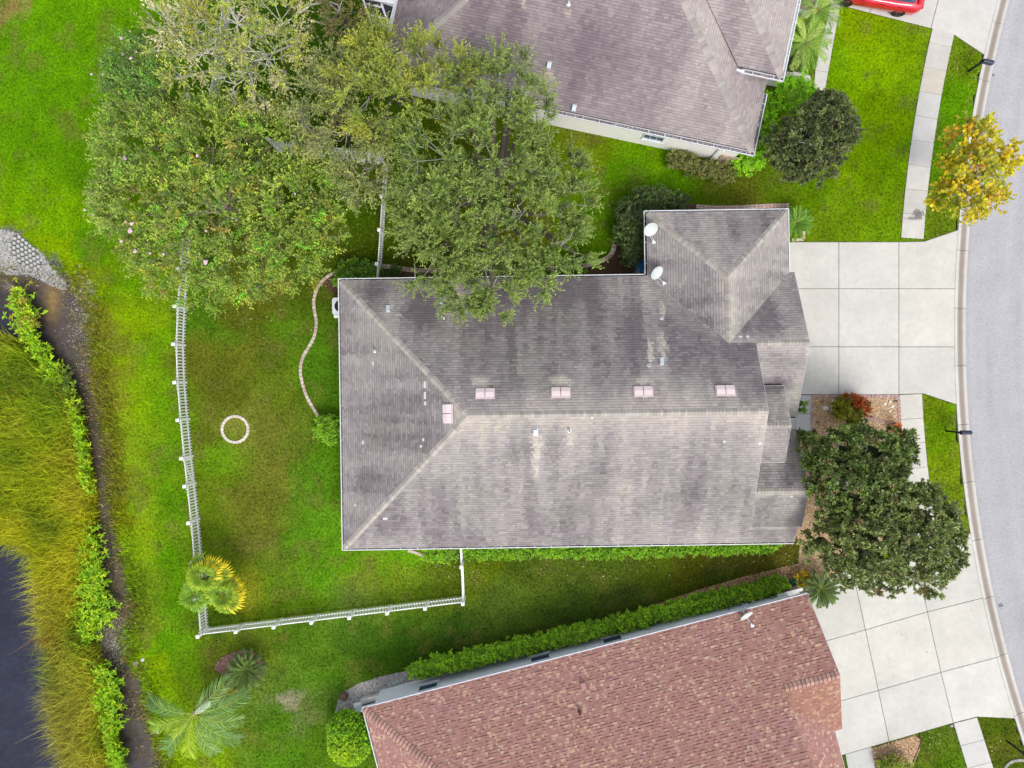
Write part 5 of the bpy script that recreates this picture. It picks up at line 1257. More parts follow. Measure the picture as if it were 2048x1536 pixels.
# ------------------------------------------------------------------ red car on the northern drive (its tail end is in the picture)
CA = math.radians(-10.8)
cw_ = P(1746, 13, .33); fwd = np.array([-math.cos(CA), -math.sin(CA), 0]); lft = np.array([-fwd[1], fwd[0], 0])
co = cw_ * [1, 1, 0] - lft * .80 + fwd * 0.0          # middle of the car on the ground: wheels facing us are on its left side
tc = Thing('parked_car', 'glossy red car parked on the northern driveway', 'car', co)
def cv(x, y, z): return co + fwd * x + lft * y + np.array([0, 0, z])
ST = [  # x, half width low, half width belt, sill z, belt z, deck z
    (-2.28, .60, .66, .42, .66, .74), (-2.20, .78, .80, .28, .78, .98), (-1.95, .88, .88, .22, .86, 1.06), (-1.45, .90, .905, .20, .90, 1.04), (-.9, .90, .91, .19, .92, 1.0), (0, .90, .91, .18, .90, .98),
    (.8, .90, .90, .18, .87, .96), (1.35, .89, .89, .19, .84, .93), (1.8, .86, .86, .22, .78, .84), (2.15, .76, .76, .28, .66, .72), (2.28, .58, .60, .36, .56, .60)]
V = []; 
for x, wl_, wb, z0, zb, zd in ST:
    for y, z in ((-wl_ * .9, z0), (-wl_, z0 + .12), (-wb - .015, (z0 + zb) / 2 + .05), (-wb, zb), (-wb * .86, zd - .03), (-wb * .45, zd), (wb * .45, zd), (wb * .86, zd - .03), (wb, zb), (wb + .015, (z0 + zb) / 2 + .05), (wl_, z0 + .12), (wl_ * .9, z0)): V.append(cv(x, y, z))
n = 12; F = [(i * n + k, i * n + (k + 1) % n, (i + 1) * n + (k + 1) % n, (i + 1) * n + k) for i in range(len(ST) - 1) for k in range(n)]; F += [tuple(range(n))[::-1], tuple(range((len(ST) - 1) * n, len(ST) * n))]
m = MB(); m.add(V, [f[::-1] for f in F]); body = tc.part('body', m, MAT['paint'], smooth=True)
CB = [(-1.75, .70, 1.02), (-1.05, .60, 1.34), (-.3, .58, 1.42), (.25, .58, 1.40), (1.15, .70, .97)]
V = [];
for x, w_, z in CB: V += [cv(x, -w_ - (.12 if .97 < z < 1.3 or z > 1.3 else 0), .95), cv(x, -w_, z), cv(x, w_, z), cv(x, w_ + .12, .95)]
F = [(i * 4 + k, i * 4 + k + 1, i * 4 + k + 5, i * 4 + k + 4) for i in range(4) for k in range(3)]
m = MB(); m.add(V, F); tc.part('cabin_glass', m, MAT['glass'])
m = MB(); m.add([cv(-1.02, -.56, 1.36), cv(-.3, -.57, 1.44), (cv(.22, -.57, 1.42)), cv(.22, .57, 1.42), cv(-.3, .57, 1.44), cv(-1.02, .56, 1.36)], [(0, 1, 2, 3, 4, 5)])
m.box(cv(-.32, .645, 1.18), (.10, .03, .46), math.atan2(fwd[1], fwd[0])); m.box(cv(-.32, -.645, 1.18), (.10, .03, .46), math.atan2(fwd[1], fwd[0])); tc.part('roof', m, MAT['paint'])
for x in (-1.33, 1.37):
    for y in (-.80, .80):
        ax = lft * (1 if y > 0 else -1); c0 = cv(x, y, .33); sx, sz = fwd, np.array([0, 0, 1.0])
        def wheel_ring(m, prof, N=24):
            Vv = [c0 + ax * o + (sx * math.cos(a) + sz * math.sin(a)) * r for r, o in prof for a in np.arange(N) * 2 * math.pi / N]; k = len(prof)
            m.add(Vv, [(i * N + j, i * N + (j + 1) % N, (i + 1) * N + (j + 1) % N, (i + 1) * N + j) for i in range(k - 1) for j in range(N)] + [tuple(range((k - 1) * N, k * N))])
        m = MB(); wheel_ring(m, [(.25, -.13), (.33, -.12), (.335, 0), (.325, .10), (.28, .125), (.235, .11), (.22, .06)]); wo_ = tc.part('wheel', m, MAT['rubber'])
        m = MB(); wheel_ring(m, [(.235, .09), (.225, .115), (.20, .115), (.19, .07)])
        for q in range(5):
            a = q * 2 * math.pi / 5; dd = sx * math.cos(a) + sz * math.sin(a); beam(m, c0 + ax * .10, c0 + ax * .10 + dd * .21, .05, .03)
        tc.part('rim', m, MAT['alloy'], wo_)
m = MB(); m.box(cv(-2.19, .55, .80), (.16, .40, .10), math.atan2(fwd[1], fwd[0])); m.box(cv(-2.19, -.55, .80), (.16, .40, .10), math.atan2(fwd[1], fwd[0])); tc.part('tail_light', m, M('tail_light', (.25, .004, .008), attr=False, var=0, rough=.15, spec=.6))
m = MB(); m.box(cv(-2.12, 0, .30), (.32, 1.3, .10), math.atan2(fwd[1], fwd[0])); tc.part('bumper', m, MAT['rubber'])
m = MB(); beam(m, cv(-1.95, -.75, 1.12), cv(-1.95, .75, 1.12), .14, .03); beam(m, cv(-1.92, -.6, 1.02), cv(-1.92, -.6, 1.12), .1, .03); beam(m, cv(-1.92, .6, 1.02), cv(-1.92, .6, 1.12), .1, .03); tc.part('spoiler', m, MAT['paint'])
m = MB()
for y in (.97, -.97): m.box(cv(.72, y, 1.0), (.14, .20, .12), math.atan2(fwd[1], fwd[0]))
tc.part('wing_mirror', m, MAT['paint'])
m = MB()
for x in (-.38, .62): m.box(cv(x, .918, .62), (.012, .012, .42), math.atan2(fwd[1], fwd[0]))
for x in (-.2, -1.15): m.box(cv(x, .92, .82), (.18, .02, .03), math.atan2(fwd[1], fwd[0]))
tc.part('door_seam', m, MAT['rubber'])

# white edged planter box against the northern garage wing
pl = Thing('planter_box', 'white edged box with dry brown soil between the palms and garage', 'planter', B(1610, 14))
c4 = np.array([P(1592, -10, .3), P(1640, -14, .3), P(1631, 14, .3), P(1619, 28, .3), P(1592, 20, .3)])
m = MB()
for i in range(5): beam(m, c4[i] - [0, 0, .1], c4[(i + 1) % 5] - [0, 0, .1], .10, .4)
pl.part('rim', m, MAT['white_metal']); m = MB(); m.prism(c4, .0, .2, (.38, .31, .22)); pl.part('soil', m, MAT['mulch']); NOGRASS.append(c4[:, :2])

# ------------------------------------------------------------------ foliage
def leaf_quads(pos, d, L, W, col, rng, fold=.12, flat=.75):
    """one small folded leaf per row: pos base, d direction"""
    n = len(pos); d = norm(d)
    up = np.c_[rng.normal(0, 1 - flat, (n, 2)), np.full(n, 1.0)]
    s = norm(np.cross(d, up)); nn = np.cross(s, d)
    L = np.broadcast_to(L, (n,))[:, None]; W = np.broadcast_to(W, (n,))[:, None]
    mid = pos + d * L * .5 + nn * L * fold
    V = np.stack([pos, mid - s * W * .5, pos + d * L, mid + s * W * .5], 1)
    return V.reshape(-1, 3), np.arange(4 * n).reshape(-1, 4), np.repeat(col, 4, 0)

def sphere_dirs(n, rng, zmin=-.25):
    z = rng.uniform(zmin, 1, n); a = rng.uniform(0, 2 * math.pi, n); r = np.sqrt(1 - z * z)
    return np.c_[r * np.cos(a), r * np.sin(a), z]

def lobes_px(L, flat=.62):
    """(u, v, radius px, top height) -> world ellipsoids (x, y, z, rx, rz)"""
    out = []
    for q in L:
        u, v, r, zt = q[:4]; k = (CAM_H - zt + 1.0) / FPX; R = r * k; rz = min(R * flat + .2, zt * .46); c = P(u, v, zt - rz * .7)
        out.append((c[0], c[1], zt - rz, R, rz))
    return np.array(out)

def crown(lobes, seed, dens, twigs=7, leaves=9, tl=.7, ll=.16, lw=.07, pal=None, spread=.55, up=.3, depth=.45, droop=0., jit=.22, tipc=None, tip_amt=.0, fn=None, fold=.12, flat=.75, ccol=.16, inner=.62, wobble=.18):
    rng = np.random.default_rng(seed); pal = np.array([p[:3] for p in pal]), np.array([p[3] for p in pal])
    area = lobes[:, 3] ** 2 + lobes[:, 3] * lobes[:, 4]; n = int(dens * area.sum())
    li = rng.choice(len(lobes), n, p=area / area.sum()); Lb = lobes[li]
    dr = sphere_dirs(n, rng); rad = 1 - depth * rng.random(n) ** 1.6
    wob = .82 + .36 * rng.random(n)
    R = np.stack([Lb[:, 3], Lb[:, 3], Lb[:, 4]], 1); c = Lb[:, :3]
    p = c + dr * R * (rad * np.clip(wob, 1 - wobble, 1 + wobble * .45))[:, None]
    keep = np.ones(n, bool)
    for q in lobes:
        f = np.linalg.norm((p - q[:3]) / np.array([q[3], q[3], q[4]]), axis=1); keep &= ~((f < inner) & (rng.random(n) < .8))
    p, dr, c = p[keep], dr[keep], c[keep]; n = len(p)
    out = norm(norm(p - c) * (1 - up) + np.array([0, 0, 1.0]) * up)
    T, K = twigs, leaves
    td = norm(out[:, None] + rng.normal(0, spread, (n, T, 3))); tlen = tl * rng.uniform(.55, 1.3, (n, T, 1))
    t = (np.linspace(.12, 1, K)[None, None] + rng.normal(0, .05, (n, T, K)))[..., None]
    pos = p[:, None, None] + td[:, :, None] * tlen[:, :, None] * t; pos[..., 2] -= droop * (t[..., 0] ** 2) * tlen[..., 0:1]
    side = rng.normal(0, 1, (n, T, K, 3)); side -= (side * td[:, :, None]).sum(-1, keepdims=True) * td[:, :, None]
    ld = norm(td[:, :, None] * .7 + norm(side) * .75)
    ci = rng.choice(len(pal[1]), n, p=pal[1] / pal[1].sum()); base = pal[0][ci]
    if fn is not None: base = fn(p, base, rng)
    base = base * rng.uniform(1 - ccol, 1 + ccol, (n, 1))
    ti = rng.choice(len(pal[1]), (n, T), p=pal[1] / pal[1].sum()); tb = pal[0][ti]
    col = (base[:, None] * .72 + tb * .28)[:, :, None] * rng.uniform(1 - jit, 1 + jit, (n, T, K, 1)) * rng.uniform(.93, 1.07, (n, T, K, 3))
    if tipc is not None: col = col * (1 - tip_amt * t ** 2) + np.asarray(tipc) * tip_amt * t ** 2
    col = np.clip(col, 0.004, .8)
    N = n * T * K
    sz = rng.uniform(.65, 1.25, N)
    V, F, C = leaf_quads(pos.reshape(-1, 3), ld.reshape(-1, 3), ll * sz, lw * sz, col.reshape(-1, 3), rng, fold, flat)
    m = MB(); m.add(V, F, C)
    return m, p, td, tlen

def wood(base, lobes, clumps, td, tlen, rng, r0, col, twig_col, limb_share=.35, twig_share=.2, h0=.35, twig_r=.009, kink=.12, limb_r=.045):
    m = MB(); base = np.asarray(base, float); cen = (lobes[:, :3] * lobes[:, 3:4]).sum(0) / lobes[:, 3].sum(); fork = np.array([base[0] * .7 + cen[0] * .3, base[1] * .7 + cen[1] * .3, cen[2] * h0 + .3])
    m.tube([base + [0, 0, -.1], base + (fork - base) * .3 + [.03, .02, 0], fork], [r0 * 1.25, r0, r0 * .85], 9, col)
    for q in lobes:
        e = q[:3] + [0, 0, q[4] * .1]; mid = fork * .45 + e * .55 + np.r_[rng.normal(0, .25, 2), .35]
        m.tube(smooth_line([fork, mid, e], 3), np.linspace(r0 * .55, r0 * .22, 7), 6, np.asarray(col) * rng.uniform(.85, 1.2))
    li = np.argmin(((clumps[:, None] - lobes[None, :, :3]) ** 2).sum(2), 1)
    for i in np.nonzero(rng.random(len(clumps)) < limb_share)[0]:
        a = lobes[li[i], :3]; b = clumps[i]; mid = (a + b) / 2 + rng.normal(0, kink, 3)
        m.tube([a, mid, b], [limb_r, limb_r * .7, limb_r * .4], 4, np.asarray(twig_col) * rng.uniform(.7, 1.15), cap=False)
    n, T = td.shape[:2]; sel = rng.random((n, T)) < twig_share; a = np.broadcast_to(clumps[:, None], td.shape)[sel]; d = td[sel]; L = tlen[sel]
    if len(a):
        s = norm(np.cross(d, [0.3, .2, 1.0])); k = len(a); w = twig_r * rng.uniform(.6, 1.3, (k, 1)); up_ = np.cross(s, d)
        mid = a + d * L * .5 + rng.normal(0, .05, (k, 3)); tip = a + d * L * .92 + rng.normal(0, .04, (k, 3))
        V = np.stack([a - s * w, a + s * w, a + up_ * w, mid - s * w * .8, mid + s * w * .8, mid + up_ * w * .8, tip], 1).reshape(-1, 3); o = (np.arange(k) * 7)[:, None]
        Q = np.concatenate([np.array([[0, 1, 4, 3]]) + o, np.array([[1, 2, 5, 4]]) + o, np.array([[2, 0, 3, 5]]) + o]); C = np.repeat(np.asarray(twig_col) * rng.uniform(.75, 1.2, (k, 1)), 7, 0)
        m.add(V, Q, C); m.add(V, np.concatenate([np.array([[3, 4, 6]]) + o, np.array([[4, 5, 6]]) + o, np.array([[5, 3, 6]]) + o]), C)
    return m

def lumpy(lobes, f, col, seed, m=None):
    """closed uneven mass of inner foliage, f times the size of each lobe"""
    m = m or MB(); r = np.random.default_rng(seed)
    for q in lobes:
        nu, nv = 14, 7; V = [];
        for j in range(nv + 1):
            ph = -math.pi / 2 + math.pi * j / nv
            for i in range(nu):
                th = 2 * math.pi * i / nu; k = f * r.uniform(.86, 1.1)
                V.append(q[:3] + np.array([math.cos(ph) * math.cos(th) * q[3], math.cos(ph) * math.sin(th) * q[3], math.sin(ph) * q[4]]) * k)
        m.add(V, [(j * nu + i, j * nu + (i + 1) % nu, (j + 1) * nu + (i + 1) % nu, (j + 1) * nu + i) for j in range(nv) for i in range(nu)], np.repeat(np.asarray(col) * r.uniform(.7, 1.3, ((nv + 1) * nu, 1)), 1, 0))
    return m

def tree(name, label, lob, base_px, seed, pal, r0=.16, bark=(.17, .14, .115), twig=(.34, .32, .27), dens=9, mat='leaf', group=None, cat='tree', wkw={}, flat_=.62, core=0, **kw):
    lobes = lobes_px(lob, flat_); base = B(*base_px); rg = np.random.default_rng(seed + 5)
    t = Thing(name, label, cat, base, group)
    m, p, td, tlen = crown(lobes, seed, dens, pal=pal, **kw)
    t.part('trunk', wood(base, lobes, p, td, tlen, rg, r0, bark, twig, **wkw), MAT['bark'])
    if core: m = lumpy(lobes, core, np.array(pal[0][:3]) * .3, seed, m)  # core colour darkened to paint shade into the crown's gaps
    t.part('crown', m, MAT[mat])
    t.clumps = p
    return t

OAK = [(.066, .108, .020, 4), (.040, .070, .016, 3), (.100, .150, .028, 3), (.095, .125, .040, 2), (.15, .20, .045, 1)]
OAKT = (.25, .31, .09)
tree('broadleaf_tree', 'biggest dark green tree, reaching over the grey roof', [(900, 418, 112, 7.2), (1045, 422, 118, 7.2), (985, 310, 116, 7.8), (890, 310, 92, 7.4), (1060, 232, 58, 7.0), (1015, 175, 38, 6.5), (955, 185, 54, 6.6), (1040, 140, 20, 6.2),
      (985, 130, 22, 6.2), (985, 570, 52, 6.1), (1120, 490, 56, 6.5), (1135, 405, 40, 6.5), (865, 510, 62, 6.5), (1075, 540, 44, 6.2), (985, 622, 22, 5.7), (930, 578, 40, 5.9), (1120, 340, 44, 6.5), (1090, 275, 38, 6.6), (840, 385, 54, 6.5), (1150, 505, 24, 6.0)],
     (985, 430), 11, OAK, r0=.26, dens=7.5, twigs=16, leaves=19, tl=.74, ll=.125, lw=.042, spread=.55, up=.28, tipc=OAKT, tip_amt=.45, depth=.6, ccol=.45, jit=.4, twig=(.48, .46, .40), wkw=dict(twig_share=.3, limb_share=.25, twig_r=.011, limb_r=.026))
OLV = [(.105, .145, .026, 4), (.145, .175, .026, 3), (.075, .11, .025, 3), (.21, .21, .022, 1.3)]
tree('broadleaf_tree', 'yellowish olive tree at the corner of the northern roof', [(735, 190, 72, 7.2), (785, 130, 58, 7.0), (830, 200, 68, 7.2), (770, 240, 60, 6.8), (850, 120, 44, 6.7), (730, 120, 42, 6.6), (890, 140, 48, 6.6), (750, 85, 30, 6.4), (800, 95, 34, 6.4)],
     (800, 205), 12, OLV, r0=.17, dens=7.5, twigs=14, leaves=16, tl=.72, ll=.12, lw=.045, spread=.5, up=.25, tipc=(.27, .28, .05), tip_amt=.45, depth=.6, ccol=.42, jit=.4, wkw=dict(twig_share=.22, limb_share=.25, twig_r=.011, limb_r=.026))
GRY = [(.125, .15, .05, 4), (.085, .11, .035, 3), (.19, .21, .075, 2), (.21, .20, .05, 1)]
tree('wispy_tree', 'greyish green wispy tree with drooping branches over the privacy fence', [(650, 220, 58, 6.2), (690, 262, 54, 6.2), (640, 170, 40, 5.8), (722, 356, 40, 5.6), (615, 255, 40, 5.6), (665, 130, 34, 5.8), (748, 280, 32, 5.9), (745, 370, 28, 5.0), (690, 180, 44, 6)],
     (690, 265), 13, GRY, r0=.13, dens=17, twigs=8, leaves=9, tl=.7, ll=.13, lw=.05, spread=.55, up=.05, droop=.35, tipc=(.22, .24, .10), tip_amt=.4, depth=.6, ccol=.4, jit=.4, wkw=dict(twig_share=.4, limb_share=.3, limb_r=.022))
TANP = [(.27, .255, .14, 1.2), (.25, .265, .05, 3), (.17, .205, .03, 4), (.10, .14, .024, 4), (.32, .30, .19, .6)]
def dead_fn(p, base, rng):
    px = to_px(p); k = ((np.abs(px[:, 0] - 330) < 45) & (px[:, 1] < 140)) | ((px[:, 0] > 520) & (px[:, 1] > 60))
    b = base.copy(); b[k & (rng.random(len(p)) < .28)] = (.36, .31, .20)
    y = (px[:, 0] > 370) & (px[:, 0] < 430) & (px[:, 1] < 60); b[y] = (.20, .19, .02); return b
tree('half_bare_tree', 'half bare tree with whitish branches and tan dying leaves', [(335, 55, 50, 5.6), (345, 105, 42, 5.2), (405, 35, 62, 6.4), (400, 100, 55, 6.2), (470, 40, 58, 6.8), (530, 110, 66, 6.4), (560, 40, 48, 6.2), (500, 170, 54, 5.6), (470, 165, 30, 5.4), (590, 85, 30, 5.6), (365, 150, 32, 4.8), (570, 140, 34, 5.2), (450, -30, 70, 6.6)],
     (505, 135), 14, TANP, r0=.18, bark=(.42, .39, .35), twig=(.58, .55, .50), dens=10.5, twigs=7, leaves=9, tl=.62, ll=.125, lw=.065, spread=.6, up=.15, depth=.65, ccol=.4, jit=.35, fn=dead_fn, wkw=dict(twig_share=.7, limb_share=.8, twig_r=.013, limb_r=.026))
BRN = [(.105, .095, .035, 4), (.075, .08, .028, 3), (.15, .12, .05, 2)]
tree('brown_tree', 'dull brown green tree next to the porch cage', [(680, 20, 46, 5.6), (700, 60, 38, 5.0), (650, 45, 36, 5.0), (640, 0, 40, 5.2), (715, 20, 30, 5.2)], (690, 45), 15, BRN, r0=.12, dens=13, twigs=8, leaves=9, tl=.5, ll=.12, lw=.055, spread=.6, up=.25, depth=.6, wkw=dict(twig_share=.2))
MYR = [(.125, .19, .024, 4), (.08, .135, .020, 3), (.18, .24, .030, 3), (.25, .22, .022, 1), (.18, .13, .035, .5), (.052, .095, .020, 3), (.10, .29, .02, 1.6)]
def myr_fn(p, base, rng):
    px = to_px(p); k = np.clip((300 - px[:, 0]) / 120, 0, 1)[:, None]; return base * (1 - .6 * k) + np.array([.125, .20, .05]) * .6 * k
TM = tree('crape_myrtle', 'sprawling crape myrtle with scattered pink blooms at the fence bend', [(300, 290, 104, 4.6), (260, 380, 66, 4.0), (420, 290, 112, 5.4), (530, 290, 92, 5.2), (290, 420, 92, 4.4), (430, 420, 118, 5.6), (560, 400, 96, 5.2), (625, 400, 66, 4.8), (640, 470, 46, 4.2), (340, 510, 76, 4.2), (460, 520, 80, 4.6), (570, 500, 74, 4.6), (400, 570, 44, 3.6), (510, 240, 56, 4.8), (230, 310, 40, 3.4), (220, 420, 38, 3.2), (600, 330, 60, 4.8), (540, 560, 34, 3.8)],
     (450, 420), 16, MYR, r0=.12, bark=(.36, .30, .24), twig=(.36, .31, .22), dens=19, twigs=8, leaves=9, tl=.55, ll=.125, lw=.06, spread=.62, up=.25, depth=.6, ccol=.42, jit=.42, fn=myr_fn, tipc=(.25, .28, .06), tip_amt=.3, wkw=dict(twig_share=.32, limb_share=.15, twig_r=.010, limb_r=.018, h0=.1))
BGR = [(.085, .15, .035, 4), (.065, .115, .028, 3), (.13, .20, .035, 2), (.10, .24, .025, 1)]
TG = tree('crape_myrtle', 'small blue green crape myrtle with pink specks beside the pond lawn', [(255, 115, 46, 3.6), (275, 165, 56, 4.0), (250, 190, 44, 3.4), (300, 130, 46, 4.2), (320, 180, 44, 4.2), (225, 150, 26, 3.0)],
     (290, 170), 17, BGR, r0=.09, bark=(.32, .27, .22), twig=(.28, .26, .18), dens=19, twigs=8, leaves=9, tl=.5, ll=.12, lw=.055, spread=.6, up=.25, depth=.6, ccol=.4, jit=.4, wkw=dict(twig_share=.15))
fb = MB()
for _ in range(26):
    d_ = sphere_dirs(1, rng, -.1)[0] * rng.uniform(.3, 1) * .11; a = rng.uniform(0, 6.3); r = .045
    fb.add([d_ + r * np.array([math.cos(a + k), math.sin(a + k), .3 * (k % 2)]) for k in (0, 1.57, 3.14, 4.71)], [(0, 1, 2, 3)])
fme = fb.mesh('flower_cluster', MAT['petal'])
for t, L in ((TM, [(249, 318, 1.2), (261, 462, 1.2), (264, 448, .9), (330, 463, 1.0), (252, 444, .8), (220, 447, .7), (243, 483, .7), (271, 503, 1), (300, 507, .6), (327, 509, .6), (412, 525, 1.1), (395, 312, .7), (231, 273, .7), (185, 387, .6), (170, 420, .7), (187, 429, .5), (257, 398, .5), (412, 462, .6), (465, 436, .5), (368, 457, .6), (590, 388, .5), (332, 415, .4), (440, 350, .6), (473, 441, .5), (415, 330, .6), (305, 270, .5)]), (TG, [(243, 77, .8), (269, 77, 1.1), (247, 108, .8), (262, 117, .7), (183, 149, .6), (206, 150, .6), (272, 104, .6), (260, 63, .5), (286, 178, .5)])):
    for u, v, s in L:
        px = to_px(t.clumps); q = t.clumps[np.argmin((px[:, 0] - u) ** 2 + (px[:, 1] - v) ** 2 - 40 * t.clumps[:, 2])]; k = CAM_H - q[2] - .45
        t.inst('flower_cluster', fme, Matrix.Translation((*((np.array([u - 1024, 768 - v])) * k / FPX), q[2] + .45)) @ Matrix.Rotation(rng.uniform(0, 6), 4, 'Z') @ Matrix.Scale(s * .8, 4))
MAGP = [(.060, .092, .020, 5), (.080, .118, .026, 4), (.105, .145, .034, 2), (.10, .13, .03, .5), (.075, .055, .025, .7), (.14, .16, .03, .25)]
MK = dict(r0=.15, bark=(.20, .18, .16), twig=(.26, .23, .19), core=.36, dens=42, twigs=6, leaves=7, tl=.16, ll=.17, lw=.07, spread=.95, up=.4, depth=.5, ccol=.5, jit=.45, wobble=.3, mat='gloss_leaf', fold=.06, flat=.6, wkw=dict(twig_share=.06, limb_share=.2))
tree('magnolia_tree', 'dark glossy magnolia shading the croton gravel bed', [(1690, 915, 62, 5.4), (1745, 910, 58, 5.6), (1790, 908, 42, 5.0), (1640, 908, 36, 4.6), (1700, 960, 72, 5.8), (1760, 955, 60, 5.6), (1668, 970, 40, 4.8), (1810, 890, 28, 4.2), (1630, 925, 22, 4.2), (1614, 872, 15, 3.6), (1690, 876, 24, 4.4)], (1690, 905), 18, MAGP, **MK)
tree('magnolia_tree', 'broad dark magnolia hanging over the southern driveway', [(1770, 1030, 76, 6.0), (1850, 1045, 66, 5.8), (1825, 1100, 70, 5.8), (1740, 1090, 76, 6.0), (1690, 1080, 56, 5.4), (1646, 1088, 36, 4.8), (1705, 1130, 46, 5.0), (1885, 1080, 42, 5.2), (1890, 1035, 32, 5.0), (1860, 1150, 42, 4.6), (1770, 1150, 40, 4.6), (1836, 995, 32, 5.2), (1676, 1030, 40, 5.0), (1905, 1120, 24, 4.4)], (1745, 1050), 19,
     [(.085, .112, .030, 5), (.11, .138, .040, 4), (.15, .175, .055, 3), (.12, .115, .05, 1.2), (.14, .15, .06, .8), (.14, .075, .04, .3)], **MK)
DRK = [(.058, .078, .024, 4), (.080, .100, .032, 3), (.12, .135, .05, 2), (.07, .058, .04, 1)]
tree('round_tree', 'round dark green tree on the northern front lawn', [(1612, 287, 58, 4.6), (1655, 255, 58, 4.7), (1640, 310, 48, 4.2), (1575, 280, 40, 4.0), (1634, 236, 38, 4.2), (1660, 215, 34, 4.0), (1690, 265, 30, 4.0), (1590, 320, 34, 3.8), (1655, 200, 14, 3.6)], (1600, 290), 20, DRK, r0=.11, core=.5, dens=60, twigs=7, leaves=9, tl=.22, ll=.12, lw=.055, spread=.8, up=.3, depth=.55, ccol=.5, jit=.45, mat='gloss_leaf', wkw=dict(twig_share=.05))
YEL = [(.30, .255, .010, 5), (.37, .28, .012, 3), (.22, .225, .014, 4), (.17, .19, .018, 2), (.32, .17, .02, .7)]
tree('street_tree', 'yellow leaved young street tree overhanging the kerb', [(1950, 270, 33, 6.2), (1981, 295, 35, 6.4), (1928, 295, 28, 5.8), (1906, 321, 28, 5.4), (1999, 325, 28, 5.8), (1959, 330, 33, 6.4), (1981, 356, 35, 6.0), (1941, 387, 37, 5.8), (1906, 391, 31, 5.0), (1968, 391, 33, 5.6), (2007, 361, 18, 5.4), (1897, 343, 24, 4.8), (1948, 246, 13, 5.8), (1889, 387, 13, 4.6), (2012, 290, 13, 5.6), (1950, 405, 24, 5.2)],
     (1912, 350), 21, YEL, r0=.09, bark=(.52, .49, .44), twig=(.62, .58, .50), dens=17, twigs=5, leaves=7, tl=.46, ll=.17, lw=.14, spread=.7, up=.2, depth=.7, ccol=.2, wkw=dict(twig_share=.5, limb_share=.8, twig_r=.012, limb_r=.03))

# ------------------------------------------------------------------ shrubs and hedges
def shrub(name, label, lob, seed, pal, cat='shrub', mat='leaf', group=None, dens=34, flat_=.75, core=.86, **kw):
    lobes = lobes_px(lob, flat_); c = lobes[:, :3].mean(0); t = Thing(name, label, cat, (c[0], c[1], 0), group); rg = np.random.default_rng(seed)
    k = dict(twigs=6, leaves=7, tl=.2, ll=.095, lw=.055, spread=.8, up=.3, depth=.22, ccol=.2, inner=.6); k.update(kw)
    m, p, td, tlen = crown(lobes, seed, dens * 1.7, pal=pal, **k)
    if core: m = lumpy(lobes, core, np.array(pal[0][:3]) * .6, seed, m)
    t.part('foliage', m, MAT[mat])
    s = MB()
    for q in lobes:
        for _ in range(4): e = q[:3] + np.r_[rg.normal(0, .3, 2) * q[3], q[4] * .2]; s.tube([(q[0], q[1], -.05), (q[0] * .5 + e[0] * .5, q[1] * .5 + e[1] * .5, e[2] * .5), e], [.03, .022, .012], 5, (.12, .09, .06))
    t.part('stem', s, MAT['bark'])
    for q in lobes: NOGRASS.append(np.array([(q[0] + q[3] * .7 * math.cos(a), q[1] + q[3] * .7 * math.sin(a)) for a in np.arange(10) * .628]))
    return t
BRT = [(.12, .245, .016, 4), (.155, .29, .016, 3), (.08, .17, .014, 2), (.20, .30, .02, 1)]
BR2 = [(a * 1.45, b * 1.45, c, d) for a, b, c, d in BRT]
MID = [(.085, .17, .016, 4), (.115, .22, .018, 3), (.06, .12, .014, 2)]
shrub('rounded_shrub', 'bright green rounded shrub at the footpath corner', [(1594, 188, 33, 2.0), (1577, 180, 20, 1.6), (1612, 194, 20, 1.8)], 31, BR2, ll=.10, lw=.06)
shrub('low_shrub', 'light green narrow shrub pressed to the northern gutter side', [(1541, 215, 17, 1.2), (1537, 240, 15, 1.1), (1533, 200, 10, 1.0)], 32, BR2)
shrub('low_shrub', 'mid green shrub strip between the round tree and wall', [(1527, 268, 18, 1.1), (1520, 296, 16, 1.0), (1545, 262, 14, 1.1)], 33, BRT)
shrub('low_shrub', 'bright green shrub below the corner of the northern eave', [(1496, 322, 24, 1.1), (1512, 316, 18, 1.1), (1482, 318, 14, .9)], 34, BR2)
shrub('hedge', 'brownish sparse hedge along the northern white wall', [(1352, 322, 17, .8), (1375, 328, 18, .85), (1400, 333, 19, .9), (1425, 340, 19, .9), (1448, 346, 17, .8)], 35, [(.10, .115, .03, 4), (.15, .15, .055, 3), (.07, .09, .022, 3), (.20, .17, .08, 1)], cat='hedge', dens=26)
DKS = [(.042, .068, .020, 4), (.06, .09, .026, 3), (.08, .11, .035, 2), (.10, .15, .03, .6)]
shrub('dark_hedge', 'dark green hedge wrapping the garage wing corner', [(1264, 500, 26, 1.5), (1262, 465, 30, 1.6), (1264, 430, 30, 1.6), (1285, 405, 26, 1.5), (1315, 398, 24, 1.4), (1345, 402, 20, 1.2), (1275, 478, 24, 1.6), (1366, 406, 14, 1.0)], 36, DKS, cat='hedge', dens=30, mat='gloss_leaf')
shrub('clipped_shrub', 'large clipped oval shrub with a yellow patch by the red roofed house', [(690, 1463, 35, 1.9), (698, 1489, 42, 2.0)], 37, [(.14, .28, .018, 4), (.20, .36, .02, 4), (.08, .16, .014, 3), (.27, .42, .02, 1)], dens=260, tl=.05, ll=.085, lw=.05, depth=.05, jit=.45, flat_=1.0, inner=.9, twigs=4, core=.95, wobble=.03,
      fn=lambda p, b, r: b * (1 - (k := np.clip(np.exp(-(((to_px(p) - [688, 1508]) / [40, 22]) ** 2).sum(1)), 0, 1)[:, None] * .7)) + np.array([.34, .40, .015]) * k)
shrub('rounded_shrub', 'bright green shrub where the winding edging meets the wall', [(652, 855, 20, .9), (662, 868, 16, .8), (645, 862, 13, .7), (664, 846, 12, .7)], 38, BRT, dens=45)
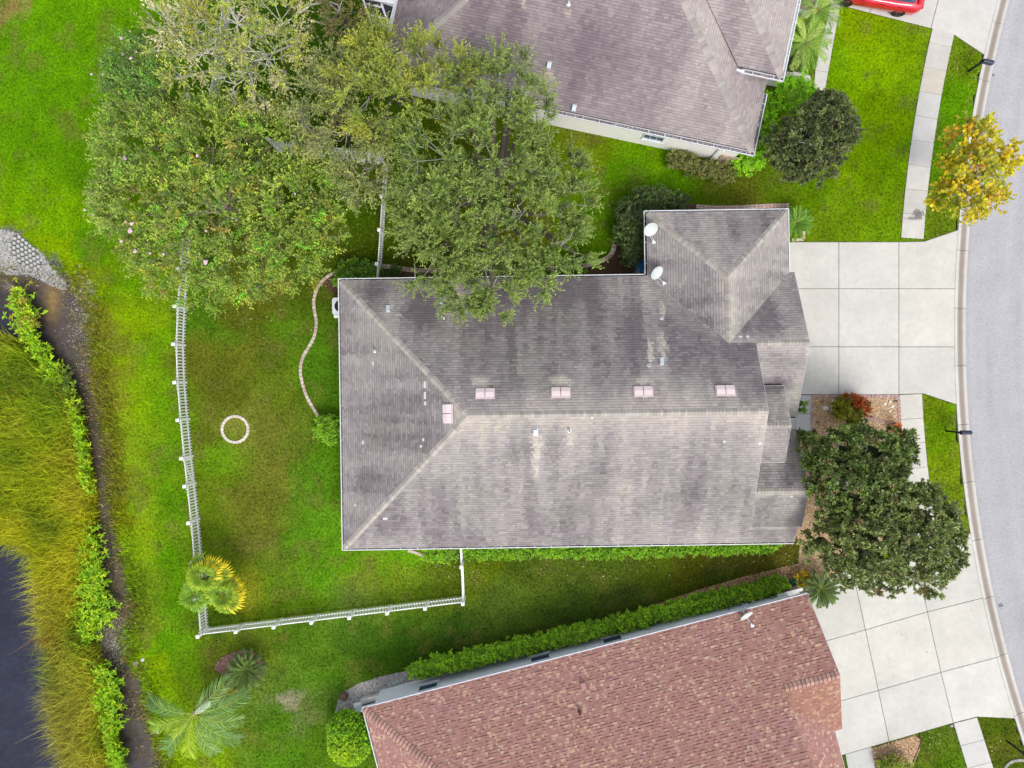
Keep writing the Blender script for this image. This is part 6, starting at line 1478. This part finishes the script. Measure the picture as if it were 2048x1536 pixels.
shrub('leafy_shrub', 'broad leaved green shrub at the rear corner of the grey house', [(700, 545, 22, .9), (725, 547, 22, .9), (682, 560, 13, .8), (745, 548, 16, .8)], 39, MID, ll=.12, lw=.08, dens=30)
shrub('leafy_shrub', 'dark shrub in shade just past the fence end', [(775, 548, 13, .6), (790, 549, 12, .6)], 40, DKS, ll=.11, lw=.07)
shrub('leafy_shrub', 'small green plant clump against the long eave under the big tree', [(1160, 544, 10, .6), (1130, 545, 9, .6), (1095, 547, 9, .6)], 41, MID)
def hedge_line(label, pts, r, zt, seed, pal, **kw):
    line = resample(np.array(pts, float), r * .8); return shrub('hedge', label, [(u, v, r * rng.uniform(.9, 1.1), zt * rng.uniform(.93, 1.05)) for u, v in line], seed, pal, cat='hedge', **kw)
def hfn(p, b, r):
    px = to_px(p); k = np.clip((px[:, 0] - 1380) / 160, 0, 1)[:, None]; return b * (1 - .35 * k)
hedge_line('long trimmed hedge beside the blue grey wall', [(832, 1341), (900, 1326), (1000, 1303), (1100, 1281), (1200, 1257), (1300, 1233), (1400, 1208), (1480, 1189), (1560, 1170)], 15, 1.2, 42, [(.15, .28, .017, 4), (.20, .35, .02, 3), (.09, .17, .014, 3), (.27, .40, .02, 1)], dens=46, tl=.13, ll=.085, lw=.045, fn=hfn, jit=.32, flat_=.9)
hedge_line('low bright green hedge along the south eave of the grey house', [(940, 1101), (1000, 1102), (1100, 1101), (1200, 1101), (1300, 1099), (1400, 1096), (1500, 1092), (1548, 1089)], 11, .7, 43, BRT, dens=40)
hedge_line('short bright green hedge piece on the lawn side of the side fence', [(858, 1104), (885, 1106), (905, 1104)], 14, .7, 44, BRT, dens=40)
shrub('croton', 'croton with yellow green leaves facing the front path', [(1692, 818, 17, 1.0), (1702, 828, 15, 1.0), (1684, 812, 12, .8), (1706, 838, 12, .8)], 45, [(.16, .17, .012, 3), (.28, .28, .02, 2), (.07, .08, .015, 3)], ll=.17, lw=.065, tl=.18, leaves=5)
shrub('croton', 'croton with fiery orange red leaves by the driveway edge', [(1708, 803, 12, .9), (1722, 810, 13, .9), (1728, 818, 9, .8), (1700, 800, 8, .8)], 46, [(.28, .065, .014, 4), (.19, .05, .015, 3), (.08, .06, .02, 3), (.36, .15, .03, 1)], ll=.15, lw=.06, tl=.15, leaves=5)
shrub('croton', 'tiny red leaved plant poking out at the pavement side of the magnolia', [(1797, 858, 9, .6)], 47, [(.38, .08, .015, 3), (.2, .06, .02, 1)], ll=.12, lw=.05)
shrub('yellow_shrub', 'small yellow orange leaved shrub between hose reel and cycad', [(1606, 1158, 10, .7), (1600, 1172, 7, .6)], 48, [(.32, .24, .015, 3), (.20, .18, .02, 1)], ll=.11, lw=.05)
shrub('bed_plant', 'spiky green plants in the chips below the southern driveway', [(1788, 1520, 12, .6), (1802, 1532, 12, .6), (1770, 1535, 12, .6)], 49, [(.16, .22, .02, 3), (.09, .13, .02, 2), (.2, .14, .06, 1)], ll=.2, lw=.04, up=.5)
shrub('bed_plant', 'small leafy plant peeping out at the front path by the lower gable', [(1603, 806, 6, 1.0), (1601, 820, 5, .9)], 50, MID)
shrub('low_shrub', 'dark shrub below the palms on the northern footpath corner', [(1585, 128, 15, .9), (1598, 118, 10, .8)], 51, DKS)

# ------------------------------------------------------------------ palms
def feather_mesh(L, n, lw, ll0, col, droop=.5, rise=.5, vee=.35, seed=0, rib=(.2, .22, .08), stalk=.12, fwd=.55, jit=.2):
    """one palm frond along +x from the origin: rib and leaflets"""
    r = np.random.default_rng(seed); m = MB()
    t = np.linspace(0, 1, 12); rx = L * (t - .12 * t ** 3); rz = L * (rise * t - droop * t ** 2)
    m.tube(np.c_[rx, 0 * t, rz], np.linspace(.018, .005, 12), 4, rib, cap=False)
    k = np.linspace(stalk, .99, n); bx, bz = np.interp(k, t, rx), np.interp(k, t, rz); prof = np.sin(np.clip((k - stalk * .6) / (1 - stalk * .6), 0, 1) * math.pi) ** .55
    for s in (-1, 1):
        b = np.c_[bx, 0 * k, bz]; d = norm(np.c_[np.full(n, fwd) + .5 * k, np.full(n, s * 1.0), np.full(n, vee) - .5 * k] + r.normal(0, .10, (n, 3)))
        LL = (ll0 * prof * r.uniform(.85, 1.1, n))[:, None]
        sd = norm(np.cross(d, [0, 0, 1.0])); mid = b + d * LL * .5; tip = b + d * LL + np.array([.15, 0, -.22]) * LL
        V = np.stack([b - sd * lw * .3, b + sd * lw * .3, mid + sd * lw * .5, mid - sd * lw * .5, tip], 1).reshape(-1, 3); o = (np.arange(n) * 5)[:, None]
        C = np.repeat(np.asarray(col) * r.uniform(1 - jit, 1 + jit, (n, 1)), 5, 0)
        m.add(V, np.array([[0, 1, 2, 3]]) + o, C); m.add(V, np.array([[3, 2, 4]]) + o, C)
    return m.mesh('frond', MAT['leaf'])
def palm(name, label, px, zc, fronds, meshes, trunk_r, cat='palm', group=None, base_px=None, tc=(.25, .2, .15), seed=0, spread=1.0):
    """fronds: list of (azimuth, tilt up, scale, mesh index)"""
    c = P(*px, zc); b = B(*base_px) if base_px else c * [1, 1, 0]; t = Thing(name, label, cat, b, group)
    m = MB(); n = 7; pts = np.array([b + (c - b) * q for q in np.linspace(0, 1, n)]); m.tube(pts, np.r_[trunk_r * 1.25, np.full(n - 2, trunk_r), trunk_r * 1.05], 10, tc); t.part('trunk', m, MAT['bark'])
    for az, el, s, i in fronds:
        t.inst('frond', meshes[i], Matrix.Translation(Vector(c)) @ Matrix.Rotation(az, 4, 'Z') @ Matrix.Rotation(-el, 4, 'Y') @ Matrix.Scale(s, 4))
    return t
rp = random.Random(4)
cyc = [feather_mesh(1.15, 34, .022, .17, c, .35, .25, .25, i, stalk=.05, fwd=.9) for i, c in enumerate([(.035, .062, .016), (.050, .085, .020), (.065, .115, .022)])]
cyc_l = [feather_mesh(1.1, 34, .024, .18, c, .40, .25, .25, i + 5, stalk=.05, fwd=.9) for i, c in enumerate([(.055, .13, .016), (.075, .17, .018), (.10, .20, .02)])]
def rosette(n, e0, e1, s0, s1, k, f=lambda az: True):
    out = []
    for i in range(n):
        q = i / n; az = i * 2.39996 + rp.uniform(-.1, .1)
        if f(az % (2 * math.pi)): out.append((az, e0 + (e1 - e0) * q + rp.uniform(-.08, .08), s0 + (s1 - s0) * q * q, rp.randrange(k)))
    return out
palm('cycad', 'dark green cycad rosette where hedge and southern driveway meet', (1641, 1178), .75, rosette(52, -.15, .9, 1.0, .65, 3), cyc, .16, 'cycad')
palm('cycad', 'light green cycad half hidden by the garage wing gutter', (1592, 446), .7, rosette(40, -.1, .9, .95, .6, 3), cyc_l, .14, 'cycad')
palm('cycad', 'dark cycad with pale centre in the bark ring on the back lawn', (493, 1340), .8, rosette(60, -.2, 1.0, 1.05, .7, 3), cyc, .16, 'cycad')
palm('cycad', 'smaller yellow green cycad beside the silvery palm frond', (452, 1388), .6, rosette(30, -.1, .8, .72, .5, 3), [feather_mesh(1.1, 34, .026, .18, c, .40, .25, .25, i + 9, stalk=.05, fwd=.9) for i, c in enumerate([(.13, .16, .015), (.20, .20, .015), (.085, .13, .015)])], .10, 'cycad')
qn = [feather_mesh(2.6, 30, .034, .66, c, .75, .62, .2, i + 20, rib=(.26, .3, .09), fwd=.75, stalk=.14, jit=.4) for i, c in enumerate([(.075, .145, .050), (.10, .17, .055), (.14, .225, .025), (.18, .25, .015)])]
qs = feather_mesh(2.2, 26, .024, .26, (.26, .30, .27), .35, .55, .2, 31, rib=(.3, .36, .2), fwd=.7)
fr_ = [(math.radians(a), e, s, i) for a, e, s, i in ((163, .0, 1.05, 0), (196, .0, 1.0, 2), (232, -.05, 1.1, 0), (266, .1, .9, 3), (296, -.05, 1.0, 1), (326, -.05, 1.1, 0), (352, .05, 1.0, 1), (18, -.05, 1.12, 0), (225, .5, .55, 3))]
palm('feather_palm', 'large palm with long feathery fronds near the pond corner', (388, 1428), 2.3, fr_ + [(math.radians(46), .20, 1.1, 1), (math.radians(40), .34, .95, 4)], qn + [qs], .13, base_px=(418, 1393))
pg = [feather_mesh(1.35, 24, .024, .34, c, .7, .6, .25, i + 40, fwd=.85, jit=.4) for i, c in enumerate([(.09, .17, .028), (.14, .23, .035), (.19, .26, .06)])]
palm('date_palm', 'small feathery palm beside the planter box', (1636, 22), 1.7, rosette(17, -.25, .7, 1.05, .8, 3), pg, .10)
palm('date_palm', 'small feathery palm arching over the northern footpath', (1608, 88), 1.9, rosette(19, -.25, .7, 1.18, .85, 3), pg, .10)

def fan_mesh(R, n, col_in, col_out, seed, arcd=255, petiole=.5):
    r = np.random.default_rng(seed); m = MB(); m.tube([(0, 0, 0), (petiole * .5, 0, .10), (petiole, 0, .12)], [.016, .013, .010], 4, (.18, .22, .07), cap=False)
    a = np.radians(np.linspace(-arcd / 2, arcd / 2, n)) + r.normal(0, .03, n); L = R * r.uniform(.85, 1.08, n) * (1 - .18 * np.abs(np.linspace(-1, 1, n)) ** 2)
    c = np.array([petiole, 0, .12]); d = np.c_[np.cos(a), np.sin(a), 0 * a]; s = np.c_[-np.sin(a), np.cos(a), 0 * a]; w = (R * math.radians(arcd) / n * .5)
    z = r.uniform(-.02, .02, n); mid = c + d * L[:, None] * .55 + np.c_[0 * z, 0 * z, z + .03]; q3 = c + d * L[:, None] * .8 + np.c_[0 * z, 0 * z, z - .04]; tip = c + d * L[:, None] + np.c_[0 * z, 0 * z, z - .30 * R]
    V = np.stack([np.tile(c, (n, 1)), mid - s * w * .55, mid + np.array([0, 0, .025]), mid + s * w * .55, q3 - s * w * .45, q3 + s * w * .45, tip], 1).reshape(-1, 3); o = (np.arange(n) * 7)[:, None]
    ci, co_ = np.asarray(col_in), np.asarray(col_out); C = np.stack([np.tile(ci * .8, (n, 1)), *[np.tile(ci, (n, 1))] * 3, *[np.tile(ci * .4 + co_ * .6, (n, 1))] * 2, np.tile(co_, (n, 1))], 1).reshape(-1, 3) * np.repeat(r.uniform(.8, 1.2, (n, 1)), 7, 0)
    m.add(V, np.concatenate([np.array([[1, 4, 5, 3]]) + o]), C); m.add(V, np.concatenate([np.array([[0, 1, 2]]) + o, np.array([[0, 2, 3]]) + o, np.array([[4, 6, 5]]) + o]), C)
    return m.mesh('frond', MAT['leaf'])
fg = [fan_mesh(.74, 22, (.10, .17, .012), (.22, .28, .012), 60), fan_mesh(.74, 22, (.12, .16, .012), (.62, .44, .010), 61), fan_mesh(.70, 22, (.09, .17, .014), (.15, .25, .014), 62)]
def fans(n, f): 
    out = []
    for i in range(n):
        az = (i * 2.39996) % (2 * math.pi); q = i / n; out.append((az, -.35 + 1.15 * q + rp.uniform(-.2, .2), (1.0 - .25 * q) * rp.uniform(.72, 1.12), f(az, q)))
    return out
palm('fan_palm', 'fan palm with yellowed leaf tips leaning over the fence', (413, 1150), 2.2, fans(13, lambda az, q: 1 if (az < 1.9 or az > 5.9) and q < .8 else 0), fg, .09, base_px=(425, 1172))
palm('fan_palm', 'fan palm crown with gold edges on the lawn side of the cluster', (449, 1187), 1.9, fans(12, lambda az, q: 1 if (az < 1.2 or az > 5.5) and q < .5 else 0), fg, .09, base_px=(446, 1178))
palm('fan_palm', 'plain green fan palm crown on the pond side of the fence', (393, 1192), 1.8, fans(9, lambda az, q: 2), fg, .08, base_px=(412, 1184))

# ------------------------------------------------------------------ pond plants
def reed_bed():
    r = np.random.default_rng(70)
    poly = PX([(-60, 668), (20, 672), (60, 700), (100, 730), (150, 790), (165, 860), (178, 940), (190, 1020), (186, 1100), (168, 1160), (165, 1240), (190, 1300), (208, 1360), (205, 1430), (228, 1520), (240, 1600), (140, 1620), (130, 1540), (110, 1480), (92, 1400), (94, 1330), (76, 1250), (70, 1180), (60, 1110), (30, 1092), (-60, 1085)], WATER_Z + .6)[:, :2]
    p = scatter(poly, 40000, r); px = to_px(np.c_[p, np.full(len(p), .3)])
    edge = dist_line(p, poly, True); keep = (edge > .25) | (r.random(len(p)) < .55); p, px = p[keep], px[keep]; n = len(p)
    hgt = 1.25 * r.uniform(.6, 1.25, n); lean = np.c_[r.normal(-.12, .26, n), r.normal(-.06, .26, n)]
    gl = fbm(p[:, 0] * .55, p[:, 1] * .55, 71, 4); v = px[:, 1]
    A, Bc, Cc, Dd = np.array([.30, .44, .015]), np.array([.57, .56, .018]), np.array([.42, .37, .10]), np.array([.17, .25, .025])
    g1 = np.clip((v - 800) / 250, 0, 1); g2 = np.clip((v - 1130) / 260, 0, 1) * np.clip((230 - (px[:, 0] - 0)) / 160, 0.2, 1)
    k = np.clip(g1 * .75 + (gl - .5) * 2.0, 0, 1)[:, None]; col = A * (1 - k) + Bc * k
    k2 = np.clip(g2 + (gl - .5) * .9, 0, 1)[:, None]; col = col * (1 - k2) + Cc * k2
    k3 = np.clip((.46 - gl) * 5, 0, .75)[:, None]; col = col * (1 - k3) + Dd * k3
    rust = (fbm(p[:, 0] * .8, p[:, 1] * .8, 77) > .74)[:, None] & (r.random((n, 1)) < .6); col = np.where(rust, np.array([.34, .15, .02]), col)
    col = col * r.uniform(.5, 1.5, (n, 1))
    b = np.c_[p, np.full(n, WATER_Z - .1)]; mid = b + np.c_[lean * hgt[:, None] * .35, hgt * .6]; tip = b + np.c_[lean * hgt[:, None] * 1.3, hgt * r.uniform(.85, 1.02, n)]
    a = r.uniform(0, 6.3, n); s = np.c_[np.cos(a), np.sin(a), 0 * a] * (.016 * r.uniform(.7, 1.4, n))[:, None]
    V = np.stack([b - s, b + s, mid + s * .8, mid - s * .8, tip], 1).reshape(-1, 3); o = (np.arange(n) * 5)[:, None]; C = np.repeat(col, 5, 0)
    m = MB(); m.add(V, np.array([[0, 1, 2, 3]]) + o, C); m.add(V, np.array([[3, 2, 4]]) + o, C)
    o = obj('reeds', m, MAT['blade']); tag(o, 'green and golden reeds standing in the pond', 'reeds', kind='stuff')
reed_bed()
def water_plants(label, pts, r_px, n, seed, pal, h=.75):
    r = np.random.default_rng(seed); line = resample(np.array(pts, float), 4)
    i = r.integers(0, len(line), n); u = line[i, 0] + r.normal(0, r_px * .42, n); v = line[i, 1] + r.normal(0, r_px * .42, n)
    c = np.array([P(a, b, WATER_Z + .45) for a, b in zip(u, v)]); c[:, 2] = WATER_Z + h * r.uniform(.5, 1.15, n)
    K = 6; az = r.uniform(0, 6.3, (n, K)); el = r.uniform(-.1, .8, (n, K)); d = np.stack([np.cos(az) * np.cos(el), np.sin(az) * np.cos(el), np.sin(el)], -1).reshape(-1, 3)
    pal = np.array(pal); col = np.repeat(pal[r.integers(0, len(pal), n)], K, 0) * r.uniform(.7, 1.25, (n * K, 1))
    V, F, C = leaf_quads(np.repeat(c, K, 0), d, r.uniform(.13, .28, n * K), r.uniform(.05, .10, n * K), col, r, .1, .8)
    m = MB(); m.add(V, F, C)
    t = Thing('water_plants', label, 'pond plants', (c[:, 0].mean(), c[:, 1].mean(), WATER_Z), 'leafy plants along the pond margin')
    o = t.part('leaves', m, MAT['leaf'], kind='stuff')
    s = MB(); b = c.copy(); b[:, :2] += r.normal(0, .06, (n, 2)); b[:, 2] = WATER_Z - .15; w = np.array([.008, 0, 0]); V = np.stack([b - w, b + w, c + w, c - w], 1).reshape(-1, 3); s.add(V, np.arange(4 * n).reshape(-1, 4), (.10, .14, .02)); t.part('stems', s, MAT['leaf'], kind='stuff')
WP = [(.16, .29, .008), (.20, .32, .008), (.12, .23, .010), (.24, .32, .010)]
water_plants('leafy plant island in open water near the stone mat', [(42, 590), (45, 620), (58, 640), (70, 632), (50, 655)], 24, 200, 81, WP + [(.22, .22, .015), (.16, .13, .03)])
water_plants('chain of bright leaves between open pond and brown shallows', [(55, 655), (72, 682), (90, 710), (105, 735), (120, 760)], 18, 230, 82, WP)
water_plants('dull green leaf strip at the far edge of the golden reeds', [(118, 740), (132, 770), (140, 800), (150, 830)], 22, 220, 83, [(.09, .13, .02), (.13, .2, .015), (.06, .09, .02)], .6)
water_plants('narrow bright leaf tuft row beside the dark channel', [(150, 800), (156, 840), (165, 870), (172, 920), (180, 980)], 13, 230, 84, WP)
water_plants('broad bright green plant mass at the channel bend', [(178, 1060), (186, 1110), (195, 1160), (205, 1200), (215, 1225), (190, 1240), (176, 1265), (180, 1130)], 30, 620, 85, WP)
water_plants('bright green plants opposite the feathery palm', [(205, 1335), (222, 1360), (225, 1390), (200, 1390), (232, 1410)], 22, 300, 86, WP)
water_plants('lowest bright green plants by the bottom reeds', [(222, 1425), (228, 1450), (225, 1480), (240, 1510), (238, 1540)], 18, 300, 87, WP)
r = np.random.default_rng(90)
m = MB(); b = P(30, 574, WATER_Z + .2)
for _ in range(26): e = b + np.array([-r.uniform(.2, .75), r.normal(.0, .2), r.uniform(.0, .3)]); m.tube([b + r.normal(0, .05, 3), (b + e) / 2 + r.normal(0, .05, 3), e], [.012, .009, .004], 4, np.array((.34, .27, .25)) * r.uniform(.7, 1.1), cap=False)
single('dead_branch', m, MAT['bark'], 'bleached bare twigs sticking out of the plant island', 'dead branch', (b[0], b[1], WATER_Z))
for i, (u, v, s_, lab) in enumerate(((284, 1321, .12, 'white stone on the bank beside the brown shallows'), (309, 1470, .11, 'pale stone on the bank by the palm frond tips'), (266, 1332, .2, 'flat tan rock in the water under the bank'))):
    q = B(u, v); q[2] = max(float(ground_z(q[None, :2])[0]), WATER_Z - .05); m = MB(); k = 9
    rad = s_ * r.uniform(.75, 1.15, k); an_ = np.arange(k) * 2 * math.pi / k
    V = np.r_[np.c_[rad * np.cos(an_), rad * np.sin(an_), 0 * an_ - .04], np.c_[rad * .8 * np.cos(an_), rad * .8 * np.sin(an_), 0 * an_ + s_ * .45], [[0, 0, s_ * .6]]] + q
    m.add(V, [(j, (j + 1) % k, k + (j + 1) % k, k + j) for j in range(k)] + [(k + j, k + (j + 1) % k, 2 * k) for j in range(k)], [(.6, .6, .62), (.55, .5, .45), (.3, .24, .19)][i]); single('bank_stone', m, MAT['stone'], lab, 'stone', q)

# ------------------------------------------------------------------ turf blades, fallen leaves
def turf():
    r = np.random.default_rng(99); n = 400000
    p = np.c_[r.uniform(-27.2, 27.2, n), r.uniform(-20.4, 20.4, n)]
    s = pond_sd(p); keep = s < .15
    p = p[keep]; bad = np.zeros(len(p), bool)
    for q in NOGRASS:
        q = np.asarray(q)[:, :2]; lo, hi = q.min(0), q.max(0); i = np.nonzero((p > lo).all(1) & (p < hi).all(1))[0]
        if len(i): bad[i[inside(p[i], q)]] = True
    p = p[~bad]; n = len(p); z = ground_z(p); col = lawn_tint(p)
    long_ = np.clip(1 - np.abs(pond_sd(p) + .6) / 1.0, 0, 1)
    h = (.05 + .045 * r.random(n)) * (1 + 2.2 * long_); a = r.uniform(0, 6.3, n); ln = h * r.uniform(.5, 1.3, n)
    w = .017 * r.uniform(.7, 1.5, n) * (1 + .3 * long_)
    sd_ = np.c_[-np.sin(a) * w, np.cos(a) * w, 0 * a]; b = np.c_[p, z - .005]; tip = b + np.c_[np.cos(a) * ln, np.sin(a) * ln, h]
    C = np.repeat(col * r.uniform(.45, 1.9, (n, 1)) * r.uniform(.88, 1.12, (n, 3)), 3, 0)
    m = MB(); m.add(np.stack([b - sd_, b + sd_, tip], 1).reshape(-1, 3), np.arange(3 * n).reshape(-1, 3), C)
    o = obj('grass', m, MAT['blade']); tag(o, 'mown turf blades over all the lawns', 'grass', kind='stuff')
    # litter of pale fallen leaves
    L = []
    for (u, v, ru, rv, k) in ((1500, 1110, 110, 26, 90), (1200, 1150, 200, 30, 40), (900, 1140, 90, 40, 40), (620, 560, 60, 30, 40), (700, 480, 50, 40, 40), (1650, 1130, 60, 40, 30), (520, 640, 150, 60, 50), (1240, 400, 60, 60, 24), (1990, 1490, 20, 14, 8), (1870, 1490, 20, 20, 10), (1940, 140, 30, 40, 16), (1800, 1000, 110, 140, 60), (1800, 1300, 130, 120, 26), (1750, 640, 130, 140, 16), (1900, 420, 30, 60, 14), (580, 1150, 200, 40, 24)):
        L.append(np.c_[u + r.normal(0, ru * .6, k), v + r.normal(0, rv * .6, k)])
    L = np.concatenate(L); q = np.array([P(*x, .045) for x in L]); k = len(q); a = r.uniform(0, 6.3, k)
    V, F, C = leaf_quads(q + [0, 0, .012], np.c_[np.cos(a), np.sin(a), 0 * a + .08], r.uniform(.05, .12, k), r.uniform(.025, .055, k), np.array([(.27, .23, .13), (.22, .17, .09), (.30, .29, .20), (.16, .11, .05)])[r.integers(0, 4, k)], r, .05, .95)
    m = MB(); m.add(V, F, C); o = obj('fallen_leaves', m, MAT['leaf']); tag(o, 'scattered pale fallen leaves on lawns and paving', 'leaves', kind='stuff')
turf()
def bank_weeds():
    r = np.random.default_rng(123); n = 260000
    p = np.c_[r.uniform(-27, -16, n), r.uniform(-20.3, 9, n)]; s = pond_sd(p); f = fbm(p[:, 0] * 1.4, p[:, 1] * 1.4, 124, 4)
    k = (s > -.55) & (s < .9) & (r.random(n) < np.clip((f - .40) * 5, 0.06, 1) * np.exp(-np.abs(s + .1) / .42)); p, s = p[k], s[k]; n = len(p)
    z = np.maximum(ground_z(p), WATER_Z - .02); h = r.uniform(.03, .16, n); a = r.uniform(0, 6.3, n); ln = h * r.uniform(.5, 1.6, n); w = r.uniform(.012, .03, n)
    pal = np.array([(.12, .10, .03), (.07, .07, .025), (.16, .12, .05), (.10, .13, .025), (.05, .04, .03), (.26, .21, .12), (.2, .13, .03)]); c = pal[r.integers(0, len(pal), n)] * r.uniform(.6, 1.4, (n, 1))
    b = np.c_[p, z]; sd_ = np.c_[-np.sin(a) * w, np.cos(a) * w, 0 * a]; tip = b + np.c_[np.cos(a) * ln, np.sin(a) * ln, h]
    m = MB(); m.add(np.stack([b - sd_, b + sd_, tip], 1).reshape(-1, 3), np.arange(3 * n).reshape(-1, 3), np.repeat(c, 3, 0))
    o = obj('bank_weeds', m, MAT['leaf']); tag(o, 'brown and olive weeds along the waterline', 'weeds', kind='stuff')
bank_weeds()
